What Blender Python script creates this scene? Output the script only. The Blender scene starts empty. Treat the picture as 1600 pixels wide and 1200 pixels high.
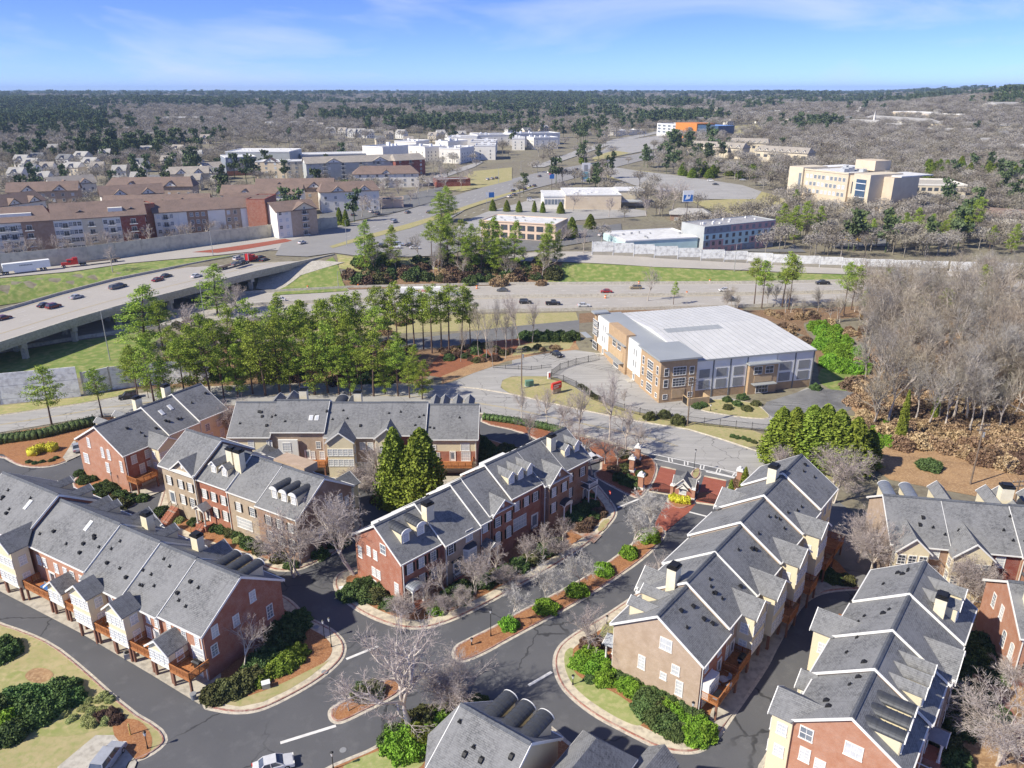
import bpy,bmesh,math,random
import numpy as np
from mathutils import Vector,Matrix,noise as mnoise
from mathutils.geometry import delaunay_2d_cdt

R=random.Random(7)
NR=np.random.default_rng(7)
sc=bpy.context.scene
col=sc.collection
rad=math.radians

# ------------------------------------------------------------------ camera, sky, sun, exposure
FPX,PITCH,CAMH=1207.3,rad(20.69),74.0
cd=bpy.data.cameras.new('camera')
cam=bpy.data.objects.new('camera',cd)
col.objects.link(cam)
cam.location=(0,0,CAMH)
cam.rotation_euler=(rad(90)-PITCH,0,0)
cd.sensor_width=36
cd.lens=36*FPX/1600
cd.clip_start=1
cd.clip_end=40000
sc.camera=cam

SUN_EL=rad(40)
SUN_XY=Vector((-0.90,-0.44)).normalized()
SUN_DIR=Vector((SUN_XY.x*math.cos(SUN_EL),SUN_XY.y*math.cos(SUN_EL),math.sin(SUN_EL)))
world=bpy.data.worlds.new('World')
sc.world=world
world.use_nodes=True
wn,wl=world.node_tree.nodes,world.node_tree.links
wn.clear()
sky=wn.new('ShaderNodeTexSky')
sky.sky_type='NISHITA'
sky.sun_disc=False
sky.sun_elevation=SUN_EL
sky.sun_rotation=math.atan2(SUN_XY.x,SUN_XY.y)
sky.altitude=3000
sky.air_density=0.6
sky.dust_density=0.0
sky.ozone_density=10.0
tc=wn.new('ShaderNodeTexCoord')
# thin high cirrus wisps over the whole sky
mp=wn.new('ShaderNodeMapping')
mp.inputs['Rotation'].default_value=(0.25,0.5,0.9)
mp.inputs['Scale'].default_value=(2.2,9.0,14.0)
wl.new(tc.outputs['Generated'],mp.inputs['Vector'])
nz=wn.new('ShaderNodeTexNoise')
nz.inputs['Scale'].default_value=1.0
nz.inputs['Detail'].default_value=7
nz.inputs['Roughness'].default_value=0.55
nz.inputs['Distortion'].default_value=0.6
wl.new(mp.outputs[0],nz.inputs['Vector'])
cr=wn.new('ShaderNodeMapRange')
cr.inputs['From Min'].default_value=0.50
cr.inputs['From Max'].default_value=0.72
cr.inputs['To Max'].default_value=0.55
wl.new(nz.outputs['Fac'],cr.inputs['Value'])
tint=wn.new('ShaderNodeMixRGB')
tint.blend_type='MULTIPLY'
tint.inputs['Fac'].default_value=1.0
tint.inputs['Color2'].default_value=(0.80,0.66,0.77,1)
wl.new(sky.outputs[0],tint.inputs['Color1'])
mx=wn.new('ShaderNodeMixRGB')
mx.inputs['Color2'].default_value=(3.0,3.3,4.6,1)
wl.new(cr.outputs[0],mx.inputs['Fac'])
wl.new(tint.outputs[0],mx.inputs['Color1'])
bg=wn.new('ShaderNodeBackground')
bg.inputs['Strength'].default_value=0.14
wl.new(mx.outputs[0],bg.inputs['Color'])
wo=wn.new('ShaderNodeOutputWorld')
wl.new(bg.outputs[0],wo.inputs['Surface'])

sd=bpy.data.lights.new('sun','SUN')
sd.energy=3.25
sd.angle=rad(1.0)
sd.color=(1.0,0.93,0.79)
sun=bpy.data.objects.new('sun',sd)
col.objects.link(sun)
sun.rotation_euler=SUN_DIR.to_track_quat('Z','Y').to_euler()

sc.view_settings.view_transform='Standard'
sc.view_settings.look='None'
sc.view_settings.gamma=1
sc.view_settings.use_curve_mapping=False
sc.view_settings.exposure=1.0
sc.render.engine='CYCLES'
sc.cycles.max_bounces=4
sc.cycles.diffuse_bounces=3
sc.cycles.glossy_bounces=2
sc.cycles.transmission_bounces=2
sc.cycles.transparent_max_bounces=4
sc.cycles.volume_bounces=0

# ------------------------------------------------------------------ terrain height and points on the ground
def ray(px,py):
 a=(px-800)/FPX;b=(600-py)/FPX
 return a,math.cos(PITCH)+b*math.sin(PITCH),-math.sin(PITCH)+b*math.cos(PITCH)

def Gz(px,py,z=0.0):
 a,dy,dz=ray(px,py)
 t=(z-CAMH)/dz
 return a*t,dy*t

FREE_NEAR=[(-150,590),(0,551),(110,532),(200,519),(300,508),(420,498),(560,492),(700,489),(800,487),(1000,484),(1160,480),(1350,475),(1600,470),(1900,466)]
FREE_FAR=[(-150,520),(0,496),(110,482),(200,474),(300,465),(420,457),(560,450),(700,447),(800,445),(1000,444),(1160,443),(1350,440),(1600,436),(1900,432)]
NEARW=[Gz(*p)for p in FREE_NEAR];FARW=[Gz(*p)for p in FREE_FAR]
FX=[-900]+[p[0]for p in FARW]+[900];FY=[FARW[0][1]-150]+[p[1]for p in FARW]+[FARW[-1][1]]

def sm(t):
 t=np.clip(t,0,1)
 return t*t*(3-2*t)

def terr(X,Y):
 X=np.asarray(X,float);Y=np.asarray(Y,float)
 t=Y-np.interp(X,FX,FY)
 hp=7.5-4.3*sm((X-30)/90)
 z=hp*sm((t-2)/26)
 z=z+(7.5-hp)*sm((Y-400)/120)
 Yc=np.maximum(Y,1)
 z=z+np.interp(Y,[450,1000,2000,4000,9000,14000],[0,8,21,36,47,49])
 amp=sm((Y-500)/1500)
 z=z+amp*(3.0*np.sin(X/310.0+Y/420.0)+2.5*np.sin(X/170.0-Y/530.0+1.3)+2.0*np.sin(Y/260.0+X/900.0))
 z=z+32*sm((X/Yc-0.40)/0.22)*sm((Y-900)/800)
 # wooded slope rising to the right of the warehouse
 z=z+5.0*sm((X-95)/60)*sm((Y-120)/50)*sm((262-Y)/30)
 return z

def h(x,y):
 return float(terr(x,y))

def at(px,py):
 a,dy,dz=ray(px,py)
 t0,t=50.0,60.0
 prev=50.0
 while t<20000:
  if CAMH+dz*t<=h(a*t,dy*t):
   lo,hi=prev,t
   for _ in range(22):
    m=.5*(lo+hi)
    if CAMH+dz*m<=h(a*m,dy*m):hi=m
    else:lo=m
   return a*hi,dy*hi,h(a*hi,dy*hi)
  prev=t
  t*=1.02
 t=12000
 return a*t,dy*t,h(a*t,dy*t)

# ------------------------------------------------------------------ materials
MATS={}
def _mat(name):
 m=bpy.data.materials.new(name);m.use_nodes=True
 n=m.node_tree.nodes;b=n['Principled BSDF']
 MATS[name]=m
 return m,n,m.node_tree.links,b

def rgba(c):return(c[0],c[1],c[2],1)

def mix(n,l,fac,c1,c2,mode='MIX'):
 x=n.new('ShaderNodeMixRGB');x.blend_type=mode
 for k,v in(('Fac',fac),('Color1',c1),('Color2',c2)):
  if isinstance(v,(int,float)):x.inputs[k].default_value=v
  elif isinstance(v,tuple):x.inputs[k].default_value=rgba(v)
  else:l.new(v,x.inputs[k])
 return x.outputs[0]

def noisef(n,l,vec,scale,detail=4,lo=.35,hi=.65,rough=.55,out='Fac'):
 t=n.new('ShaderNodeTexNoise');t.inputs['Scale'].default_value=scale;t.inputs['Detail'].default_value=detail
 t.inputs['Roughness'].default_value=rough
 if vec is not None:l.new(vec,t.inputs['Vector'])
 r=n.new('ShaderNodeMapRange');r.inputs['From Min'].default_value=lo;r.inputs['From Max'].default_value=hi
 l.new(t.outputs['Fac'],r.inputs['Value'])
 return r.outputs[0]

def pos(n):return n.new('ShaderNodeNewGeometry').outputs['Position']
def objc(n):return n.new('ShaderNodeTexCoord').outputs['Object']
def orand(n):return n.new('ShaderNodeObjectInfo').outputs['Random']

def bump(n,l,b,src,strength=.3,dist=.05):
 bp=n.new('ShaderNodeBump');bp.inputs['Strength'].default_value=strength;bp.inputs['Distance'].default_value=dist
 l.new(src,bp.inputs['Height']);l.new(bp.outputs[0],b.inputs['Normal'])

def plain(name,c,c2=None,scale=.5,rough=.8,metal=0,c3=None,s3=4,lo=.35,hi=.65,bmp=0,vary=0,spec=.3):
 m,n,l,b=_mat(name)
 b.inputs['Roughness'].default_value=rough;b.inputs['Metallic'].default_value=metal
 b.inputs['Specular IOR Level'].default_value=spec
 if c2 is None:c2=tuple(x*.82 for x in c)
 p=pos(n)
 f=noisef(n,l,p,scale,5,lo,hi)
 o=mix(n,l,f,c,c2)
 if c3:o=mix(n,l,noisef(n,l,p,s3,3,.45,.7),o,c3)
 if vary:
  hs=n.new('ShaderNodeHueSaturation')
  mr=n.new('ShaderNodeMapRange');mr.inputs['To Min'].default_value=1-vary;mr.inputs['To Max'].default_value=1+vary
  l.new(orand(n),mr.inputs['Value']);l.new(mr.outputs[0],hs.inputs['Value']);l.new(o,hs.inputs['Color']);o=hs.outputs[0]
 l.new(o,b.inputs['Base Color'])
 if bmp:bump(n,l,b,noisef(n,l,p,s3*3,4,0,1),bmp,.06)
 return m

def brickm(name,c1,c2,mortar=(.42,.38,.33),wash=None):
 m,n,l,b=_mat(name)
 b.inputs['Roughness'].default_value=.85;b.inputs['Specular IOR Level'].default_value=.2
 sx=n.new('ShaderNodeSeparateXYZ');l.new(objc(n),sx.inputs[0])
 ad=n.new('ShaderNodeMath');ad.operation='ADD';l.new(sx.outputs[0],ad.inputs[0]);l.new(sx.outputs[1],ad.inputs[1])
 cb=n.new('ShaderNodeCombineXYZ');l.new(ad.outputs[0],cb.inputs[0]);l.new(sx.outputs[2],cb.inputs[1])
 t=n.new('ShaderNodeTexBrick');l.new(cb.outputs[0],t.inputs['Vector'])
 t.inputs['Color1'].default_value=rgba(c1);t.inputs['Color2'].default_value=rgba(c2);t.inputs['Mortar'].default_value=rgba(mortar)
 t.inputs['Scale'].default_value=1;t.inputs['Brick Width'].default_value=.24;t.inputs['Row Height'].default_value=.085
 t.inputs['Mortar Size'].default_value=.009
 o=mix(n,l,noisef(n,l,pos(n),.9,5,.35,.7),t.outputs['Color'],wash or tuple(x*.78 for x in c1))
 o2=mix(n,l,noisef(n,l,pos(n),7,3,.3,.7),tuple(x*.85 for x in c1),(1,1,1))
 o=mix(n,l,.18,o,o2,'MULTIPLY')
 l.new(o,b.inputs['Base Color'])
 bump(n,l,b,t.outputs['Fac'],-.4,.02)
 return m

def shinglem(name,c1,c2,c3):
 m,n,l,b=_mat(name)
 b.inputs['Roughness'].default_value=.9;b.inputs['Specular IOR Level'].default_value=.15
 oc=objc(n)
 sx=n.new('ShaderNodeSeparateXYZ');l.new(oc,sx.inputs[0])
 mu=n.new('ShaderNodeMath');mu.operation='MULTIPLY';mu.inputs[1].default_value=1.22;l.new(sx.outputs[0],mu.inputs[0])
 cb=n.new('ShaderNodeCombineXYZ');l.new(sx.outputs[1],cb.inputs[0]);l.new(mu.outputs[0],cb.inputs[1])
 t=n.new('ShaderNodeTexBrick');l.new(cb.outputs[0],t.inputs['Vector'])
 t.inputs['Color1'].default_value=rgba(c1);t.inputs['Color2'].default_value=rgba(c2);t.inputs['Mortar'].default_value=rgba(tuple(x*.42 for x in c2))
 t.inputs['Scale'].default_value=1;t.inputs['Brick Width'].default_value=.5;t.inputs['Row Height'].default_value=.21
 t.inputs['Mortar Size'].default_value=.022;t.inputs['Bias'].default_value=-.1
 t2=n.new('ShaderNodeTexWhiteNoise')
 o=mix(n,l,noisef(n,l,oc,2.2,5,.35,.65),t.outputs['Color'],c3)
 o=mix(n,l,.65,t.outputs['Color'],o)
 o=mix(n,l,noisef(n,l,oc,.25,4,.4,.75),o,tuple(x*1.12 for x in c1))
 dp=n.new('ShaderNodeMapping');dp.inputs['Scale'].default_value=(.18,1.6,.18);l.new(oc,dp.inputs['Vector'])
 o=mix(n,l,noisef(n,l,dp.outputs[0],1.0,5,.58,.9),o,tuple(x*.8 for x in c2))
 l.new(o,b.inputs['Base Color'])
 bump(n,l,b,t.outputs['Fac'],-.6,.03)
 return m

def sidingm(name,c,pitch=5.0):
 m,n,l,b=_mat(name)
 b.inputs['Roughness'].default_value=.6
 sx=n.new('ShaderNodeSeparateXYZ');l.new(objc(n),sx.inputs[0])
 mu=n.new('ShaderNodeMath');mu.operation='MULTIPLY';mu.inputs[1].default_value=pitch;l.new(sx.outputs[2],mu.inputs[0])
 fr=n.new('ShaderNodeMath');fr.operation='FRACT';l.new(mu.outputs[0],fr.inputs[0])
 gt=n.new('ShaderNodeMath');gt.operation='GREATER_THAN';gt.inputs[1].default_value=.82;l.new(fr.outputs[0],gt.inputs[0])
 o=mix(n,l,gt.outputs[0],c,tuple(x*.72 for x in c))
 o=mix(n,l,noisef(n,l,pos(n),.7,4),o,tuple(x*.9 for x in c))
 l.new(o,b.inputs['Base Color'])
 bump(n,l,b,fr.outputs[0],.3,.03)
 return m

def asphaltm(name,c,c2,worn,crack=.0,cs=.12,streak=0,cw=.012):
 m,n,l,b=_mat(name)
 b.inputs['Roughness'].default_value=.88;b.inputs['Specular IOR Level'].default_value=.25
 p=pos(n)
 o=mix(n,l,noisef(n,l,p,.09,6,.38,.66),c,c2)
 o=mix(n,l,noisef(n,l,p,.35,6,.53,.80,.65),o,worn)
 o=mix(n,l,noisef(n,l,p,22,2,.3,.75),o,tuple(x*.8 for x in c))
 if streak:
  mp_=n.new('ShaderNodeMapping');mp_.inputs['Scale'].default_value=(.05,.7,1);mp_.inputs['Rotation'].default_value=(0,0,streak);l.new(p,mp_.inputs['Vector'])
  o=mix(n,l,noisef(n,l,mp_.outputs[0],1,4,.45,.8),o,tuple(x*1.35 for x in c2))
 if crack:
  wv=n.new('ShaderNodeTexNoise');wv.inputs['Scale'].default_value=.5;l.new(p,wv.inputs['Vector'])
  ad=n.new('ShaderNodeVectorMath');ad.operation='MULTIPLY_ADD';l.new(wv.outputs['Color'],ad.inputs[0]);ad.inputs[1].default_value=(2.4,2.4,0);l.new(p,ad.inputs[2])
  v=n.new('ShaderNodeTexVoronoi');v.feature='DISTANCE_TO_EDGE';v.inputs['Scale'].default_value=cs;l.new(ad.outputs[0],v.inputs['Vector'])
  lt=n.new('ShaderNodeMapRange');lt.inputs['From Min'].default_value=cw;lt.inputs['From Max'].default_value=cw*.35;l.new(v.outputs['Distance'],lt.inputs['Value'])
  mm=n.new('ShaderNodeMath');mm.operation='MULTIPLY';mm.inputs[1].default_value=crack;l.new(lt.outputs[0],mm.inputs[0])
  m2=n.new('ShaderNodeMath');m2.operation='MULTIPLY';l.new(mm.outputs[0],m2.inputs[0]);l.new(noisef(n,l,p,.07,3,.42,.55),m2.inputs[1])
  o=mix(n,l,m2.outputs[0],o,tuple(x*.3 for x in c))
 l.new(o,b.inputs['Base Color'])
 bump(n,l,b,noisef(n,l,p,9,4,0,1),.15,.02)
 return m

def foliagem(name,dark,mid,light,scale=.7,vary=.18,trans=.0):
 m,n,l,b=_mat(name)
 b.inputs['Roughness'].default_value=.7;b.inputs['Specular IOR Level'].default_value=.15
 oc=pos(n)
 o=mix(n,l,noisef(n,l,oc,scale,3,.38,.6),mid,dark)
 o=mix(n,l,noisef(n,l,oc,scale*3.1,3,.48,.72),o,light)
 hs=n.new('ShaderNodeHueSaturation')
 for inp,a_,b_ in(('Value',1-vary,1+vary),('Hue',.485,.512)):
  mr=n.new('ShaderNodeMapRange');mr.inputs['To Min'].default_value=a_;mr.inputs['To Max'].default_value=b_
  l.new(orand(n),mr.inputs['Value']);l.new(mr.outputs[0],hs.inputs[inp])
 l.new(o,hs.inputs['Color'])
 l.new(hs.outputs[0],b.inputs['Base Color'])
 return m

M=MATS
brickm('brick_red',(.47,.185,.115),(.385,.15,.095))
brickm('brick_orange',(.54,.265,.165),(.46,.215,.135))
brickm('brick_tan',(.55,.42,.31),(.48,.355,.26),(.5,.45,.4))
brickm('brick_brown',(.42,.27,.19),(.35,.21,.15))
brickm('brick_beige',(.52,.42,.31),(.45,.35,.26),(.55,.5,.42))
brickm('brick_mixed',(.42,.22,.13),(.30,.17,.12),(.45,.40,.34))
brickm('brick_wine',(.33,.08,.055),(.26,.06,.045))
shinglem('shingle_grey',(.215,.217,.22),(.12,.122,.127),(.26,.263,.266))
shinglem('shingle_dark',(.12,.128,.145),(.085,.09,.105),(.15,.16,.175))
shinglem('shingle_brown',(.235,.17,.14),(.175,.13,.11),(.28,.215,.18))
shinglem('shingle_tan',(.38,.34,.29),(.30,.27,.24),(.42,.39,.34))
shinglem('shingle_light',(.42,.41,.38),(.33,.32,.31),(.5,.48,.45))
sidingm('siding_cream',(.80,.71,.50))
sidingm('siding_white',(.82,.81,.77))
plain('white_paint',(.84,.83,.80),(.78,.77,.73),2,.5)
plain('cream_stucco',(.80,.73,.55),(.74,.66,.48),1.2,.85)
plain('grey_door',(.60,.60,.58),(.55,.55,.53),2,.5)
plain('black_paint',(.018,.018,.02),None,2,.45)
plain('black_metal',(.02,.02,.022),None,2,.4)
plain('vent_black',(.02,.02,.022),None,2,.6)
plain('metal_roof_dark',(.085,.09,.10),(.07,.074,.082),2,.45,.3)
plain('metal_roof_grey',(.30,.32,.35),(.25,.27,.3),2,.4,.4)
plain('wood_deck',(.50,.22,.085),(.38,.15,.055),1.4,.75,0,(.30,.11,.04),5)
plain('wood_post',(.25,.13,.085),(.2,.1,.07),2,.8)
plain('concrete',(.55,.52,.45),(.46,.43,.37),.5,.9,0,(.36,.33,.28),1.6)
plain('concrete_walk',(.66,.59,.45),(.58,.51,.385),.6,.9,0,(.42,.37,.29),1.2)
plain('concrete_kerb',(.66,.60,.48),(.5,.46,.39),.8,.9,0,(.38,.34,.29),2)
plain('kerb_red',(.36,.16,.12),(.46,.36,.30),.9,.9,0,(.26,.10,.08),2.3)
plain('pad_concrete',(.56,.52,.44),(.48,.44,.36),.35,.9,0,(.34,.31,.26),1.1)
plain('pine_straw',(.36,.165,.07),(.27,.12,.055),.8,.95,0,(.44,.24,.12),5,bmp=.5)
plain('red_mulch',(.29,.10,.05),(.22,.085,.045),.8,.95,0,(.36,.17,.09),5,bmp=.5)
plain('leaf_litter',(.40,.25,.13),(.28,.17,.09),.35,.95,0,(.50,.34,.19),2.6,bmp=.6)
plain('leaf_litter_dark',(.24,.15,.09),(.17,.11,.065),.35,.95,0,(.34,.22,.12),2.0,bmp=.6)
plain('winter_grass',(.44,.37,.20),(.36,.32,.15),.25,.95,0,(.30,.31,.12),1.2,bmp=.3)
plain('mixed_grass',(.36,.33,.15),(.27,.30,.10),.22,.95,0,(.46,.39,.20),.9,bmp=.3)
plain('green_grass',(.20,.26,.07),(.15,.22,.05),.10,.95,0,(.34,.33,.13),.45,bmp=.3)
plain('lawn_green',(.33,.36,.14),(.26,.31,.10),.4,.95,0,(.42,.40,.19),1.5,bmp=.2)
plain('soil',(.22,.195,.145),(.26,.24,.165),.05,.95,0,(.17,.145,.105),.5,bmp=.4)
asphaltm('asphalt_dark',(.115,.117,.125),(.15,.151,.158),(.215,.216,.22),.8,.07)
asphaltm('asphalt_new',(.042,.044,.052),(.055,.057,.066),(.075,.077,.088))
asphaltm('asphalt_pale',(.40,.39,.37),(.345,.335,.32),(.48,.465,.44),.7,.16,.15,.016)
asphaltm('asphalt_grey',(.21,.21,.208),(.175,.175,.175),(.29,.29,.285),.5,.1)
asphaltm('asphalt_stained',(.27,.27,.27),(.06,.06,.065),(.35,.35,.34),.6,.2)
asphaltm('road_concrete',(.47,.44,.40),(.42,.395,.36),(.54,.51,.46))
asphaltm('road_far',(.33,.32,.31),(.28,.275,.27),(.38,.37,.36))
brickm('paver_red',(.40,.13,.085),(.33,.10,.07),(.42,.24,.18))
plain('paint_white',(.80,.79,.76),(.66,.65,.62),1.2,.8)
plain('paint_yellow',(.62,.45,.10),(.5,.40,.16),1,.8)
plain('window_pale',(.62,.64,.66),(.52,.55,.58),1.5,.25,spec=.6)
plain('window_dark',(.05,.06,.075),(.09,.10,.12),1.5,.08,spec=.7)
plain('window_mid',(.24,.27,.31),(.16,.19,.23),1.5,.12,spec=.6)
foliagem('leaf_pine',(0.12,0.18,0.024),(0.29,0.39,0.05),(0.46,0.56,0.09),.5)
foliagem('leaf_cypress',(0.11,0.16,0.02),(0.22,0.29,0.04),(0.36,0.42,0.075),.8,.1)
foliagem('leaf_bright',(0.085,0.18,0.02),(0.19,0.37,0.035),(0.33,0.52,0.07),1.6,.12)
foliagem('leaf_dark',(0.05,0.088,0.03),(0.1,0.155,0.052),(0.175,0.24,0.08),1.2)
foliagem('leaf_olive',(0.07,0.08,0.032),(0.13,0.14,0.052),(0.2,0.2,0.08),1.2)
foliagem('leaf_yellow',(.42,.38,.03),(.62,.58,.05),(.75,.70,.09),2,.05)
foliagem('leaf_lime',(.26,.30,.10),(.42,.46,.18),(.58,.60,.30),2,.1)
foliagem('leaf_brown',(0.2,0.125,0.07),(0.33,0.225,0.135),(0.47,0.35,0.22),.8,.25)
foliagem('leaf_russet',(0.12,0.08,0.055),(0.19,0.125,0.085),(0.27,0.19,0.13),.8,.25)
foliagem('twig_grey',(0.25,0.225,0.19),(0.39,0.36,0.325),(0.5,0.465,0.425),.5,.22)
foliagem('twig_pink',(0.36,0.305,0.28),(0.47,0.41,0.38),(0.58,0.52,0.49),.5,.12)
foliagem('twig_brown',(0.195,0.17,0.135),(0.28,0.25,0.2),(0.37,0.335,0.27),.3,.25)
foliagem('leaf_far_pine',(0.07,0.1,0.05),(0.11,0.15,0.065),(0.16,0.205,0.09),.06,.2)
foliagem('twig_white',(.42,.40,.375),(.52,.50,.47),(.62,.60,.57),.8,.08)
foliagem('twig_tan',(0.27,0.225,0.175),(0.39,0.33,0.255),(0.52,0.455,0.365),.5,.2)
foliagem('leaf_juniper',(0.06,0.115,0.035),(0.115,0.2,0.06),(0.18,0.28,0.09),.6,.1)
foliagem('leaf_tan',(0.3,0.2,0.115),(0.45,0.33,0.2),(0.6,0.47,0.31),.8,.2)
plain('bark_pine',(.16,.11,.085),(.11,.075,.06),2,.9)
plain('bark_pale',(.66,.60,.53),(.52,.46,.40),2,.9,vary=.1)
plain('bark_grey',(.52,.46,.40),(.38,.335,.29),2,.9,vary=.2)
plain('bark_dark',(.12,.095,.08),(.09,.07,.06),2,.9)

def carpaint(name,c):
 m,n,l,b=_mat(name);b.inputs['Base Color'].default_value=rgba(c);b.inputs['Roughness'].default_value=.28
 b.inputs['Coat Weight'].default_value=.5;b.inputs['Metallic'].default_value=.15
 o=mix(n,l,noisef(n,l,objc(n),1.5,2),c,tuple(x*.88 for x in c));l.new(o,b.inputs['Base Color'])
for k,c in dict(white=(.78,.78,.77),silver=(.45,.47,.5),black=(.02,.02,.023),grey=(.13,.14,.155),red=(.42,.018,.02),maroon=(.16,.02,.025),blue=(.06,.10,.19),tan=(.33,.26,.16),truckred=(.62,.02,.025)).items():
 carpaint('car_'+k,c)
plain('rubber',(.02,.02,.02),None,3,.9)

# ------------------------------------------------------------------ mesh and object helpers
class MB:
 def __init__(s):s.v=[];s.f=[];s.m=[]
 def poly(s,pts,m=0):
  i=len(s.v);s.v+=[tuple(p)for p in pts];s.f.append(tuple(range(i,i+len(pts))));s.m.append(m)
 def faces(s,vs,fs,m=0):
  i=len(s.v);s.v+=[tuple(p)for p in vs]
  for f in fs:s.f.append(tuple(i+k for k in f));s.m.append(m)
 def box(s,x0,x1,y0,y1,z0,z1,m=0):
  vs=[(x0,y0,z0),(x1,y0,z0),(x1,y1,z0),(x0,y1,z0),(x0,y0,z1),(x1,y0,z1),(x1,y1,z1),(x0,y1,z1)]
  s.faces(vs,[(0,3,2,1),(4,5,6,7),(0,1,5,4),(1,2,6,5),(2,3,7,6),(3,0,4,7)],m)
 def prism(s,pts,axis,a,b,m=0):
  """polygon of 2-D points extruded along axis from a to b ('x': pts are (y,z); 'y': (x,z); 'z': (x,y))"""
  def q(p,t):return(t,p[0],p[1])if axis=='x' else(p[0],t,p[1])if axis=='y' else(p[0],p[1],t)
  n=len(pts);vs=[q(p,a)for p in pts]+[q(p,b)for p in pts]
  fs=[tuple(range(n-1,-1,-1)),tuple(range(n,2*n))]+[(i,(i+1)%n,n+(i+1)%n,n+i)for i in range(n)]
  s.faces(vs,fs,m)
 def tube(s,p0,p1,r0,r1,n=6,m=0,cap=False):
  p0=Vector(p0);p1=Vector(p1);d=(p1-p0)
  if d.length<1e-6:return
  d.normalize();u=d.orthogonal().normalized();w=d.cross(u)
  vs=[]
  for p,r in((p0,r0),(p1,r1)):
   for k in range(n):
    a=2*math.pi*k/n;vs.append(tuple(p+(u*math.cos(a)+w*math.sin(a))*r))
  fs=[(k,(k+1)%n,n+(k+1)%n,n+k)for k in range(n)]
  if cap:fs+=[tuple(range(n-1,-1,-1)),tuple(range(n,2*n))]
  s.faces(vs,fs,m)
 def bar(s,p0,p1,w,hh,m=0):
  """box beam between two points, w wide sideways, hh tall"""
  p0=Vector(p0);p1=Vector(p1);d=(p1-p0).normalized()
  side=d.cross(Vector((0,0,1)))
  if side.length<1e-4:side=Vector((1,0,0))
  side.normalize();up=side.cross(d).normalized()
  vs=[]
  for p in(p0,p1):
   for a,b in((-1,-1),(1,-1),(1,1),(-1,1)):vs.append(tuple(p+side*a*w/2+up*b*hh/2))
  s.faces(vs,[(0,1,2,3),(7,6,5,4),(0,4,5,1),(1,5,6,2),(2,6,7,3),(3,7,4,0)],m)
 def mesh(s,name,mats):
  me=bpy.data.meshes.new(name);me.from_pydata(s.v,[],s.f)
  for m in mats:me.materials.append(M[m])
  if len(mats)>1:me.polygons.foreach_set('material_index',s.m)
  me.update();return me
 def obj(s,name,mats,parent=None,**k):return new(name,s.mesh(name,mats),parent,**k)

def new(name,me,parent=None,loc=(0,0,0),rz=0,scale=None,label=None,cat=None,group=None,kind=None):
 o=bpy.data.objects.new(name,me);col.objects.link(o)
 o.location=loc;o.rotation_euler=(0,0,rz)
 if scale is not None:o.scale=(scale,)*3 if isinstance(scale,(int,float))else scale
 if parent:o.parent=parent
 if label:o['label']=label
 if cat:o['category']=cat
 if group:o['group']=group
 if kind:o['kind']=kind
 return o

def thing(name,label,cat,loc=(0,0,0),rz=0,group=None,scale=None):
 return new(name,None,None,loc,rz,scale,label,cat,group)

def copy_tree(root,loc,rz=0,scale=None,label=None,group=None,kids=None):
 r=root.copy();col.objects.link(r);r.location=loc;r.rotation_euler=(0,0,rz)
 if scale is not None:r.scale=(scale,)*3 if isinstance(scale,(int,float))else scale
 if label:r['label']=label
 if group:r['group']=group
 for ch in(kids if kids is not None else KIDS[root.name]):
  c=ch.copy();col.objects.link(c);c.parent=r
 return r
KIDS={}

def npmesh(name,V,Fq,mats,mi=None):
 """fast mesh from numpy arrays: V (n,3), Fq (m,k)"""
 me=bpy.data.meshes.new(name)
 V=np.asarray(V,np.float32);Fq=np.asarray(Fq,np.int32);k=Fq.shape[1]
 me.vertices.add(len(V));me.vertices.foreach_set('co',V.ravel())
 me.loops.add(Fq.size);me.loops.foreach_set('vertex_index',Fq.ravel())
 me.polygons.add(len(Fq));me.polygons.foreach_set('loop_start',np.arange(0,Fq.size,k,dtype=np.int32))
 me.polygons.foreach_set('loop_total',np.full(len(Fq),k,np.int32))
 for m in mats:me.materials.append(M[m])
 if mi is not None:me.polygons.foreach_set('material_index',np.asarray(mi,np.int32))
 me.update(calc_edges=True);return me
# ------------------------------------------------------------------ ground, roads, kerbs
def chaikin(P,n=2,closed=True):
 for _ in range(n):
  Q=[]
  m=len(P)
  rng=range(m)if closed else range(m-1)
  if not closed:Q.append(P[0])
  for i in rng:
   a,b=P[i],P[(i+1)%m]
   Q.append((a[0]*.75+b[0]*.25,a[1]*.75+b[1]*.25));Q.append((a[0]*.25+b[0]*.75,a[1]*.25+b[1]*.75))
  if not closed:Q.append(P[-1])
  P=Q
 return P

def resample(P,step,closed=True):
 out=[]
 m=len(P)
 for i in(range(m)if closed else range(m-1)):
  a,b=P[i],P[(i+1)%m]
  L=math.hypot(b[0]-a[0],b[1]-a[1]);k=max(1,int(L/step))
  for j in range(k):out.append((a[0]+(b[0]-a[0])*j/k,a[1]+(b[1]-a[1])*j/k))
 if not closed:out.append(P[-1])
 return out

def area(P):return .5*sum(P[i][0]*P[(i+1)%len(P)][1]-P[(i+1)%len(P)][0]*P[i][1]for i in range(len(P)))

def inset(P,d):
 """move a closed polygon inwards by d"""
 if area(P)<0:P=P[::-1]
 n=len(P);out=[]
 for i in range(n):
  a,b,c=P[i-1],P[i],P[(i+1)%n]
  v=Vector((b[0]-a[0],b[1]-a[1]));w=Vector((c[0]-b[0],c[1]-b[1]))
  if v.length<1e-6 or w.length<1e-6:out.append(b);continue
  v.normalize();w.normalize();nn=Vector((-v.y-w.y,v.x+w.x))
  if nn.length<1e-3:out.append(b);continue
  nn.normalize();k=d/max(.5,nn.dot(Vector((-v.y,v.x))));out.append((b[0]+nn.x*k,b[1]+nn.y*k))
 return out

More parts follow.
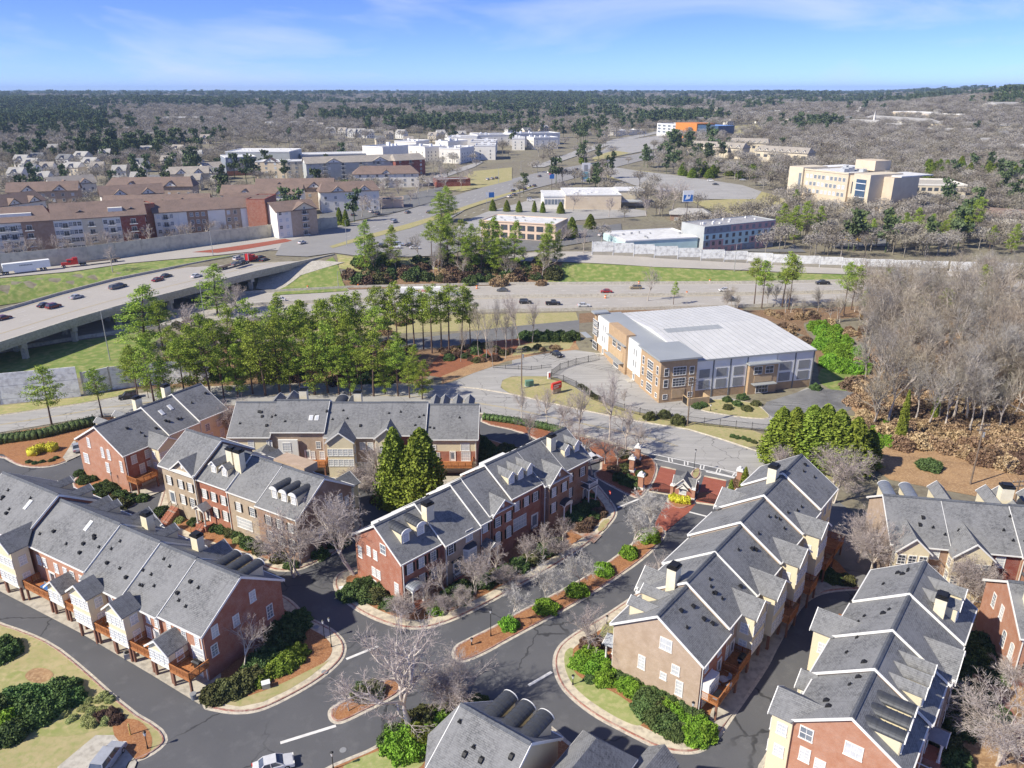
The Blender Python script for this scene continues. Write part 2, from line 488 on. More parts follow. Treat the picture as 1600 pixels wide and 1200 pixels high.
def triang(P,step=None):
 """triangulate polygon P (with interior grid points every step metres)"""
 P=[p for i,p in enumerate(P)if math.hypot(p[0]-P[i-1][0],p[1]-P[i-1][1])>1e-3]
 V=[Vector(p)for p in P];n=len(P);E=[(i,(i+1)%n)for i in range(n)]
 if step:
  A=np.array(P);x0,y0=A.min(0);x1,y1=A.max(0)
  gx,gy=np.meshgrid(np.arange(x0+step/2,x1,step),np.arange(y0+step/2,y1,step));gx=gx.ravel();gy=gy.ravel()
  ins=np.zeros(len(gx),bool)
  for i in range(n):
   xa,ya=A[i];xb,yb=A[(i+1)%n]
   c=((ya>gy)!=(yb>gy));
   with np.errstate(divide='ignore',invalid='ignore'):xi=(xb-xa)*(gy-ya)/(yb-ya)+xa
   ins^=c&(gx<xi)
  V+=[Vector((a,b))for a,b in zip(gx[ins],gy[ins])]
 r=delaunay_2d_cdt(V,E,[],1,1e-4)
 return r[0],r[2]

EXCL=[]
CLEAR=('road_concrete','road_far','asphalt_pale','asphalt_grey','asphalt_dark','green_grass','winter_grass','mixed_grass','concrete','paver_red','asphalt_stained')
def drape(name,P,mat,off=.02,step=None,kind='structure',smooth=0,parent=None):
 if smooth:P=chaikin(P,smooth)
 if mat in CLEAR:EXCL.append(np.array(P))
 if step:P=resample(P,step)
 v,f=triang(P,step)
 if step:z=terr([p.x for p in v],[p.y for p in v])+off
 else:z=[off]*len(v)
 me=bpy.data.meshes.new(name);me.from_pydata([(p.x,p.y,float(q))for p,q in zip(v,z)],[],[tuple(t)for t in f]);me.materials.append(M[mat])
 bm=bmesh.new();bm.from_mesh(me);bmesh.ops.recalc_face_normals(bm,faces=bm.faces)
 if bm.faces and sum(q.normal.z for q in bm.faces)<0:bmesh.ops.reverse_faces(bm,faces=bm.faces)
 bm.to_mesh(me);bm.free()
 return new(name,me,parent,kind=kind)

def px(P,z=0.0):return[Gz(*p,z)for p in P]
def pa(P):return[at(*p)[:2]for p in P]

def ribbon(name,P,prof,mats,closed=True,base=None,parent=None,kind='structure',side=1):
 """sweep a profile [(offset, z, material of the strip that starts here)] along a 2-D line; offset grows to the left"""
 n=len(P);rows=[]
 for i in range(n):
  a=P[i-1]if(closed or i>0)else P[i];c=P[(i+1)%n]if(closed or i<n-1)else P[i]
  d=Vector((c[0]-a[0],c[1]-a[1]));d.normalize()if d.length else None
  nx,ny=-d.y*side,d.x*side
  z0=base(P[i][0],P[i][1])if base else 0
  rows.append([(P[i][0]+nx*o,P[i][1]+ny*o,z0+z)for o,z,_ in prof])
 mb=MB();k=len(prof)
 for r in rows:mb.v+=r
 for i in range(n if closed else n-1):
  j=(i+1)%n
  for q in range(k-1):
   mb.f.append((i*k+q,j*k+q,j*k+q+1,i*k+q+1));mb.m.append(prof[q][2])
 return mb.obj(name,mats,parent,kind=kind)

KERB=[(0,.012,0),(.42,.03,1),(.45,.165,1),(.62,.165,0),(.64,.10,0)]
def block(P,top,smooth=2,kerb=True,walk=None,name='planting_bed',red=True):
 """raised ground inside a kerb; walk = width of a concrete walk just inside the kerb"""
 if area(P)<0:P=P[::-1]
 P=chaikin(P,smooth)
 P=resample(P,2.5)
 if kerb:ribbon('kerb',P,KERB,['concrete_kerb','kerb_red' if red else 'concrete_kerb'])
 Q=inset(P,.6)
 if walk:
  drape('sidewalk',Q,'concrete_walk',.135)
  Q=inset(Q,walk)
  drape(name,Q,top,.15)
 else:drape(name,Q,top,.14)
 return Q

def build_ground():
 # one sheet to the horizon; a fan grid that is finer near the camera
 ys=list(np.arange(-90,620,5.0));y=620.0
 while y<15000:ys.append(y);y*=1.035
 s=np.linspace(-1.25,1.25,261)
 Y=np.repeat(np.array(ys)[:,None],len(s),1);X=s[None,:]*(Y+260)
 Z=terr(X,Y);V=np.stack([X,Y,Z],-1).reshape(-1,3);nx=len(s);ny=len(ys)
 i=(np.arange(ny-1)[:,None]*nx+np.arange(nx-1)[None,:]).ravel()
 F=np.stack([i,i+1,i+nx+1,i+nx],1)
 new('ground',npmesh('ground',V,F,['soil']),kind='structure')

ROAD_NEAR=[(-250,715),(0,675),(125,654),(250,638),(350,632),(450,630),(560,631),(650,635),(750,645),(800,655),(860,668),(920,681),(970,694),(1003,706)]
ROAD_FAR=[(1290,775),(1240,735),(1185,707),(1125,687),(1075,672),(1000,660),(900,640),(800,617),(745,608),(690,603),(600,600),(500,600),(400,602),(300,607),(200,618),(125,632),(62,641),(0,650),(-250,685)]

def dash(name,line,w,L,gap,mat,off,z=None,phase=0):
 """dashed or solid painted line on the road; line is a list of (x, y)"""
 mb=MB();P=resample(line,1.0 if L else 4.0,False)
 cum=0
 for i in range(len(P)-1):
  a,b=P[i],P[i+1];d=math.hypot(b[0]-a[0],b[1]-a[1])
  if L is None or((cum+phase)%(L+gap))<L:
   nx,ny=-(b[1]-a[1])/d*w/2,(b[0]-a[0])/d*w/2
   za,zb=(z,z)if z is not None else(h(*a)+off,h(*b)+off)
   mb.poly([(a[0]-nx,a[1]-ny,za),(b[0]-nx,b[1]-ny,zb),(b[0]+nx,b[1]+ny,zb),(a[0]+nx,a[1]+ny,za)])
  cum+=d
 mb.obj(name,[mat],kind='structure')

def lerp_line(A,B,t):
 A=resample(A,5,False);B=resample(B,5,False);n=80
 def pick(P,s):
  k=s*(len(P)-1);i=min(int(k),len(P)-2);f=k-i
  return(P[i][0]+(P[i+1][0]-P[i][0])*f,P[i][1]+(P[i+1][1]-P[i][1])*f)
 return[(pick(A,s/n)[0]*(1-t)+pick(B,s/n)[0]*t,pick(A,s/n)[1]*(1-t)+pick(B,s/n)[1]*t)for s in range(n+1)]

def build_near_ground():
 drape('asphalt_drive',px([(-260,700),(100,705),(130,660),(700,640),(1000,705),(1060,722),(1200,750),(1320,800),(1450,870),(1500,1000),(1900,1250),(1900,1420),(-500,1420),(-500,900)]),'asphalt_dark',.008)
 drape('public_road',px(ROAD_NEAR+[(1015,715),(1165,752),(1240,795)]+ROAD_FAR),'asphalt_pale',.016)
 # entry apron and pavers
 drape('entry_apron',px([(1005,708),(1030,728),(1135,752),(1160,747),(1110,728),(1040,712)]),'asphalt_grey',.02)
 for P in([(1032,729),(1056,734),(1050,772),(1014,767),(1024,750)],[(1100,744),(1135,751),(1132,770),(1122,789),(1087,784),(1094,765)],[(1040,785),(1063,792),(1087,787),(1077,800),(1041,830),(1022,821)]):
  drape('brick_paving',px(P),'paver_red',.03)
 for P in([(1014,767),(1050,772),(1049,774.5),(1013,769.5)],[(1087,784),(1122,789),(1121,791.5),(1086,786.5)],[(1033,728),(1056.5,733),(1056,735),(1032,730)],[(1101,743),(1135,750),(1134.5,752),(1100,745)]):
  drape('paving_border',px(P),'concrete_walk',.036)
 # crosswalk: two long lines and pairs of rungs
 dash('crosswalk_line',px([(1012,708),(1060,718),(1110,729),(1172,744)]),.3,None,0,'paint_white',0,.034)
 dash('crosswalk_line',px([(1022,717),(1060,725.5),(1110,736.5),(1165,750)]),.3,None,0,'paint_white',0,.034)
 a=resample(px([(1020,710),(1175,745)]),3.1,False);b=resample(px([(1022,716.5),(1170,750)]),3.0,False)
 for i in range(1,min(len(a),len(b))):
  for k in(0,.7):
   dash('crosswalk_bar',[(a[i][0]+k,a[i][1]),(b[i][0]+k,b[i][1])],.25,None,0,'paint_white',0,.04)
 dash('stop_line',px([(1103,737),(1148,747)]),.5,None,0,'paint_white',0,.045)
 for P in([(965,793),(1000,779)],[(1077,800),(1112,809)],[(541,1030),(590,1010)],[(438,1161),(525,1134)],[(826,1071),(862,1050)]):
  dash('stop_line',px(P),.45,None,0,'paint_white',0,.022)
 rn,rf=px(ROAD_NEAR),px(ROAD_FAR[::-1][:-3])
 mid=lerp_line(rn,rf,.42)
 dash('centre_line',mid,.12,None,0,'paint_yellow',0,.026)
 dash('centre_line',lerp_line(rn,rf,.455),.12,None,0,'paint_yellow',0,.026)
 ribbon('road_kerb',px(ROAD_NEAR),[(0,.02,0),(.35,.04,0),(.38,.15,0),(.55,.15,0),(.56,.0,0)],['concrete_kerb'],closed=False,side=-1)
 ribbon('road_kerb',px(ROAD_FAR[::-1][:-1]),[(0,.02,0),(.35,.04,0),(.38,.15,0),(.55,.15,0),(.56,.0,0)],['concrete_kerb'],closed=False,side=1)
 # planted ground inside kerbs
 block(px([(519,906),(522,925),(545,948),(580,968),(620,982),(655,985),(690,978),(740,957),(800,924),(870,885),(930,845),(960,815),(967,798),(950,775),(925,745),(905,735),(880,720),(750,775),(600,865),(560,885),(530,893)]),'pine_straw',2,walk=1.5)
 block(px([(705,1018),(712,1007),(725,1000),(777,975),(800,960),(860,930),(917,899),(960,870),(1000,838),(1015,824),(1026,820),(1039,823),(1042,834),(1032,850),(1010,872),(970,901),(900,946),(800,999),(760,1022),(732,1034),(717,1036),(706,1029)]),'pine_straw',2,name='median_bed')
 block(px([(511,1117),(514,1106),(540,1092),(570,1075),(600,1060),(617,1058),(629,1062),(632,1075),(620,1090),(575,1112),(550,1125),(530,1133),(516,1129)]),'pine_straw',2,name='median_bed')
 block(px([(312,1107),(334,1112),(362,1117),(400,1115),(437,1100),(497,1067),(535,1035),(543,1015),(539,1000),(525,985),(507,975),(480,962),(455,935),(430,925),(330,870),(200,810),(90,770),(60,775),(300,960),(325,1060)]),'pine_straw',2,walk=1.4)
 block(px([(242,805),(245,818),(262,832),(312,855),(400,882),(430,894),(465,893),(492,882),(530,862),(560,838),(572,815),(545,800),(430,760),(262,735),(250,780)]),'pine_straw',2,walk=1.4)
 block(px([(110,757),(115,749),(128,738),(180,730),(232,772),(232,778),(207,791),(190,796),(178,794),(140,777),(118,767)]),'pine_straw',1)
 block(px([(-200,680),(-200,712),(0,712),(20,725),(40,731),(75,731),(100,724),(124,713),(130,700),(230,655),(345,640),(745,652),(750,648),(650,638),(560,634),(450,633),(350,635),(250,641),(125,657),(0,678)]),'pine_straw',0,kerb=False)
 ribbon('kerb',chaikin(px([(-200,712),(0,712),(20,725),(40,731),(75,731),(100,724),(122,713)]),2,False),KERB,['concrete_kerb','kerb_red'],closed=False)
 block(px([(752,650),(800,658),(860,671),(920,684),(970,697),(1003,709),(1020,714),(1029,728),(1025,748),(1014,766),(1003,779),(988,778),(950,758),(922,742),(942,730),(925,705),(900,700),(849,693),(813,675),(750,662)]),'red_mulch',1)
 block(px([(748,682),(786,692),(812,704),(840,722),(800,745),(700,770),(640,790),(596,800),(600,760),(745,745)]),'pine_straw',1)
 block(px([(982,935),(940,963),(905,983),(880,1000),(867,1015),(862,1035),(867,1060),(882,1085),(925,1120),(975,1146),(1020,1169),(1050,1178),(1085,1180),(1108,1171),(1128,1150),(1150,1117),(1200,1045),(1215,1013),(1237,975),(1255,947),(1275,932),(1300,925),(1347,922),(1390,925),(1385,890),(1330,850),(1280,830),(1220,770),(1165,765),(1120,800),(1060,868),(1010,915)]),'pine_straw',2,walk=1.6)
 block(px([(1146,752),(1132,764),(1134,780),(1150,800),(1210,790),(1230,770),(1200,757),(1165,750)]),'pine_straw',2)
 # gatehouse island ends
 block(px([(1043,776),(1041,785),(1050,794),(1068,797),(1085,790),(1090,781)]),'pine_straw',1,name='median_bed')
 block(px([(1075,742),(1084,731),(1094,730),(1098,738),(1094,748),(1085,752)]),'winter_grass',2,name='median_bed')
 # left garden with lawns and the corner with the yellow post
 block(px([(-300,880),(-300,1430),(130,1430),(200,1196),(235,1183),(258,1166),(264,1153),(252,1135),(205,1108),(130,1040),(85,1005),(40,985),(0,972),(-120,920)]),'winter_grass',1,name='lawn',red=True)
 drape('mulch_bed',chaikin(px([(175,1128),(215,1122),(240,1150),(235,1180),(215,1190),(190,1175),(178,1150)]),2),'pine_straw',.16)
 drape('parking_pad',px([(178,1150),(214,1192),(190,1260),(100,1300),(90,1200),(150,1150)]),'concrete',.165)
 drape('mulch_bed',chaikin(px([(80,1060),(180,1105),(176,1140),(60,1160),(-100,1100),(-60,1030)]),2),'mixed_grass',.16)
 drape('mulch_bed',chaikin(px([(35,1060),(50,1045),(75,1045),(88,1058),(60,1072)]),2),'leaf_litter',.175)
 # bottom centre bed and lawn, right-hand gardens
 block(px([(505,1200),(540,1185),(590,1165),(650,1120),(690,1105),(790,1095),(860,1130),(900,1170),(960,1190),(1010,1205),(1100,1260),(900,1440),(400,1440),(440,1250)]),'pine_straw',2,name='planting_bed',red=False)
 drape('lawn',chaikin(px([(520,1203),(600,1170),(650,1165),(672,1180),(650,1210),(560,1230)]),2),'lawn_green',.16)
 block(px([(1182,1200),(1195,1180),(1205,1160),(1240,1120),(1365,925),(1400,900),(1520,895),(1640,960),(1900,1100),(1900,1440),(1200,1440),(1175,1250)]),'leaf_litter',1,red=False)
 drape('lawn',chaikin(px([(1510,1080),(1545,1078),(1560,1110),(1548,1140),(1515,1125)]),2),'mixed_grass',.16)
 drape('garden_path',chaikin(px([(1508,1048),(1545,1070),(1575,1110),(1590,1160),(1600,1200),(1606,1200),(1596,1155),(1582,1106),(1552,1064),(1515,1040)]),1),'paver_red',.17)
 drape('lawn',chaikin(px([(880,1020),(884,1055),(905,1085),(960,1122),(1004,1140),(1002,1118),(985,1100),(955,1080),(900,1060),(893,1035),(897,1010)]),2),'lawn_green',.165)
 drape('lawn',chaikin(px([(935,985),(960,965),(962,1005),(945,1010)]),1),'mixed_grass',.165)
 drape('lawn',chaikin(px([(330,1098),(390,1108),(470,1070),(520,1030),(500,1040),(430,1075),(370,1095)]),1),'winter_grass',.155)
 drape('lawn',chaikin(px([(300,862),(410,892),(400,880),(330,850)]),1),'mixed_grass',.155)
 drape('front_walk',px([(928,850),(940,838),(906,822),(896,832)]),'brick_orange',.17)
 drape('lawn',chaikin(px([(932,832),(940,815),(955,810),(945,830)]),1),'winter_grass',.16)
 # concrete pads in front of the rear garages
 for P in([(-200,860),(0,925),(125,990),(237,1056),(312,1102),(330,1065),(322,1040),(240,985),(120,930),(0,880),(-200,800)],
     [(1105,1130),(1118,1148),(1150,1110),(1200,1036),(1218,1005),(1240,965),(1262,938),(1300,918),(1300,860),(1290,835),(1200,960),(1130,1060)],
     [(232,777),(262,765),(266,750),(225,735),(200,770)],[(118,690),(126,712),(104,722),(98,716),(115,690)],
     [(390,745),(745,745),(748,752),(742,762),(600,765),(390,760)]):
  drape('garage_pad',px(P),'pad_concrete',.18)
 drape('side_drive',px([(1297,775),(1395,850),(1390,925),(1345,921),(1310,880),(1285,860),(1280,800)]),'asphalt_grey',.19)
 # warehouse lot
 drape('lot_asphalt',px([(672,604),(705,598),(740,583),(770,573),(800,569),(800,560),(857,552),(890,546),(960,555),(1100,605),(1190,640),(1260,606),(1335,612),(1330,640),(1250,668),(1205,672),(1160,668),(1070,657),(985,642),(925,622),(880,594),(860,588),(830,588),(800,588),(785,594),(782,606),(800,617),(770,614),(720,608)]),'asphalt_pale',.02)
 drape('lot_asphalt',px([(1190,640),(1198,628),(1268,606),(1335,612),(1330,640),(1250,668),(1206,671),(1212,655)]),'asphalt_stained',.026)
 drape('dry_grass',px([(785,594),(800,588),(858,588),(880,594),(925,622),(985,642),(1070,659),(1205,674),(1180,704),(1125,686),(1075,671),(1000,659),(900,639),(800,616),(782,606)]),'winter_grass',.03,smooth=1)
 block(px([(1087,630),(1112,622),(1180,628),(1196,640),(1210,655),(1180,656),(1120,648),(1088,641)]),'winter_grass',2,name='dry_grass',red=False)
 drape('dry_grass',px([(1206,672),(1250,670),(1330,642),(1420,680),(1360,720),(1290,775),(1240,735),(1185,706)]),'mixed_grass',.03,smooth=1)
 drape('dry_grass',px([(-250,683),(0,648),(62,639),(125,630),(200,616),(215,606),(130,620),(0,634),(-250,655)]),'mixed_grass',.03)
 drape('dry_grass',px([(690,601),(720,590),(790,565),(850,552),(905,546),(900,536),(840,535),(760,560),(690,588)]),'leaf_litter',.024)
 drape('dry_grass',px([(800,556),(890,545),(900,528),(860,530),(810,540)]),'winter_grass',.03)
 drape('grass_strip',px([(660,585),(700,540),(800,528),(900,520),(900,536),(760,562),(690,590)]),'red_mulch',.015)
 drape('dark_litter',px([(150,612),(240,560),(420,535),(700,545),(660,600),(500,599),(300,604)]),'leaf_litter_dark',.012)  # darker leaf litter on the floor of the pine stand
 # grass verges of the freeway
 drape('grass_verge',px([(-300,660),(-300,610),(0,553),(110,534),(200,522),(260,518),(215,560),(240,575),(128,590),(0,600)]),'green_grass',.02)
 drape('grass_verge',px([(420,503),(560,495),(700,492),(900,488),(905,505),(780,515),(640,520),(420,530)]),'winter_grass',.02)
 drape('access_road',px([(600,540),(640,530),(780,512),(905,500),(905,520),(800,530),(640,548),(600,556)]),'asphalt_grey',.022)
 drape('grass_verge',px([(1300,610),(1275,595),(1285,572),(1330,575),(1345,600),(1340,625)]),'green_grass',.024,smooth=1)
 drape('leaf_floor',[p for p in px([(1330,640),(1345,560),(1420,500),(1650,490),(2000,520),(2200,800),(1900,860),(1600,790),(1390,750),(1350,720),(1400,690)])],'leaf_litter',.06,step=7)
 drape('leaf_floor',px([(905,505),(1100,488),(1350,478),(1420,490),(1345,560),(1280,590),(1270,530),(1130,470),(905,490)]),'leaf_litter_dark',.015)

def build_freeway():
 drape('freeway',NEARW+FARW[::-1],'road_concrete',.05,step=12)
 mid=lerp_line(NEARW,FARW,.5)
 for t in(.06,.47,.53,.94):dash('edge_line',lerp_line(NEARW,FARW,t),.2,None,0,'paint_white' if t in(.06,.94)else 'paint_yellow',.07)
 for t in(.16,.26,.36,.64,.74,.84):dash('lane_line',lerp_line(NEARW,FARW,t),.22,3,9,'paint_white',.07)
 wall=[(-.35,0,0),(-.15,1.1,0),(.15,1.1,0),(.35,0,0)]
 mb=ribbon('median_barrier',mid,wall,['concrete'],closed=False,base=h,kind=None)
 mb['label']='low concrete barrier dividing the two carriageways of the freeway';mb['category']='barrier'
 mb=ribbon('shoulder_barrier',lerp_line(NEARW,FARW,1.0),wall,['concrete'],closed=False,base=h,kind=None)
 mb['label']='low concrete barrier along the far shoulder of the freeway';mb['category']='barrier'
 mb=ribbon('shoulder_barrier',lerp_line(NEARW,FARW,0.0),wall,['concrete'],closed=False,base=h,kind=None)
 mb['label']='low concrete barrier along the near shoulder of the freeway';mb['category']='barrier'
 # green slopes beyond the freeway
 drape('grass_slope',pa([(425,462),(500,458),(545,455),(535,440),(530,420),(520,402),(505,410),(470,432),(432,455)]),'green_grass',.22,step=5)
 drape('grass_slope',pa([(850,444),(1000,442),(1160,441),(1300,439),(1440,438),(1440,432),(1250,428),(1160,424),(1020,418),(880,411),(870,425)]),'green_grass',.22,step=5)
 drape('grass_slope',pa([(-200,455),(0,436),(112,426),(200,413),(325,402),(380,398),(350,404),(240,425),(175,440),(0,478),(-200,510)]),'green_grass',.22,step=6)
 drape('grass_slope',pa([(640,404),(610,402),(560,404),(526,398),(530,420),(560,425),(640,425),(700,420),(700,404)]),'mixed_grass',.22,step=6)
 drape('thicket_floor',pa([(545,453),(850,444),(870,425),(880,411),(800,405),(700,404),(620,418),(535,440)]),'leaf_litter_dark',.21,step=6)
 drape('ramp_road',pa([(-200,440),(0,425.5),(140,411),(300,388),(420,372),(530,357),(560,350),(600,350),(560,375),(520,390),(420,392),(362,397),(325,401),(200,412),(112,425),(0,435),(-200,454)]),'road_concrete',.26,step=6)
 drape('red_gore',pa([(300,395),(345,389),(400,381),(445,374),(460,377),(420,384),(380,391),(340,396)]),'paver_red',.31,step=6)
 # arterial and intersection
 L=[(440,382),(530,353),(625,332),(675,317),(725,302),(775,287),(800,280),(850,268),(920,256),(1000,240),(1037,233)]
 Rr=[(1037,243),(1000,252),(930,270),(880,284),(835,295),(786,310),(731,326),(690,350),(700,365),(760,380),(700,400),(640,402),(560,401),(522,396),(480,402),(430,400)]
 drape('arterial_road',pa(L+Rr),'road_far',.33,step=10)
 drape('grass_median',pa([(515,386),(560,372),(640,350),(690,335),(760,312),(835,290),(840,291),(765,315),(700,338),(640,358),(560,378),(520,389)]),'winter_grass',.42,step=10)
 for a,b in(([(540,372),(640,346),(760,306),(840,280),(1030,236.5)],1),([(560,362),(650,338),(760,300),(840,276),(1030,234.5)],1),([(640,372),(720,340),(800,313),(860,293),(1000,247)],1)):
  dash('lane_line',pa(a),.3,4,8,'paint_white',.45)
 drape('side_road',pa([(660,283),(700,268),(740,256),(720,240),(728,238),(755,254),(740,262),(700,276),(672,288)]),'asphalt_pale',.4,step=10)
 drape('side_road',pa([(720,240),(712,232),(722,232),(735,240)]),'asphalt_dark',.5,step=10)
 # ramps on the right: road, then retaining wall and noise wall
 drape('ramp_road',pa([(760,402),(860,394),(925,394),(1022,404),(1167,412),(1245,417),(1350,422),(1700,428),(1700,436),(1350,430),(1245,427),(1167,423),(1022,418),(875,410),(780,408)]),'road_concrete',.3,step=6)
 drape('hotel_lot',pa([(760,378),(860,372),(880,350),(930,355),(970,350),(975,378),(1230,390),(1240,382),(1260,395),(925,378),(840,392),(760,400)]),'asphalt_grey',.3,step=8)
 drape('store_lot',pa([(700,365),(740,340),(760,332),(840,310),(1010,330),(1010,338),(900,345),(880,372),(760,378)]),'asphalt_pale',.28,step=8)
 drape('store_lot',pa([(960,262),(1000,268),(1060,275),(1160,290),(1190,300),(1180,312),(1100,312),(1040,300),(990,290),(950,275)]),'asphalt_pale',.4,step=12)
 drape('dry_field',pa([(940,262),(1010,268),(1190,300),(1230,312),(1200,335),(1120,335),(1080,315),(1180,310),(1040,300),(950,278)]),'winter_grass',.36,step=12)
 drape('park_lot',pa([(960,222),(1030,212),(1060,218),(1030,232),(950,248),(925,248)]),'asphalt_pale',.6,step=15)
 drape('dry_field',pa([(925,248),(945,240),(960,236),(985,240),(930,253)]),'winter_grass',.7,step=12)
 drape('dry_field',pa([(1110,200),(1180,195),(1200,205),(1150,212),(1115,212)]),'winter_grass',.6,step=20)
 drape('side_road',pa([(830,262),(900,236),(960,218),(1030,205),(1032,208),(965,223),(905,243),(850,262)]),'asphalt_pale',.5,step=15)
 drape('dry_field',pa([(740,268),(800,262),(800,282),(760,292),(720,300),(690,296)]),'winter_grass',.35,step=10)
 drape('apartment_lot',pa([(500,336),(560,322),(700,290),(690,312),(620,332),(530,350),(495,352)]),'asphalt_grey',.3,step=8)
 drape('campus_lot',pa([(1400,300),(1500,300),(1520,316),(1420,320)]),'asphalt_pale',.4,step=12)
 drape('campus_lot',pa([(1300,365),(1380,360),(1390,385),(1300,388)]),'asphalt_grey',.3,step=10)

BZ=8.0
def deckpx(P,z=BZ):return[Gz(*p,z)for p in P]
BR_NEAR=[(-160,580),(0,534),(100,502),(185,477),(300,448),(400,423),(522,396.5)]
BR_FAR=[(-160,525),(0,483),(90,457),(175,435),(270,416),(350,401),(430,388)]

def build_bridge():
 N=resample(deckpx(BR_NEAR),6,False);Fr=resample(deckpx(BR_FAR),6,False)
 t=thing('highway_bridge','long concrete overpass carrying the busy road above the freeway at left','bridge')
 def slab(name,z0,z1,a,b,mat):
  A=lerp_line(N,Fr,a);B=lerp_line(N,Fr,b);mb=MB();n=len(A)
  mb.v=[(p[0],p[1],z1)for p in A]+[(p[0],p[1],z1)for p in B]+[(p[0],p[1],z0)for p in A]+[(p[0],p[1],z0)for p in B]
  for i in range(n-1):
   for q in((i,i+1,n+i+1,n+i),(2*n+i,3*n+i,3*n+i+1,2*n+i+1),(i,2*n+i,2*n+i+1,i+1),(n+i,n+i+1,3*n+i+1,3*n+i)):
    mb.f.append(q);mb.m.append(0)
  for q in((0,n,3*n,2*n),(n-1,3*n-1,4*n-1,2*n-1)):mb.f.append(q);mb.m.append(0)
  return mb.obj(name,[mat],t)
 slab('deck',BZ-1.9,BZ-.9,.0,1.0,'concrete')
 slab('road_surface',BZ-.898,BZ-.86,.02,.98,'road_concrete')
 slab('parapet',BZ-.9,BZ+.05,-.01,.012,'concrete');slab('parapet',BZ-.9,BZ+.05,.985,1.0,'concrete')
 for a in(.02,.25,.5,.75,.95):slab('girder',BZ-3.0,BZ-1.9,a,a+.015,'concrete')
 z=BZ-.82
 for a,m_,L in((.06,'paint_white',None),(.93,'paint_yellow',None),(.30,'paint_yellow',None),(.18,'paint_white',3),(.46,'paint_white',3),(.62,'paint_white',3),(.78,'paint_white',3)):
  mb=MB();P=resample(lerp_line(N,Fr,a),1,False);cum=0
  for i in range(len(P)-1):
   p,q=P[i],P[i+1];d=math.hypot(q[0]-p[0],q[1]-p[1])
   if L is None or cum%12<3:
    nx,ny=-(q[1]-p[1])/d*.1,(q[0]-p[0])/d*.1
    mb.poly([(p[0]-nx,p[1]-ny,z),(q[0]-nx,q[1]-ny,z),(q[0]+nx,q[1]+ny,z),(p[0]+nx,p[1]+ny,z)])
   cum+=d
  mb.obj('lane_line',[m_],t,kind='stuff')
 A=lerp_line(N,Fr,.03);B=lerp_line(N,Fr,.95)
 # piers: cap beam and three columns
 for k in(9,16,24,32,41,50,60):
  p,q=Vector(A[k]).to_3d(),Vector(B[k]).to_3d()
  mb=MB();mb.bar((p.x,p.y,BZ-3.7),(q.x,q.y,BZ-3.7),1.6,1.4);cap=mb.obj('pier_cap',['concrete'],t)
  for s in(.05,.35,.65,.95):
   c=p.lerp(q,s);g=h(c.x,c.y)
   if BZ-4.4-g>1:
    mb=MB();mb.box(c.x-.7,c.x+.7,c.y-.7,c.y+.7,g-.5,BZ-4.4);mb.obj('pier_column',['concrete'],t)
 # sloped paving under the abutment
 P=pa([(425,455),(470,431),(505,409),(522,400),(535,411),(500,430),(445,452)])
 drape('slope_paving',pa([(400,452),(432,455),(470,431),(537,411),(500,408),(440,412),(405,430)]),'concrete',.3,step=4)
 return t

def build_walls():
 # white panelled noise wall at left: posts and planks are separate pieces
 def panel_wall(line,top_h,label,mats,bay=6.2,planks=4,nm='noise_wall',cat='wall',base=None,low=0):
  t=thing(nm,label,cat)
  P=resample(line,bay,False);pm={}
  for i in range(len(P)-1):
   a,b=P[i],P[i+1];L=math.hypot(b[0]-a[0],b[1]-a[1]);ang=math.atan2(b[1]-a[1],b[0]-a[0])
   z0=min(h(*a),h(*b))-.4;hh=top_h(i/(len(P)-1))+.4
   mb=MB();mb.box(-.18,.18,-.2,.2,z0,z0+hh+.15);mb.obj('post',[mats[1]],t,loc=(a[0],a[1],0),rz=ang)
   for k in range(planks):
    mb=MB();o=.02*(k%2);mb.box(.19,L-.19,-.1-o,.1+o,z0+hh*k/planks+.03,z0+hh*(k+1)/planks-.03);mb.obj('plank',[mats[0]if k>=low else mats[2]],t,loc=(a[0],a[1],0),rz=ang)
  return t
 panel_wall(px([(-200,655),(0,632),(128,619)]),lambda s:8.2,'white panelled noise wall with horizontal joints beside the lone pine at left',['wall_panel','concrete'],9.5,5)
 panel_wall(px([(133,618),(175,609),(230,602),(330,596)]),lambda s:6.4,'lower stretch of white noise wall half hidden behind pines, with pink graffiti',['wall_panel','concrete'],9.5,4)
 panel_wall(pa([(-200,446),(0,425),(140,410),(300,387),(420,371),(528,356)]),lambda s:7.4-1.6*s,'long beige noise wall in front of the brown roofed apartments',['beige_panel','beige_panel'],9,1)
 panel_wall(pa([(925,399),(1022,403),(1167,411),(1245,416),(1350,420),(1480,423)]),lambda s:6.3-2.2*s,'long white noise wall on a retaining base behind the far ramp',['wall_panel','wall_panel','retaining'],9,3,low=1)
 panel_wall(pa([(1484,424),(1600,427),(1750,430)]),lambda s:4.5,'pale noise wall beyond the bare wood at the right edge',['wall_panel','wall_panel'],10,1)
 g=MB()
 a,b=px([(199,605),(212,603)])
 for k,(x0,x1,z0,z1)in enumerate(((0,.5,1,2),(.5,1.3,1.2,1.5),(.6,.9,1.5,2.1),(1.3,1.6,1,2.1),(1.7,2.4,1.1,1.35),(1.8,2.3,1.7,1.95),(2.4,2.7,1,2))):
  g.box(x0,x1,-.15,-.125,z0,z1)
 gg=g.obj('graffiti',['graffiti_pink'],loc=(a[0],a[1]-.1,0),rz=math.atan2(b[1]-a[1],b[0]-a[0]))
 gg['label']='pink graffiti tag on the white noise wall behind the dark suv';gg['category']='graffiti'

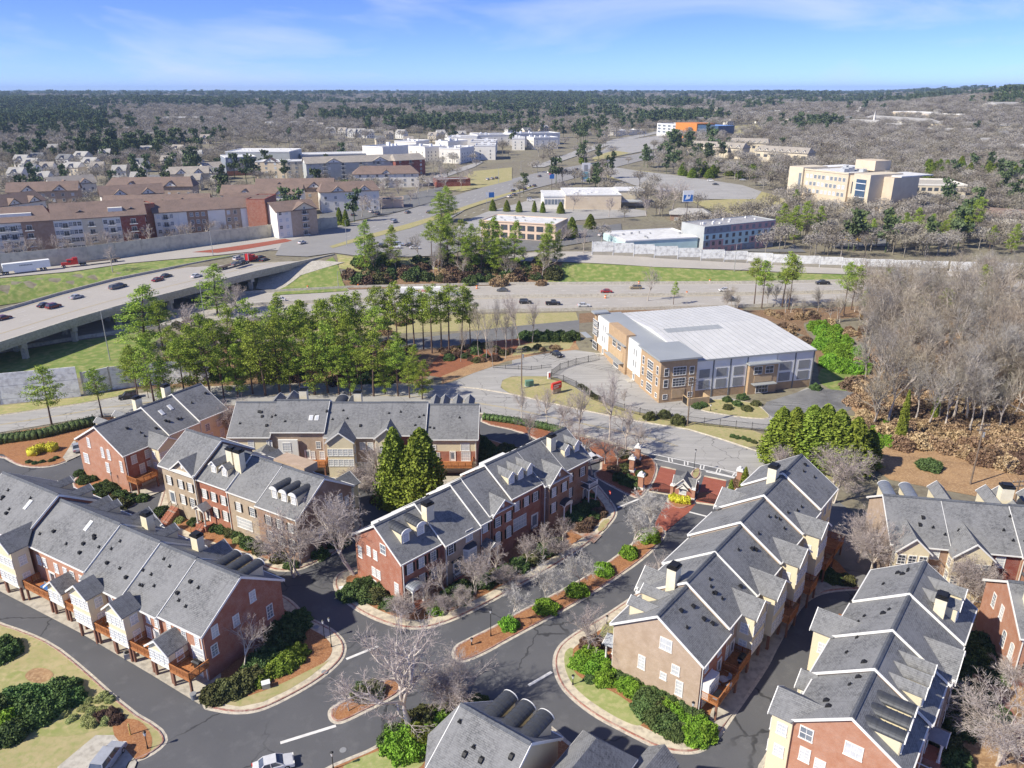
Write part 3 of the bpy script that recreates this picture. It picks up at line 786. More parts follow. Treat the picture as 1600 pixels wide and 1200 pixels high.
plain('wall_panel',(.86,.86,.84),(.80,.80,.78),.3,.85,0,(.52,.51,.50),.7)
plain('beige_panel',(.58,.55,.44),(.53,.50,.40),.2,.85,0,(.40,.38,.31),.5)
plain('retaining',(.46,.42,.34),(.38,.35,.29),.4,.9)
plain('graffiti_pink',(.55,.12,.30),None,4,.8)

build_ground()
build_near_ground()
build_freeway()
build_bridge()
build_walls()
# ------------------------------------------------------------------ building pieces (all face -Y, their back at y = 0)
MESH={}
def cached(key,fn):
 if key not in MESH:MESH[key]=fn()
 return MESH[key]

def window_mesh(w,hh,glass='window_pale',cols=2,rows=3,trim='white_paint',sill=True,arch=False):
 def f():
  mb=MB();e=.11
  mb.box(-w/2,w/2,-.035,.0,0,hh,1)
  if arch:
   pts=[(math.cos(a)*w/2,hh+math.sin(a)*w*.32)for a in[math.pi*k/8 for k in range(9)]]
   mb.prism(pts,'y',-.035,0,1)
   pts2=[(math.cos(a)*(w/2+e),hh+math.sin(a)*(w*.32+e))for a in[math.pi*k/8 for k in range(9)]]
   for i in range(8):
    a,b,c,d=pts2[i],pts2[i+1],pts[i+1],pts[i]
    mb.prism([a,b,c,d],'y',-.08,0,0)
  else:mb.box(-w/2-e,w/2+e,-.08,0,hh,hh+e*1.3,0)
  mb.box(-w/2-e,-w/2,-.08,0,0,hh,0);mb.box(w/2,w/2+e,-.08,0,0,hh,0)
  mb.box(-w/2-e-(.05 if sill else 0),w/2+e+(.05 if sill else 0),-.12,0,-e*1.1,0,0)
  for k in range(1,cols):x=-w/2+w*k/cols;mb.box(x-.025,x+.025,-.055,-.036,0,hh,0)
  for k in range(1,rows):z=hh*k/rows;t=.045 if abs(k-rows/2)<.6 else .02;mb.box(-w/2,w/2,-.06,-.037,z-t,z+t,0)
  return mb.mesh('window',[trim,glass])
 return cached(('win',w,hh,glass,cols,rows,trim,sill,arch),f)

def shutter_mesh(hh,w=.36,mat='black_paint'):
 def f():
  mb=MB();mb.box(-w/2,w/2,-.05,0,0,hh,0);n=max(3,int(hh/.3))
  for k in range(n):mb.box(-w/2+.05,w/2-.05,-.07,-.05,hh*(k+.15)/n,hh*(k+.8)/n,0)
  return mb.mesh('shutter',[mat])
 return cached(('shut',hh,w,mat),f)

def door_mesh(w,hh,mat='white_paint',glass='window_mid'):
 def f():
  mb=MB();mb.box(-w/2,w/2,-.05,0,0,hh,0);mb.box(-w/2-.14,-w/2,-.1,0,0,hh+.14,1);mb.box(w/2,w/2+.14,-.1,0,0,hh+.14,1);mb.box(-w/2,w/2,-.1,0,hh,hh+.14,1)
  mb.box(-w/2+.16,w/2-.16,-.058,-.05,.5,hh-.2,2)
  return mb.mesh('door',[mat,'white_paint',glass])
 return cached(('door',w,hh,mat,glass),f)

def garage_mesh(w,hh):
 def f():
  mb=MB()
  for k in range(4):mb.box(-w/2,w/2,-.05,0,hh*k/4+.02,hh*(k+1)/4,0)
  mb.box(-w/2-.15,-w/2,-.1,0,0,hh+.15,1);mb.box(w/2,w/2+.15,-.1,0,0,hh+.15,1);mb.box(-w/2,w/2,-.1,0,hh,hh+.15,1)
  return mb.mesh('garage_door',['grey_door','white_paint'])
 return cached(('gar',w,hh),f)

def gable_roof_mb(w,y0,y1,ze,g,m,over=.35,th=.16,mat=0,trimmat=1,back_drop=0):
 """two-slope roof with its ridge along y from y0 (front, open gable) to y1; w wide, eaves at ze, peak ze+g"""
 mb=MB();s=g/(w/2);x=w/2+over;zl=ze-s*over
 for sg in(-1,1):
  mb.faces([(sg*x,y0-over,zl),(0,y0-over,ze+g),(0,y1,ze+g),(sg*x,y1-back_drop,zl),(sg*x,y0-over,zl+th),(0,y0-over,ze+g+th),(0,y1,ze+g+th),(sg*x,y1-back_drop,zl+th)],
     [(0,1,2,3),(7,6,5,4),(0,4,5,1),(1,5,6,2),(2,6,7,3),(3,7,4,0)],mat)
  mb.faces([(sg*(x+.03),y0-over-.1,zl-.12),(0,y0-over-.1,ze+g-.12),(0,y0-over-.004,ze+g-.12),(sg*(x+.03),y0-over-.004,zl-.12),(sg*(x+.03),y0-over-.1,zl+th+.02),(0,y0-over-.1,ze+g+th+.02),(0,y0-over-.004,ze+g+th+.02),(sg*(x+.03),y0-over-.004,zl+th+.02)],
     [(0,1,2,3),(7,6,5,4),(0,4,5,1),(1,5,6,2),(2,6,7,3),(3,7,4,0)],trimmat)
 return mb

class Building:
 """a root Empty and helpers that hang parts on its sides; local frame: x across 0..D, y along the row (sign sg)"""
 def __init__(s,name,label,cat,x0,y0,ang,D,sg=1,z0=0,group=None):
  s.root=thing(name,label,cat,(x0,y0,z0),ang,group);s.D=D;s.sg=sg
  s.units=[]
 def place(s,side,p):
  """world-in-local location and rotation for a point p metres along a side"""
  sg=s.sg
  if side=='L':return(-s.off('L',p),sg*p),rad(-90)
  if side=='R':return(s.D+s.off('R',p),sg*p),rad(90)
  if side=='E':return(p,-.0 if sg>0 else .0),(0 if sg>0 else rad(180))
  if side=='N':return(p,sg*s.L),(rad(180)if sg>0 else 0)
 def off(s,side,p):
  for u in s.units:
   if u['a']-.01<=p<=u['b']+.01:return u['dl']if side=='L' else u['dr']
  return 0
 def put(s,name,me,side,p,z,out=0,label=None):
  (x,y),r=s.place(side,p)
  nx,ny=math.sin(r),-math.cos(r)
  return new(name,me,s.root,(x+nx*out,y+ny*out,z),r,label=label)
 def win(s,side,p,z,w=.95,hh=1.65,shut=False,glass=None,cols=2,rows=4,arch=False,out=0,trim='white_paint'):
  glass=glass or R.choice(['window_pale','window_pale','window_pale','window_mid'])
  s.put('window',window_mesh(w,hh,glass,cols,rows,trim,True,arch),side,p,z,out+.002)
  if shut:
   for k in(-1,1):s.put('shutter',shutter_mesh(hh),side,p+k*(w/2+.33),z,out+.004)
 def wins(s,side,ps,z,**k):
  for p in ps:s.win(side,p,z,**k)

class Row(Building):
 def __init__(s,label,x0,y0,ang,D,sg,He,Hr,units,end='brick_red',far_end=None,roof='shingle_grey',group='brick townhouse rows of the gated estate',name='townhouse_row',z0=0):
  super().__init__(name,label,'townhouses',x0,y0,ang,D,sg,z0,group)
  s.He,s.Hr=He,Hr;s.m=(Hr-He)/(D/2);s.roofmat=roof
  for u in units:
   a,b,dz,ml,mr=u[:5];dl,dr=(u[5:7]if len(u)>5 else(0,0))
   s.units.append(dict(a=a,b=b,dz=dz,ml=ml,mr=mr,dl=dl,dr=dr))
  s.L=s.units[-1]['b']
  for i,u in enumerate(s.units):s.unit(u,i==0,i==len(s.units)-1,end,far_end)
 def unit(s,u,first,last,end,far_end):
  D,sg,m=s.D,s.sg,s.m;He,Hr=s.He+u['dz'],s.Hr+u['dz']
  a,b=sg*(u['a']+(.0 if first else .003)),sg*(u['b']-(0 if last else .003));dl,dr=u['dl'],u['dr']
  zl,zr=He-m*dl,He-m*dr
  mb=MB()
  e1=[(-dl,a,0),(D+dr,a,0),(D+dr,a,zr),(D/2,a,Hr),(-dl,a,zl)];e2=[(x,b,z)for x,_,z in e1]
  mb.poly(e1,2);mb.poly(e2[::-1],3)
  mb.poly([e1[0],e1[4],e2[4],e2[0]],0);mb.poly([e1[1],e2[1],e2[2],e1[2]],1)
  mb.obj('wall',[u['ml'],u['mr'],end if first else u.get('me',end),far_end or end],s.root)
  ov,th=.45,.2
  ra=a-sg*(.32 if first else .12);rb=b+sg*(.32 if last else-.02)
  mb=MB()
  for xs,zb,k in((-dl-ov,zl-m*ov,-1),(D+dr+ov,zr-m*ov,1)):
   vs=[(xs,ra,zb),(D/2,ra,Hr),(D/2,rb,Hr),(xs,rb,zb)]
   vs+=[(x,y,z+th)for x,y,z in vs]
   mb.faces(vs,[(0,1,2,3),(7,6,5,4),(0,4,5,1),(1,5,6,2),(2,6,7,3),(3,7,4,0)],0)
  mb.obj('roof',[s.roofmat],s.root)
  # rake boards, white along the gable edge
  for yy,d in((ra,-1),(rb,1)):
   if d==1 and not last:continue
   for xs,zb in((-dl-ov-.03,zl-m*ov),(D+dr+ov+.03,zr-m*ov)):
    mb=MB();y0,y1=yy+d*sg*.002,yy+d*sg*.075
    vs=[(xs,y0,zb-.15),(D/2,y0,Hr-.15),(D/2,y1,Hr-.15),(xs,y1,zb-.15)]
    vs+=[(x,y,z+.15+th+.02)for x,y,z in vs]
    mb.faces(vs,[(0,1,2,3),(7,6,5,4),(0,4,5,1),(1,5,6,2),(2,6,7,3),(3,7,4,0)],0)
    mb.obj('rake_board',['white_paint'],s.root)
  for xs,zb,k in((-dl-ov,zl-m*ov,-1),(D+dr+ov,zr-m*ov,1)):
   mb=MB();x0,x1=sorted((xs+k*.002,xs+k*.15));y0,y1=sorted((ra,rb));mb.box(x0,x1,y0+.01,y1-.01,zb+.02,zb+.2)
   x0,x1=sorted((xs-k*.05,xs-k*(ov-.02)));mb.box(x0,x1,y0+.05,y1-.05,zb-.06,zb-.02)
   mb.obj('gutter',['white_paint'],s.root)
  mb=MB();mb.prism([(D/2-.28,Hr+th-m*.28+.03),(D/2,Hr+th+.05),(D/2+.28,Hr+th-m*.28+.03),(D/2+.28,Hr+th-m*.28+.14),(D/2,Hr+th+.17),(D/2-.28,Hr+th-m*.28+.14)],'y',ra,rb)
  mb.obj('ridge_cap',['shingle_dark'],s.root)
  for xw,zt in((-dl-.1,zl),(D+dr+.1,zr)):
   mb=MB();yy=a+sg*.25;mb.box(xw-.06,xw+.06,yy-.06,yy+.06,.1,zt-.1);mb.obj('downspout',['white_paint'],s.root)
  # cornice band under the eave
  for k,xw,zt in((-1,-dl,zl),(1,D+dr,zr)):
   x0,x1=sorted((xw+k*.002,xw+k*.06));mb=MB();y0,y1=sorted((a,b));mb.box(x0,x1,y0+.02,y1-.02,zt-.42,zt-.12);mb.obj('frieze_board',['white_paint'],s.root)
 def roofz(s,x,p):
  u=next(u for u in s.units if u['a']-.01<=p<=u['b']+.01)
  return s.Hr+u['dz']-abs(x-s.D/2)*s.m+.2
 def uz(s,p):return next(u['dz']for u in s.units if u['a']-.01<=p<=u['b']+.01)
 def vents(s,side,n,seed):
  r=random.Random(seed)
  for _ in range(n):
   p=r.uniform(s.L*.03,s.L*.97);x=r.uniform(.12,.40)*s.D;x=x if side=='L' else s.D-x
   z=s.roofz(x,p)
   def f():
    mb=MB();mb.tube((0,0,-.2),(0,0,.32),.09,.09,6,0,True);mb.box(-.22,.22,-.22,.22,-.1,.05);return mb.mesh('roof_vent',['vent_black'])
   def g():
    mb=MB();mb.prism([(-.32,-.25),(.32,-.15),(.32,.22),(-.05,.3),(-.32,.05)],'y',-.22,.22);return mb.mesh('roof_vent',['vent_black'])
   new('roof_vent',cached('v1',f)if r.random()<.6 else cached('v2',g),s.root,(x,s.sg*p,z))
 def skylight(s,x,p,w=.8,l=1.5,glass='window_pale'):
  z=s.roofz(x,p);mb=MB();k=1 if x<s.D/2 else-1
  a=math.atan(s.m)*k
  mb.box(-l/2,l/2,-w/2,w/2,-.1,.12,0);mb.box(-l/2+.12,l/2-.12,-w/2+.12,w/2-.12,.12,.15,1)
  o=mb.obj('skylight',['white_paint',glass],s.root,loc=(x,s.sg*p,z));o.rotation_euler=(0,-a,0)
 def chimney(s,x,p,w=1.1,d=1.5,top=2.6):
  z=s.roofz(x,p);y=s.sg*p
  mb=MB();mb.box(-w/2,w/2,-d/2,d/2,-1.6,top)
  c=mb.obj('chimney',['cream_stucco'],s.root,loc=(x,y,z))
  mb=MB();mb.box(-w/2-.08,w/2+.08,-d/2-.08,d/2+.08,top,top+.32);mb.box(-w/3,w/3,-d/3,d/3,top+.32,top+.5);mb.box(-w/2.4,w/2.4,-d/2.4,d/2.4,top+.5,top+.58);mb.obj('chimney_cap',['black_metal'],c)
 def dormer(s,side,p,kind='gable',w=1.5,hh=1.7,up=1.0,roof=None,g=.65):
  m=s.m;dz=s.uz(p);(x,y),r=s.place(side,p);off=s.off(side,p)
  inx=.9+up
  nx,ny=math.sin(r),-math.cos(r)
  zf=s.He+dz+m*(inx-off)+.15
  loc=(x-nx*inx,y-ny*inx,zf)
  rt=new('dormer',None,s.root,loc,r)
  L=(hh+.05)/m;mb=MB()
  for k in(-1,1):
   x0,x1=sorted((k*w/2,k*(w/2-.08)))
   mb.prism([(0,-.3),(0,hh),(L,hh)],'x',x0,x1,0)
  mb.prism([(-w/2,-.3),(w/2,-.3),(w/2,hh),(-w/2,hh)],'y',.002,.1,1)
  mb.obj('dormer_wall',['siding_cream','white_paint'],rt)
  if kind=='gable':
   mb=MB();mb.prism([(-w/2,hh),(w/2,hh),(0,hh+g)],'y',.0,.1,0)
   mb.obj('dormer_gable',['white_paint'],rt)
   gable_roof_mb(w,0,(hh+g)/m,hh,g,m,.22,.12,back_drop=(g+g/(w/2)*.22)/m).obj('dormer_roof',[roof or s.roofmat,'white_paint'],rt)
   new('window',window_mesh(.8,1.15,'window_pale',2,4),rt,(0,-.01,.3))
  else:
   n=10;g=w/2*.85;mb=MB();pin=[]
   for k in range(n+1):
    a=math.pi*k/n;pin.append((math.cos(a)*(w/2+.14),hh-.02+math.sin(a)*g))
   Lb=[(z+.0)/m for _,z in pin]
   vs=[(x_,-.28,z)for x_,z in pin]+[(x_,Lb[i],z)for i,(x_,z)in enumerate(pin)]
   mb.faces(vs,[(k,k+1,n+2+k,n+1+k)for k in range(n)],0)
   # standing seams
   for q in range(6):
    y_=.1+q*.62
    for k in range(n):
     (xa,za),(xb,zb)=pin[k],pin[k+1]
     if y_<min(Lb[k],Lb[k+1])-.1:mb.faces([(xa*1.03,y_,za+.04),(xb*1.03,y_,zb+.04),(xb*1.03,y_+.07,zb+.04),(xa*1.03,y_+.07,za+.04),(xa,y_,za),(xb,y_,zb),(xb,y_+.07,zb),(xa,y_+.07,za)],[(0,1,2,3),(0,4,5,1),(3,2,6,7)],0)
   mb.obj('dormer_roof',[roof or 'metal_roof_dark'],rt)
   mb=MB();mb.prism([(x_*.97,z)for x_,z in pin],'y',-.02,.1,0);mb.prism([(math.cos(a)*(w/2+.16),hh-.04+math.sin(a)*(g+.03))for a in[math.pi*k/n for k in range(n+1)]],'y',-.33,-.2,0)
   mb.obj('dormer_gable',['white_paint'],rt)
   new('window',window_mesh(.8,1.2,'window_pale',2,4,arch=True),rt,(0,-.03,.3))
 def pediment(s,side,p,w=5.5,g=2.2,out=.35,mat='brick_red',roof=None,wall=True):
  """cross gable on the street front, with brick tympanum and oval vent"""
  m=s.m;dz=s.uz(p);(x,y),r=s.place(side,p);He=s.He+dz-m*s.off(side,p)
  nx,ny=math.sin(r),-math.cos(r)
  rt=new('cross_gable',None,s.root,(x+nx*out,y+ny*out,0),r)
  mb=MB()
  if wall:mb.box(-w/2,w/2,0,out+.1,.2,He-.01,0)
  mb.prism([(-w/2,He),(w/2,He),(0,He+g)],'y',0,.25,0)
  mb.obj('gable_wall',[mat],rt)
  mb=MB();mb.box(-w/2-.3,w/2+.3,-.38,-.002,He-.02,He+.14);mb.obj('cornice',['white_paint'],rt)
  mb=MB();mb.prism([(math.cos(a)*.28,He+g*.42+math.sin(a)*.4)for a in[math.pi*2*k/10 for k in range(10)]],'y',-.06,-.002);mb.obj('gable_vent',['white_paint'],rt)
  gable_roof_mb(w,0,out+g/m+.3,He,g,m,.4,.16,back_drop=(g+.9*g/(w/2)*.4)/m).obj('gable_roof',[roof or s.roofmat,'white_paint'],rt)
 def bay(s,side,p,w=4.2,d=2.2,z0=2.6,z1=None,g=1.5,nwin=4,floors=(3.2,5.6),mat='siding_cream',posts=True,roof=None,ww=.85,wh=1.35,glass='window_pale',sidewin=True):
  """rear sun room: cream box on posts under its own gable roof"""
  m=s.m;dz=s.uz(p);(x,y),r=s.place(side,p);top=(s.He+dz-m*s.off(side,p))if z1 is None else z1
  rt=new('sun_room',None,s.root,(x,y,0),r)
  mb=MB();mb.box(-w/2,w/2,-d,0,z0,top-.012,0);mb.prism([(-w/2,top-.01),(w/2,top-.01),(0,top+g)],'y',-d,.0 if z1 else-d+.3,0)
  mb.obj('room_wall',[mat],rt)
  back=.0 if z1 is not None else g/m+.25
  gable_roof_mb(w,-d,back,top,g,m,.35,.16,back_drop=0 if z1 is not None else(g+g/(w/2)*.35)/m).obj('room_roof',[roof or s.roofmat,'white_paint'],rt)
  mb=MB();mb.box(-w/2-.03,w/2+.03,-d-.04,-d-.002,z0-.02,z0+.22);mb.obj('skirt_board',['white_paint'],rt)
  for zf in floors:
   for k in range(nwin):new('window',window_mesh(ww,wh,glass,2,3),rt,(-w/2+w*(k+.5)/nwin,-d-.004,zf))
   if sidewin:
    for sx,rr in((-1,-90),(1,90)):new('window',window_mesh(.95,wh,glass,2,3),rt,(sx*(w/2+.004),-d*.45,zf),rad(rr))
  if posts:
   for sx in(-1,1):
    mb=MB();mb.box(sx*(w/2-.25)-.17,sx*(w/2-.25)+.17,-d+.1,-d+.44,0,z0);mb.obj('post',['wood_post' if posts is True else posts],rt)
 def deck(s,side,p,w=4.0,d=2.6,z=2.7,posts=True,mat='wood_deck',steps=False):
  (x,y),r=s.place(side,p);rt=new('deck',None,s.root,(x,y,0),r)
  nb=max(4,int(d/.3))
  mb=MB()
  for k in range(nb):mb.box(-w/2,w/2,-d+d*k/nb+.01,-d+d*(k+1)/nb-.01,z-.06,z)
  mb.box(-w/2+.02,w/2-.02,-d+.02,-.01,z-.25,z-.08);o=mb.obj('deck_boards',[mat],rt)
  mb=MB();mb.box(-w/2-.03,w/2+.03,-d-.05,-d-.002,z-.32,z+.02);mb.obj('fascia',[mat],rt)
  for a,b in(((-w/2,0),(-w/2,-d)),((-w/2,-d),(w/2,-d)),((w/2,-d),(w/2,0))):
   L=math.hypot(b[0]-a[0],b[1]-a[1]);ang=math.atan2(b[1]-a[1],b[0]-a[0])
   def f(L=L):
    mb=MB();mb.box(0,L,-.07,.07,.98,1.05);mb.box(0,L,-.03,.03,.1,.16);n=int(L/.14)
    for k in range(n):mb.box(L*(k+.3)/n,L*(k+.8)/n,-.02,.02,.16,.98)
    for k in range(int(L/1.6)+2):q=min(L,k*L/(int(L/1.6)+1));mb.box(q-.06,q+.06,-.06,.06,0,1.08)
    return mb.mesh('railing',[mat])
   new('railing',cached(('rail',round(L,2),mat),f),rt,(a[0],a[1],z),ang)
  if posts:
   for sx in(-1,1):
    mb=MB();mb.box(sx*(w/2-.2)-.14,sx*(w/2-.2)+.14,-d+.05,-d+.33,0,z-.25);mb.obj('post',['wood_post'],rt)
 def portico(s,side,p,kind='gable',w=2.4,d=1.6,z=3.9,base=.9,roof='metal_roof_grey'):
  (x,y),r=s.place(side,p);rt=new('portico',None,s.root,(x,y,0),r)
  for sx in(-1,1):
   mb=MB();X=sx*(w/2-.18);mb.tube((X,-d+.2,base),(X,-d+.2,z-.25),.15,.13,10,0);mb.box(X-.2,X+.2,-d,-d+.4,base,base+.14);mb.box(X-.2,X+.2,-d,-d+.4,z-.42,z-.25);mb.obj('column',['white_paint'],rt)
  mb=MB();mb.box(-w/2,w/2,-d,0,z-.25,z);mb.obj('entablature',['white_paint'],rt)
  if kind=='gable':gable_roof_mb(w,-d,0,z,.8,1,.2,.1).obj('portico_roof',[roof,'white_paint'],rt);mb=MB();mb.prism([(-w/2,z),(w/2,z),(0,z+.8)],'y',-d,-d+.1);mb.obj('pediment',['white_paint'],rt)
  elif kind=='barrel':
   n=10;pin=[(math.cos(math.pi*k/n)*(w/2+.15),z+math.sin(math.pi*k/n)*.75)for k in range(n+1)]
   mb=MB();mb.faces([(a,-d-.25,b)for a,b in pin]+[(a,0,b)for a,b in pin],[(k,k+1,n+2+k,n+1+k)for k in range(n)],0)
   for q in range(5):
    y_=-d-.1+q*.42
    for k in range(n):(xa,za),(xb,zb)=pin[k],pin[k+1];mb.faces([(xa,y_,za+.05),(xb,y_,zb+.05),(xb,y_+.06,zb+.05),(xa,y_+.06,za+.05),(xa,y_,za),(xb,y_,zb),(xb,y_+.06,zb),(xa,y_+.06,za)],[(0,1,2,3),(0,4,5,1),(3,2,6,7)],0)
   mb.obj('portico_roof',[roof],rt);mb=MB();mb.prism([(a*.98,b)for a,b in pin],'y',-d,-d+.12);mb.obj('pediment',['white_paint'],rt)
  else:
   mb=MB();mb.box(-w/2-.1,w/2+.1,-d-.1,0,z+.002,z+.14);mb.obj('portico_roof',['metal_roof_dark'],rt)
   mb=MB();
   for sx0,sx1,y0,y1 in((-w/2,w/2,-d,-d+.08),(-w/2,-w/2+.08,-d+.08,0),(w/2-.08,w/2,-d+.08,0)):mb.box(sx0,sx1,y0,y1,z+.9,z+1.0)
   for k in range(9):X=-w/2+.04+(w-.08)*k/8;mb.box(X-.04,X+.04,-d,-d+.08,z+.14,z+.9)
   for sx in(-1,1):mb.box(sx*(w/2-.1)-.1,sx*(w/2-.1)+.1,-d-.02,-d+.18,z+.14,z+1.12)
   mb.obj('balustrade',['white_paint'],rt)
  mb=MB();mb.box(-w/2-.1,w/2+.1,-d-.1,-.002,0,base);mb.obj('porch',['brick_red'],rt)
  new('door',door_mesh(1.0,2.15,'black_paint' if kind !='gable' else 'white_paint'),rt,(0,-.004,base))
 def steps(s,side,p,n=6,w=1.8,base=.95,start=1.7,mat='brick_red'):
  (x,y),r=s.place(side,p);rt=new('front_steps',None,s.root,(x,y,0),r)
  for k in range(n):
   mb=MB();mb.box(-w/2,w/2,-start-.36*(k+1)+.02,-start-.36*k,0,base*(1-(k+.6)/n)+.1);mb.obj('step',[mat],rt)
  for sx in(-1,1):
   mb=MB();mb.bar((sx*w/2,-start,base+.9),(sx*w/2,-start-.36*n,.95),.05,.05);mb.bar((sx*w/2,-start-.36*n,0.1),(sx*w/2,-start-.36*n,.95),.05,.05);mb.bar((sx*w/2,-start,.8),(sx*w/2,-start,base+.9),.05,.05);mb.obj('handrail',['black_metal'],rt)
 def oriel(s,side,p,z=3.9,w=2.4,hh=2.6,mat='white_paint'):
  (x,y),r=s.place(side,p);rt=new('oriel_window',None,s.root,(x,y,0),r);d=.8;i=.55
  mb=MB();P=[(-w/2,0),(-w/2+i,-d),(w/2-i,-d),(w/2,0)]
  mb.prism(P,'z',z,z+hh,0);mb.obj('oriel_body',[mat],rt)
  mb=MB();mb.faces([(a*1.08,b*1.12,z+hh+.01)for a,b in P]+[(-w/2+.5,0,z+hh+.5),(w/2-.5,0,z+hh+.5)],[(0,1,4),(1,2,5,4),(2,3,5),(0,3,2,1)],0);mb.obj('oriel_roof',['metal_roof_dark'],rt)
  new('window',window_mesh(w-2*i-.25,hh-.9,'window_pale',2,4),rt,(0,-d-.004,z+.5))
  for k in(-1,1):
   ang=math.atan2(d,i);new('window',window_mesh(.6,hh-.9,'window_pale',2,4),rt,(k*(w/2-i/2)+k*.004,-d/2,z+.5),k*(math.pi/2-math.atan2(i,d)))

def front(r,side,ps,uz,shut=True,z1=2.1,z2=5.3,arch=False,h1=1.75,h2=1.6,skip1=(),out=0):
 for i,p in enumerate(ps):
  if i not in skip1:r.win(side,p,z1+uz,hh=h1,shut=shut,arch=arch,out=out)
  r.win(side,p,z2+uz,hh=h2,shut=shut,out=out)

S=74/70
def fitrow(th):
 x0,y0,a,D,L,He,Hr=th
 return dict(x0=x0*S,y0=y0*S,ang=a,D=D*S,sg=1 if L>0 else-1,He=He*S,Hr=Hr*S)

BR,BT,BB,BO,BG,BM,BW,SC,SW='brick_red','brick_tan','brick_brown','brick_orange','brick_beige','brick_mixed','brick_wine','siding_cream','siding_white'

def build_rows():
 # ---- row E: centre row, street front on side R, left gable toward the camera
 e=Row('central red and tan brick row with black shutters, two barrel dormers at its left end',**fitrow([-23.79,101.31,-.76,11.06,42.59,7.55,11.26]),
   units=[(0,7.9,0,BR,BR),(7.9,15.6,.5,BT,BT,0,.9),(15.6,18.0,.9,BR,BR,0,.9),(18.0,23.6,1.1,BR,BR,0,.5),(23.6,31.5,1.7,BR,BR,0,.2),(31.5,38,1.7,BM,BM,0,.8),(38,45,1.7,BM,BM,0,.2)],end=BR)
 for u in e.units[1:3]:pass
 e.wins('E',(3.6,5.3),5.6,w=.8,hh=1.5);e.win('E',7.4,7.6,w=1.2,hh=1.5,rows=2);e.wins('E',(1.2,),4.2,w=.8,hh=1.9);e.wins('E',(4.6,5.8),2.3,w=.8,hh=1.4);e.win('E',4.6,.6,w=.7,hh=.7);e.win('E',10.3,1.6,w=.85,hh=1.9)
 front(e,'R',(1.6,3.9,6.3),0,skip1=(0,));e.portico('R',1.7,'barrel',2.4,1.8,3.4,.5);e.steps('R',1.7,3,3.0,.5,1.8)
 e.dormer('R',2.6,'barrel',w=1.6,hh=1.8);e.dormer('R',5.6,'barrel',w=1.6,hh=1.8);e.chimney(8.4,8.3,1.3,1.5,2.3)
 e.win('R',9.2,5.6,w=1.0,hh=1.7,shut=True,glass='window_dark');e.win('R',13.2,6.2,w=1.3,hh=1.9);e.oriel('R',13.2,2.5,2.8,2.7);e.put('door',door_mesh(1.3,2.5),'R',10.3,.95,.004);mb=MB();mb.box(-1.1,1.1,-.3,0,0,.25);e.put('door_hood',mb.mesh('door_hood',['metal_roof_dark']),'R',10.3,3.8,.004);e.steps('R',10.3,5,1.8,.95,.2)
 e.win('R',16.8,6.2,w=.95,hh=1.7,shut=True);e.portico('R',17.0,'gable',2.3,1.9,4.1,1.0,'shingle_grey');e.steps('R',17.0,5,1.8,1.0,1.9)
 front(e,'R',(19.6,22.2),.8,arch=True,out=.6);e.pediment('R',20.9,4.9,1.9,.6,BR)
 front(e,'R',(25.2,27.6,30.0),1.1,skip1=(0,1,2));e.put('window',window_mesh(3.2,2.2,'window_pale',5,3),'R',25.9,2.6,.004);e.put('door',door_mesh(1.5,2.7),'R',29.8,1.0,.004);e.steps('R',29.8,6,1.9,1.0,.2)
 for p in(25.6,27.9,30.2):e.dormer('R',p,'gable',w=1.5,hh=1.7,up=.7)
 e.win('R',32.1,6.5,w=.5,hh=1.5,shut=False,glass='window_dark');front(e,'R',(33.4,36.3),1.1,skip1=(1,),out=.75);e.pediment('R',34.9,5.6,2.5,.75,BM);e.portico('R',36.4,'barrel',2.3,1.8,4.1,1.0,'metal_roof_dark');e.steps('R',36.9,5,1.8,1.0,1.9)
 front(e,'R',(39.6,43.2),1.1,skip1=(1,));e.portico('R',44.2,'flat',2.6,2.0,4.3,1.0);e.steps('R',44.2,5,1.8,1.0,2.1)
 e.dormer('R',40.6,'gable',up=.7);e.dormer('R',43.4,'gable',up=.7);e.chimney(8.0,38.6,1.1,1.4,2.4);e.vents('L',12,3)
 # white strips of rear shed dormers just past the ridge
 for a,b in((.9,7.2),(24.5,30.5)):
  mb=MB();mb.box(3.4,4.5,a,b,e.Hr+e.uz(a)-2.6,e.Hr+e.uz(a)-.75);mb.obj('shed_dormer',['siding_white'],e.root)
 # ---- row F: right of centre, rear with decks on side R
 f=Row('long row with a tan brick gable right of the entrance, orange decks behind',**fitrow([12.83,80.08,-.67,11.87,47.7,7.71,11.64]),
   units=[(0,7.7,0,BT,BR,0,0),(7.7,16.5,.7,BR,BT,.6,-.2),(16.5,25.2,1.0,BT,BR,1.2,0),(25.2,34.1,1.7,BR,BT,1.4,0),(34.1,42.2,2.4,BT,SC,.6,0),(42.2,50.5,3.0,BT,SC,0,0)],end=BT)
 f.win('E',7.6,7.7,w=1.5,hh=1.6,rows=2);f.win('E',9.2,4.7,w=.95,hh=1.3,rows=2);f.win('E',4.4,3.1,w=.85,hh=1.9);f.win('E',7.6,3.1,w=.75,hh=.9,rows=2);f.win('E',9.9,1.8,w=.85,hh=2.1)
 f.portico('L',1.8,'gable',2.2,1.7,3.6,.5);f.chimney(4.2,7.9,1.3,1.6,2.6)
 f.dormer('L',2.3,'gable',w=1.7,hh=1.9,up=.4);f.dormer('L',5.6,'gable',w=1.7,hh=1.9,up=.4)
 f.pediment('L',10.8,4.8,2.2,.5,BR);f.chimney(5.2,40.5,1.4,1.6,2.6);f.pediment('L',36.5,5.0,2.3,.5,BT)
 front(f,'L',(9.5,13.5,18.5,22.5,27.5,31.5,36,40,44.5,48.5),.3)
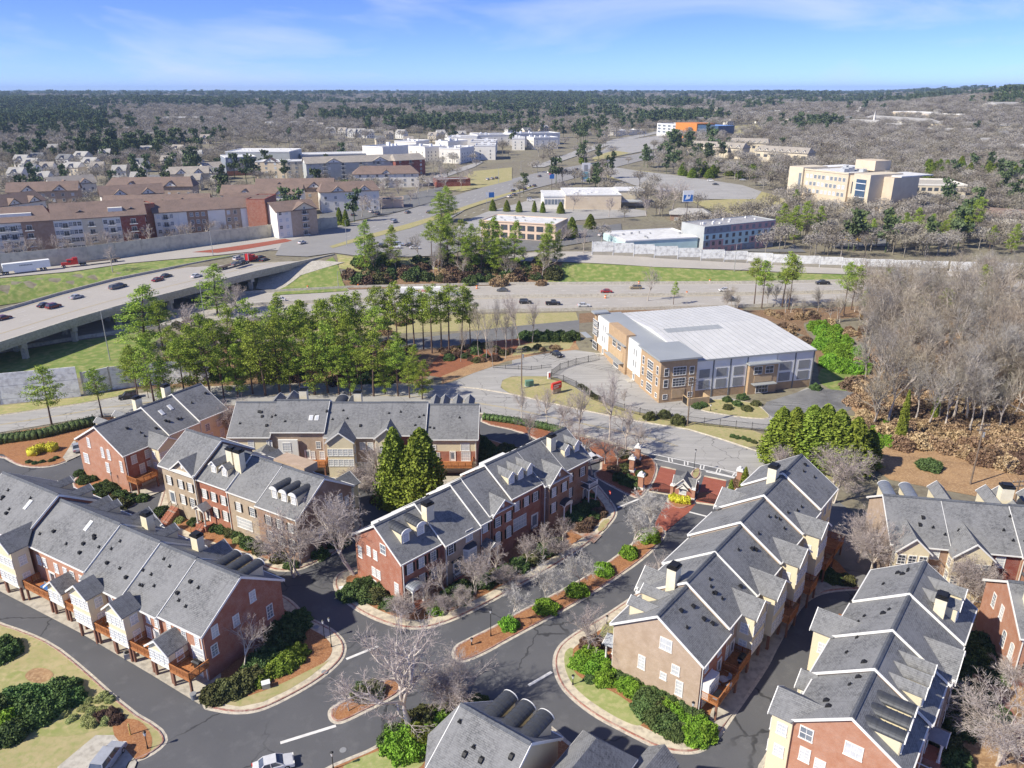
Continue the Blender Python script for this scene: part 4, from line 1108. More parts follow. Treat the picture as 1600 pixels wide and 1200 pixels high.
 f.deck('R',3.6,6.4,2.4,2.75);f.wins('R',(1.6,3.0),3.2,w=.9,hh=1.7);f.win('R',1.6,6.0,w=.9,hh=1.3);f.win('R',5.4,6.0,w=.9,hh=1.3);f.put('door',door_mesh(1.0,2.1),'R',5.8,2.8,.004)
 mb=MB();mb.box(-1.5,1.5,-1.1,0,0,2.3);f.put('bay_box',mb.mesh('bay_box',['white_paint']),'R',1.9,2.75,.004)
 for k in(-.8,.6):f.put('window',window_mesh(.85,1.5,'window_pale',2,3),'R',1.9+k,3.1,1.112)
 f.deck('R',9.3,4.2,2.3,2.75);f.bay('R',13.7,4.2,2.2,2.6,None,1.5,4,(3.3,6.0));f.win('R',9.6,6.3,w=.9,hh=1.3);f.win('R',8.6,3.2,w=.9,hh=1.7);f.put('door',door_mesh(1.0,2.1),'R',10.4,2.8,.004)
 f.bay('R',19.6,4.6,2.6,2.6,None,1.6,4,(3.3,6.3));f.deck('R',23.6,3.8,3.6,2.75);f.wins('R',(22.8,24.4),6.6,w=.85,hh=1.4);f.wins('R',(22.8,24.4),3.2,w=.85,hh=1.7)
 f.bay('R',28.2,4.6,2.6,2.6,None,1.6,4,(3.3,6.6));f.deck('R',32.2,3.6,3.6,2.75);f.wins('R',(31.6,33.0),7.0,w=.85,hh=1.4)
 f.bay('R',36.6,4.2,2.8,2.6,None,1.5,4,(3.3,7.0));f.deck('R',40.3,3.6,3.4,2.75);f.wins('R',(39.6,41.2,44,46.5,49),7.9,w=.85,hh=1.4);f.deck('R',46.3,5.0,3.2,2.75);f.wins('R',(44,46.5,49),4.2,w=.9,hh=1.7)
 for p in(3.6,11.6,21,30,38,46):f.put('garage_door',garage_mesh(4.6,2.15),'R',p,.18,.004)
 f.vents('R',26,11)
 # ---- row G: bottom right
 g=Row('orange brick row at the bottom right with three dark barrel dormers beside its gable',**fitrow([29.61,63.44,-.66,10.78,30.48,8.46,11.89]),
   units=[(0,8.4,0,BO,BO,0,.1),(8.4,16.2,.55,BO,BO,.5,.5),(16.2,24.6,1.0,BT,BT,.5,.9),(24.6,33.2,1.4,BT,BT,.2,.9)],end=BO)
 g.wins('E',(1.5,),7.0,w=1.3,hh=1.5,rows=2);g.win('E',6.4,7.6,w=1.7,hh=1.6,rows=2,cols=3);g.win('E',1.7,4.0,w=1.0,hh=1.7);g.win('E',3.4,3.4,w=1.0,hh=1.7);g.win('E',8.2,5.6,w=1.2,hh=.5,rows=1);g.win('E',5.2,1.2,w=1.0,hh=1.6)
 g.bay('L',1.9,4.4,2.3,.1,None,1.6,4,(3.3,6.4),posts=False);g.bay('L',8.2,3.0,1.6,.1,8.0,1.1,3,(3.3,6.0),posts=False);g.bay('L',18.4,4.4,2.6,.1,None,1.6,2,(3.3,6.4),posts=False);g.deck('L',27.5,4.2,2.8,2.75)
 for k,p in enumerate((1.5,3.8,6.1)):g.dormer('R',p,'barrel',w=1.5,hh=1.9,up=.1)
 for p in(9.6,11.9,14.2):g.dormer('R',p,'gable',w=1.4,hh=1.8,up=.2)
 g.pediment('R',19.8,5.6,2.4,.4,BT);g.dormer('R',27.6,'gable',w=1.8,hh=2.2,up=.3);g.dormer('R',30.8,'gable',w=1.8,hh=2.2,up=.3);g.chimney(9.2,26.0,1.3,1.5,2.3)
 front(g,'R',(1.5,4.2,7.0,10,12.5,15,26.5,30.5),.2);front(g,'R',(18.5,21.2),.2,out=.4);g.portico('R',5.4,'flat',2.6,1.8,3.8,.9);g.portico('R',13.6,'gable',2.4,1.8,3.8,.9)
 g.vents('L',16,5)
 # ---- row D: long left row, rear on side R (sg -1: R side faces the camera)
 d=Row('long left row with dark red gable and cream sun rooms over the alley',**fitrow([-31.82,89.76,-2.09,13.04,-7.72,7.37,11.74]),
   units=[(0,8.5,0,BR,BO),(8.5,16.2,.12,BR,BO,0,.3),(16.2,25.3,.35,BT,BO,0,.3),(25.3,40.7,.6,BR,BO,.3,-.6),(40.7,56,1.4,BT,SC,.8,0)],end=BR)
 for x,z in((5.2,7.4),(8.4,5.5),(12.4,3.4),(11.9,6.1)):d.win('E',x,z,w=.9,hh=1.6)
 d.win('E',2.6,3.0,w=.95,hh=2.0)
 d.bay('R',5.5,3.9,3.0,2.6,5.3,1.4,4,(3.25,));d.deck('R',1.6,3.8,3.1,2.75);d.wins('R',(1.3,3.9,6.9),5.3,w=.75,hh=1.4);d.put('window',window_mesh(2.2,2.0,'window_pale',4,3),'R',1.5,2.85,.004)
 for p,w in((14.0,3.7),(22.0,4.0)):d.bay('R',p,w,2.7,2.6,8.0,1.5,4,(3.25,5.8))
 d.deck('R',9.9,4.4,2.5,2.75);d.deck('R',17.9,3.9,2.5,2.75);d.put('door',door_mesh(1.2,2.1),'R',9.4,2.8,.004);d.put('door',door_mesh(1.2,2.1,'black_paint'),'R',17.4,2.8,.004);d.wins('R',(9.0,10.8,17.2,19.0),5.6,w=.75,hh=1.3);d.win('R',11.2,3.0,w=.8,hh=1.7)
 d.bay('R',30.2,3.6,2.6,2.6,5.3,1.4,3,(3.25,));d.deck('R',26.2,4.0,2.5,2.75);d.deck('R',35.6,6.6,2.6,2.75);d.wins('R',(25.6,27.2,29.4,31.2,33.5,36.5,38),5.5,w=.8,hh=1.5);d.put('door',door_mesh(1.4,2.1,'white_paint','window_dark'),'R',35.2,2.8,.004)
 d.bay('R',41.4,4.6,2.6,2.6,None,1.8,4,(3.25,6.2));d.deck('R',45.6,3.6,2.4,2.75);d.deck('R',50,4.5,3.0,2.75);d.wins('R',(49,51,53.5),6.4,w=.9,hh=1.5)
 for p in(3.5,12,20.5,28.5,36.5,45,52):d.put('garage_door',garage_mesh(4.4,2.15),'R',p,.18,.004)
 d.skylight(8.6,30.8,.7,1.7);d.skylight(9.6,45,.7,1.7);d.chimney(3.0,13.2,1.2,1.4,2.6);d.chimney(3.0,24.6,1.2,1.4,2.6)
 for p in(1.8,4.1,6.4):d.dormer('L',p,'barrel',w=1.5,hh=1.9)
 d.pediment('L',12.2,5.2,2.4,.4,BR);d.pediment('L',30.2,5.4,2.4,.4,BT)
 for p in(21.0,26.8,35.5,37.9,43.5,49):d.dormer('L',p,'gable',up=.3)
 front(d,'L',(2,4.5,7,10.5,14,18,22,27,32,36,39,44,48,52),.2);d.vents('R',34,8)
 # ---- row C: middle left, street front on side R
 c=Row('middle left row with black shutters, brown brick gable and twin cream chimneys',**fitrow([-26.97,115.12,-2.1,12.44,-31.97,8.38,12.41]),
   units=[(0,9.4,0,BB,BB,0,0),(9.4,16.9,.1,BG,BG,0,-.5),(16.9,24.7,.4,BR,BR,0,-.5),(24.7,33.9,1.3,BG,BG,0,0)],end=BB)
 c.wins('E',(3.0,5.6),6.8,w=.9,hh=1.6);c.win('E',1.4,5.6,w=.8,hh=1.7);c.win('E',10.4,3.2,w=.9,hh=1.9);c.win('E',8.0,3.0,w=1.5,hh=1.5)
 front(c,'R',(1.6,4.2,6.8),.4);front(c,'R',(11.2,14.6),.4,skip1=(0,1));c.put('window',window_mesh(3.6,1.9,'window_pale',6,3),'R',13.6,2.5,.004)
 front(c,'R',(18.4,20.9,23.3),.6,skip1=(2,));c.portico('R',23.3,'gable',2.4,1.8,4.4,1.2);c.steps('R',23.3,4,1.8,1.1,1.9)
 front(c,'R',(26.4,29.0,32.2),1.2,skip1=(2,));c.pediment('R',27.8,5.8,2.3,.1,BG,wall=False);c.put('door',door_mesh(1.4,2.6),'R',32.0,2.4,.004);c.steps('R',31.0,10,2.0,2.4,.6)
 for p in(1.9,4.1,6.3):c.dormer('R',p,'barrel',w=1.5,hh=1.8,up=.6)
 for p in(18.9,21.7):c.dormer('R',p,'gable',w=1.5,hh=1.7,up=.5)
 c.chimney(9.3,17.0,1.2,1.5,3.2);c.chimney(9.3,18.9,1.2,1.5,3.2)
 c.bay('L',3.5,4.2,3.2,2.6,7.6,1.5,4,(3.3,5.6));c.bay('L',21.5,4.2,3.2,2.6,7.8,1.5,4,(3.3,5.6));c.deck('L',8.5,4.5,3.0,2.75);c.deck('L',15,4.0,3,2.75)
 mb=MB();mb.box(1.2,4.4,-14,-6.5,c.Hr-2.2,c.Hr-.7);mb.obj('shed_dormer',['brick_tan'],c.root)
 # ---- row A: top left
 a=Row('upper left row with orange brick gable above round shrubs and cream rear wing',**fitrow([-83.65,135.35,-.54,14.35,23.35,7.73,11.75]),
   units=[(0,10.2,0,BR,BR),(10.2,17.6,.5,BR,SC,0,0),(17.6,24.6,.9,BR,SC,0,0)],end='brick_orange')
 a.wins('E',(4.0,),7.2,w=.8,hh=1.9);a.wins('E',(8.3,10.3),6.0,w=.8,hh=1.9,arch=True);a.wins('E',(1.6,2.4),3.2,w=.7,hh=2.0);a.win('E',9.1,2.9,w=.95,hh=2.0);a.win('E',13.9,4.2,w=.7,hh=2.2)
 a.wins('R',(2.0,5.0),5.6,w=1.0,hh=1.6);a.wins('R',(3.4,5.1),2.9,w=1.0,hh=1.9);a.deck('R',2.2,4.6,3.0,2.75);a.bay('R',7.7,4.6,3.2,2.6,None,1.5,4,(3.2,5.6));a.put('garage_door',garage_mesh(4.4,2.15),'R',5,.18,.004)
 a.wins('R',(13.5,15.5,19.5,22.5),5.9,w=1.0,hh=1.5);a.deck('R',16,6.5,2.8,2.75);a.wins('R',(14,17,20,23),3.2,w=1.0,hh=1.8);a.put('garage_door',garage_mesh(4.4,2.15),'R',14,.18,.004);a.put('garage_door',garage_mesh(4.4,2.15),'R',21,.18,.004)
 a.skylight(10.4,12.6,.8,1.4);a.skylight(10.0,15.0,.8,1.4);a.vents('R',10,21);a.chimney(4.2,11.5,1.2,1.5,2.6);a.chimney(4.2,18.5,1.2,1.5,2.6);a.dormer('L',4,'gable');a.dormer('L',8,'gable')
 # ---- row B: back row, rear faces the camera. local x runs away from the camera, so its side L is the rear
 # origin at the right end of the rear eave; L side faces -y
 b=Row('cream and brick back row whose rear decks face two tall cypresses',x0=-7.2,y0=143.6,ang=rad(90),D=14.4,sg=1,He=7.9,Hr=12.3,
   units=[(0,10.6,.0,SC,BR),(10.6,20.4,.5,BR,BT,-.4,0),(20.4,31.2,.45,BT,BR,0,0),(31.2,42.2,1.0,BT,BR,-.6,0),(42.2,50.5,.5,SC,BT,0,0)],end=BR)
 b.wins('L',(2.4,),5.2,w=1.6,hh=1.5);b.win('L',8.8,5.4,w=.7,hh=.9,rows=2)
 mb=MB();mb.box(-5.2,5.2,-.04,0,2.7,5.0);b.put('brick_band',mb.mesh('brick_band',['brick_red']),'L',5.3,0,.004)
 b.put('window',window_mesh(1.7,1.9,'window_pale',4,3),'L',2.3,2.9,.05);b.put('door',door_mesh(1.0,2.1),'L',5.0,2.8,.05);b.win('L',8.2,3.2,w=1.0,hh=1.4,out=.05);b.deck('L',5.2,8.6,2.6,2.75)
 b.bay('L',18.0,4.8,1.6,.1,None,2.0,2,(5.3,),posts=False);b.wins('L',(12.2,),5.4,w=1.2,hh=1.6);b.wins('L',(21.8,23.4),5.4,w=1.0,hh=1.5);b.deck('L',13,4.6,2.6,2.75)
 b.bay('L',27.4,5.2,2.6,.1,None,2.0,5,(3.0,5.3),posts=False);b.wins('L',(32.6,),5.4,w=.8,hh=1.4);b.wins('L',(32.0,34.0),3.0,w=.9,hh=1.6);b.put('door',door_mesh(1.0,2.1),'L',35.0,2.8,.004)
 mb=MB();mb.box(-2,2,-.5,0,.2,7.6);b.put('bay_box',mb.mesh('bay_box',['siding_white']),'L',38.6,0,.3);b.put('window',window_mesh(1.5,1.7,'window_pale',3,3),'L',38.9,5.2,.805);b.put('window',window_mesh(1.5,1.6,'window_pale',3,3),'L',38.9,3.0,.805)
 b.deck('L',34.0,6.4,2.8,2.75);b.bay('L',43.0,5.2,3.4,2.6,5.0,1.5,4,(3.0,),glass='window_mid')
 b.wins('L',(42.4,),5.9,w=.95,hh=1.5);b.wins('L',(46.2,49.4),5.6,w=1.0,hh=1.7)
 b.deck('L',48.6,4.2,2.6,2.75);b.wins('L',(47.2,49.4),3.0,w=1.0,hh=1.8)
 for p in(4,13,24,34,43,48.5):b.put('garage_door',garage_mesh(4.4,2.15),'L',p,.18,.004)
 b.skylight(3.2,33.1,.8,1.3);b.skylight(3.2,34.3,.8,1.3);b.vents('L',22,4);b.chimney(10.4,25.8,1.4,1.6,3.0);b.chimney(10.4,37.4,1.4,1.6,3.0)
 for p in(29.8,26.9):b.dormer('R',p,'barrel',w=2.2,hh=2.2,up=.1)
 for p in(40.4,43.4):b.dormer('R',p,'gable',w=2.2,hh=2.4,g=1.0,up=.1)
 for p in(2.0,4.6,7.4,9.4):b.dormer('R',p,'gable',w=1.8,hh=2.6,g=.9,up=.1)
 # the left end: two cream wing units
 b2=Row('short cream wing with brown roofed porch left of the back row',x0=-49.5,y0=146.6,ang=rad(90),D=13,sg=1,He=7.6,Hr=11.9,units=[(8.2,8.3,0,SC,SC)],end=SC)if False else None
 ROWS.update(f=f,d=d,b=b)
 # ---- row H: upper right, rear faces the camera
 h0=Vector((59.6,104.5));hd=Vector((78.05-59.62,101.05-104.46)).normalized()
 ang=math.atan2(hd.y,hd.x)+math.pi/2  # local x points away from the camera, y runs to the left (so sg = -1 goes right)
 hh=Row('upper right row with cream twin gabled rear bays and a tan brick end wall',x0=h0.x,y0=h0.y,ang=ang,D=14.6,sg=-1,He=8.0,Hr=12.3,
    units=[(0,8.6,0,BB,BT,0,0),(8.6,18.6,-.02,BW,BR,.0,0),(18.6,27,.1,BO,BR,.3,0),(27,36,.5,BR,BT,0,0)],end=BT)
 hh.bay('L',2.6,4.6,2.0,.1,None,2.2,3,(3.0,5.6),posts=False,glass='window_dark',ww=1.0,wh=1.5);hh.bay('L',11.0,5.4,2.2,.1,None,2.4,4,(3.0,5.4),posts=False,glass='window_mid',ww=.9)
 hh.win('L',6.4,5.8,w=1.2,hh=1.5);hh.win('L',15.8,5.4,w=1.2,hh=1.7);hh.wins('L',(6.6,),2.8,w=1.2,hh=1.6)
 mb=MB();mb.box(-3.8,3.8,-1.2,0,0,.2);hh.put('porch_roof',mb.mesh('porch_roof',['shingle_dark']),'L',22.7,4.9,.004)
 for p in(20.5,22,23.5):hh.win('L',p,3.0,w=1.1,hh=1.5,glass='window_dark')
 hh.skylight(4.6,20.8,.9,1.2,'window_dark');hh.vents('L',18,9)
 for p in(1.6,5.0):hh.dormer('R',p,'barrel',w=1.8,hh=2.4,up=.1,roof='metal_roof_grey')
 for p in(9.8,17.4,19.6,23.6):hh.dormer('R',p,'gable',w=2.2,hh=2.8,g=1.0,up=.1)
 hh.chimney(9.4,18.6,1.5,1.8,3.4)
 # ---- row I: far right edge
 i0=Vector(Gz(1542,907,8.0));i1=Vector(Gz(1597,994,8.0));dv=(i1-i0).normalized();ang=math.atan2(dv.y,dv.x)
 ii=Row('orange brick gable end cut off by the right edge of the picture',x0=i0.x,y0=i0.y,ang=ang,D=(i1-i0).length,sg=1,He=8.0,Hr=12.0,units=[(0,9,0,BR,BO),(9,18,.4,BR,BO)],end=BO)
 ii.wins('E',(3.4,6.2),6.0,w=.8,hh=2.0);ii.wins('E',(8.4,11.0),3.2,w=.9,hh=2.1,arch=True);ii.chimney(9.0,2.0,1.6,2.0,2.6);front(ii,'R',(2,5),.2)
 ii.dormer('R',4,'gable')
 # ---- row J: roofs at the bottom centre
 # eave toward the drive runs (705,1129)-(891,1129) seen from behind
 j0=Vector(Gz(893,1129,8.0));j1=Vector(Gz(815,1187,8.0))
 # measured ridge direction: (750,1118) -> (826,1161) at z 12.2
 r0=Vector(Gz(826,1161,12.0));r1=Vector(Gz(748,1117,12.0));rd=(r1-r0);ang=math.atan2(rd.y,rd.x)-math.pi/2
 D=11.4;ux=Vector((math.cos(ang),math.sin(ang)))
 o=r0-ux*D/2
 jj=Row('bottom centre grey roof with three dark barrel dormers toward the drive',x0=o.x,y0=o.y,ang=ang,D=D,sg=1,He=8.0,Hr=12.0,units=[(0,8.6,0,SC,SC)],end=SC,name='townhouse')
 for p in(1.4,3.8,6.2):jj.dormer('R',p,'barrel',w=1.75,hh=2.1,up=-.3)
 jj.vents('L',5,2)
 # hipped left end and the low link roof that carries the main slope down to the lower left
 mb=MB();m=jj.m;D=jj.D;y=8.6+.33
 ov=.45;zl=8.0-m*ov
 mb.faces([(-ov,y,zl+.2),(D/2,y,12.2),(D+ov,y,zl+.2),(D/2-2.2,y+3.0,zl+.2)],[(0,1,3),(1,2,3)],0);mb.obj('hip_roof',['shingle_grey'],jj.root)
 mb=MB();mb.prism([(0,y),(D,y),(D/2-2.2,y+2.6)],'z',0,zl+.1,0);mb.obj('bay_wall',[SC],jj.root)
 # second hip roof, right of it
 hp=Vector(Gz(950,1141,11.0));hq=Vector(Gz(926,1180,11.0));k1=Vector(Gz(913,1143,7.6));k2=Vector(Gz(995,1187,7.6));k3=Vector(Gz(845,1195,7.6))
 t=thing('hip_roofed_house','small hip roofed building at the bottom edge right of the barrel dormers','house')
 ax=(k2-k1);W=ax.length+.2;u=ax.normalized();v=Vector((u.y,-u.x));v=v if v.y<0 else-v
 org=k1-u*0.1
 def lp(a,b,z):q=org+u*a+v*b;return(q.x,q.y,z)
 mb=MB();P=[lp(0,0,7.6),lp(W,0,7.6),lp(W,14,7.6),lp(0,14,7.6)];Q=[lp(W/2,W/2*.95,11.0),lp(W/2,14-W/2,11.0)]
 th=[(x,y_,z+.2)for x,y_,z in P+Q]
 mb.faces(th,[(0,1,4),(1,2,5,4),(2,3,5),(3,0,4,5)],0);mb.obj('roof',['shingle_grey'],t)
 mb=MB();q0,q1,q2,q3=[lp(*c_,0)for c_ in((.5,.5),(W-.5,.5),(W-.5,13.5),(.5,13.5))];mb.prism([q[:2]for q in(q0,q1,q2,q3)],'z',0,7.7);mb.obj('wall',[BR],t)
 for a_,b_ in((0,1),(1,2),(2,3),(3,0)):mb=MB();mb.bar(P[a_],P[b_],.14,.22);mb.obj('gutter',['white_paint'],t)
 # cross gable that joins the hip, peak at (912,1141)
 for cen,lab in(((1020,1190),'small grey gable roof tip at the bottom edge right of the hip roof'),):
  q=Gz(*cen,7.4);t2=thing('garden_shed',lab,'shed',(q[0],q[1],0),rad(-40));mb=MB();mb.box(-1.6,1.6,-2.5,2.5,0,6.4);mb.obj('wall',[SC],t2);gable_roof_mb(3.2,-2.5,2.5,6.4,1.3,.8,.3,.15).obj('roof',['shingle_grey','white_paint'],t2)

ROWS={}
build_rows()
# ------------------------------------------------------------------ other buildings, walls, street things
def proj(x,y,z):
 z=z-CAMH;d=y*math.cos(PITCH)-z*math.sin(PITCH);v=y*math.sin(PITCH)+z*math.cos(PITCH)
 return 800+FPX*x/d,600-FPX*v/d

def topat(px_,py_,ht):
 """ground point whose top, ht above the terrain, is seen at the pixel"""
 g=h(*at(px_,py_)[:2])
 for _ in range(6):
  x,y=Gz(px_,py_,g+ht);g=.5*g+.5*h(x,y)
 return x,y

class Blk:
 def __init__(s,name,label,cat,p1,p2,ht,depth,mats,group=None,base=None):
  a=topat(*p1,ht);b=topat(*p2,ht);s.W=math.hypot(b[0]-a[0],b[1]-a[1]);s.ang=math.atan2(b[1]-a[1],b[0]-a[0])
  s.g=base if base is not None else h((a[0]+b[0])/2,(a[1]+b[1])/2);s.ht=ht;s.d=depth
  s.root=thing(name,label,cat,(a[0],a[1],s.g),s.ang,group)
  if isinstance(mats,str):mats=[(0,1,mats)]
  c_,s_=math.cos(s.ang),math.sin(s.ang);EXCL.append(np.array([(a[0]+x*c_-y*s_,a[1]+x*s_+y*c_)for x,y in((-4,-18 if cat=='house' else-6),(s.W+4,-18 if cat=='house' else-6),(s.W+4,depth+3),(-4,depth+3))]))
  for k,(f0,f1,m_)in enumerate(mats):
   o=.25*(k%2)if len(mats)>1 else 0
   mb=MB();mb.box(f0*s.W+(.003 if f0 else 0),f1*s.W,-o,depth,-3,ht-(.02 if k%2 else 0));mb.obj('wall',[m_],s.root)
 def flat(s,mat='white_roof',para=.5,cap='white_paint',over=0):
  mb=MB();mb.box(.3,s.W-.3,.3,s.d-.3,s.ht+.02,s.ht+.08);mb.obj('roof',[mat],s.root)
  for b in((-over,s.W+over,-over-.3,.3),(-over,s.W+over,s.d-.3,s.d+over),(-over,.3,.301,s.d-.301),(s.W-.3,s.W+over,.301,s.d-.301)):
   mb=MB();mb.box(b[0],b[1],b[2],b[3],s.ht-.3+.32,s.ht+para);mb.obj('parapet',[cap],s.root)
 def gable(s,g,mat='shingle_brown',over=.8,hip=0,trim='bark_dark',gmat=None,front=None):
  W,d,ht=s.W,s.d,s.ht;o=over;th=.3;y0,y1=-o,d+o
  k=g/(d/2);zl=ht-k*o
  P=[(-o,y0,zl),(W+o,y0,zl),(W+o,y1,zl),(-o,y1,zl),(-o+hip,d/2,ht+g),(W+o-hip,d/2,ht+g)]
  mb=MB();T=[(x,y,z+th)for x,y,z in P];mb.faces(P+T,[(6,7,11,10),(8,9,10,11),(0,1,7,6),(2,3,9,8),(0,4,5,1),(2,5,4,3)]+([(7,8,11),(9,6,10),(1,5,2),(0,3,4)]if hip else[(0,6,10,4),(3,4,10,9),(1,5,11,7),(2,8,11,5)]),0)
  mb.obj('roof',[mat],s.root)
  if not hip:
   for x in(.0,W-.2):mb=MB();mb.prism([(0,ht),(d,ht),(d/2,ht+g)],'x',x,x+.2);mb.obj('gable_wall',[gmat or 'siding_white'],s.root)
 def fgable(s,f,w,g,mat='shingle_brown',gmat='siding_white',trim='bark_dark',z=None,out=.5):
  z=s.ht if z is None else z
  o=new('front_gable',None,s.root,(f*s.W,-out,0));mb=MB();mb.prism([(-w/2,z),(w/2,z),(0,z+g)],'y',0,.2);mb.obj('gable_wall',[gmat],o)
  gable_roof_mb(w,0,6,z,g,1,.4,.18).obj('gable_roof',[mat,trim],o)
  new('window',window_mesh(.8,1.0,'window_dark',1,1),o,(0,-.01,z+.3))
 def grid(s,fr,z0,dz,n,w=1.3,hh=1.5,glass=('window_mid','window_dark','window_pale'),side='F',trim='white_paint',cols=2,rows=2,out=.03,seed=1):
  r=random.Random(seed)
  for f in fr:
   for k in range(n):
    me=window_mesh(w,hh,r.choice(glass),cols,rows,trim,False)
    if side=='F':new('window',me,s.root,(f*s.W,-out,z0+dz*k))
    elif side=='L':new('window',me,s.root,(-out,f*s.d,z0+dz*k),rad(-90))
    else:new('window',me,s.root,(s.W+out,f*s.d,z0+dz*k),rad(90))
 def balc(s,fr,z0,dz,n,w=3.4,d=1.5,slab='siding_white'):
  def f():
   mb=MB();mb.box(-w/2,w/2,-d,0,-.12,.12,0)
   for x in np.arange(-w/2,w/2+.01,.3):mb.box(x-.03,x+.03,-d,-d+.06,.12,1.05,1)
   mb.box(-w/2,w/2,-d,-d+.07,1.0,1.1,1);mb.box(-w/2,-w/2+.07,-d+.07,0,1.0,1.1,1);mb.box(w/2-.07,w/2,-d+.07,0,1.0,1.1,1)
   return mb.mesh('balcony',[slab,'black_metal'])
  for q in fr:
   for k in range(n):
    b=new('balcony',cached(('balc',w,d,slab),f),s.root,(q*s.W,-.26,z0+dz*k))
    new('window',window_mesh(1.9,2.0,'window_dark',2,1,'white_paint',False),s.root,(q*s.W,-.27,z0+dz*k+.15))
 def boxes(s,n,seed,mat='white_paint',sz=1.2):
  r=random.Random(seed)
  for _ in range(n):
   x,y=r.uniform(.08,.92)*s.W,r.uniform(.15,.85)*s.d;a,b,c=(r.uniform(.5,1.2)*sz for _ in range(3))
   mb=MB();mb.box(x-a/2,x+a/2,y-b/2,y+b/2,s.ht+.08,s.ht+.08+c);mb.obj('roof_unit',[mat],s.root)

plain('white_roof',(.74,.74,.73),(.66,.66,.65),.12,.8,0,(.55,.55,.54),.5)
plain('grey_roof',(.36,.36,.37),(.30,.30,.31),.12,.8,0,(.45,.45,.45),.5)
plain('metal_white',(.60,.60,.59),(.56,.56,.555),.1,.6,0,(.64,.64,.63),.3)
plain('metal_pale',(.36,.38,.39),(.32,.34,.35),.1,.5)
plain('panel_white',(.84,.84,.83),(.80,.80,.79),.4,.7)
plain('panel_grey',(.44,.46,.48),(.40,.42,.44),.4,.7)
plain('panel_joint',(.20,.21,.22),None,1,.7)
plain('louver_grey',(.30,.31,.32),(.25,.255,.265),1,.6)
brickm('tan_block',(.56,.40,.25),(.51,.355,.22),(.42,.32,.22));brickm('tan_light',(.62,.46,.28),(.56,.41,.25),(.5,.4,.3))
plain('stucco_white',(.82,.79,.72),(.75,.72,.66),.3,.85);plain('stucco_tan',(.66,.56,.42),(.60,.50,.37),.3,.85);plain('stucco_beige',(.68,.60,.46),(.62,.55,.42),.3,.85)
plain('stucco_grey',(.45,.47,.47),(.40,.42,.42),.3,.85);plain('stucco_peach',(.72,.55,.42),(.66,.50,.38),.3,.85)
plain('orange_panel',(.68,.26,.06),(.6,.22,.05),.3,.7);plain('blue_glass',(.05,.09,.16),(.07,.12,.2),.3,.1,spec=.8)
plain('panel_mauve',(.56,.36,.35),(.5,.32,.31),.3,.8);plain('panel_aqua',(.56,.74,.75),(.5,.68,.69),.3,.8);plain('panel_slate',(.28,.31,.36),(.24,.27,.32),.3,.8)
plain('sign_red',(.72,.06,.035),None,2,.5);plain('sign_blue',(.05,.18,.50),None,2,.5);plain('sign_cyan',(.22,.62,.80),None,2,.5)
plain('cabinet_green',(.16,.30,.22),(.13,.25,.18),2,.6);plain('bus_yellow',(.80,.52,.02),None,2,.5);plain('pole_wood',(.22,.17,.13),(.17,.13,.10),1,.9)
plain('galvanised',(.46,.46,.45),(.40,.40,.40),1,.5,.3);plain('cone_orange',(.85,.22,.04),None,2,.6);plain('flag_red',(.6,.05,.05),None,2,.6)

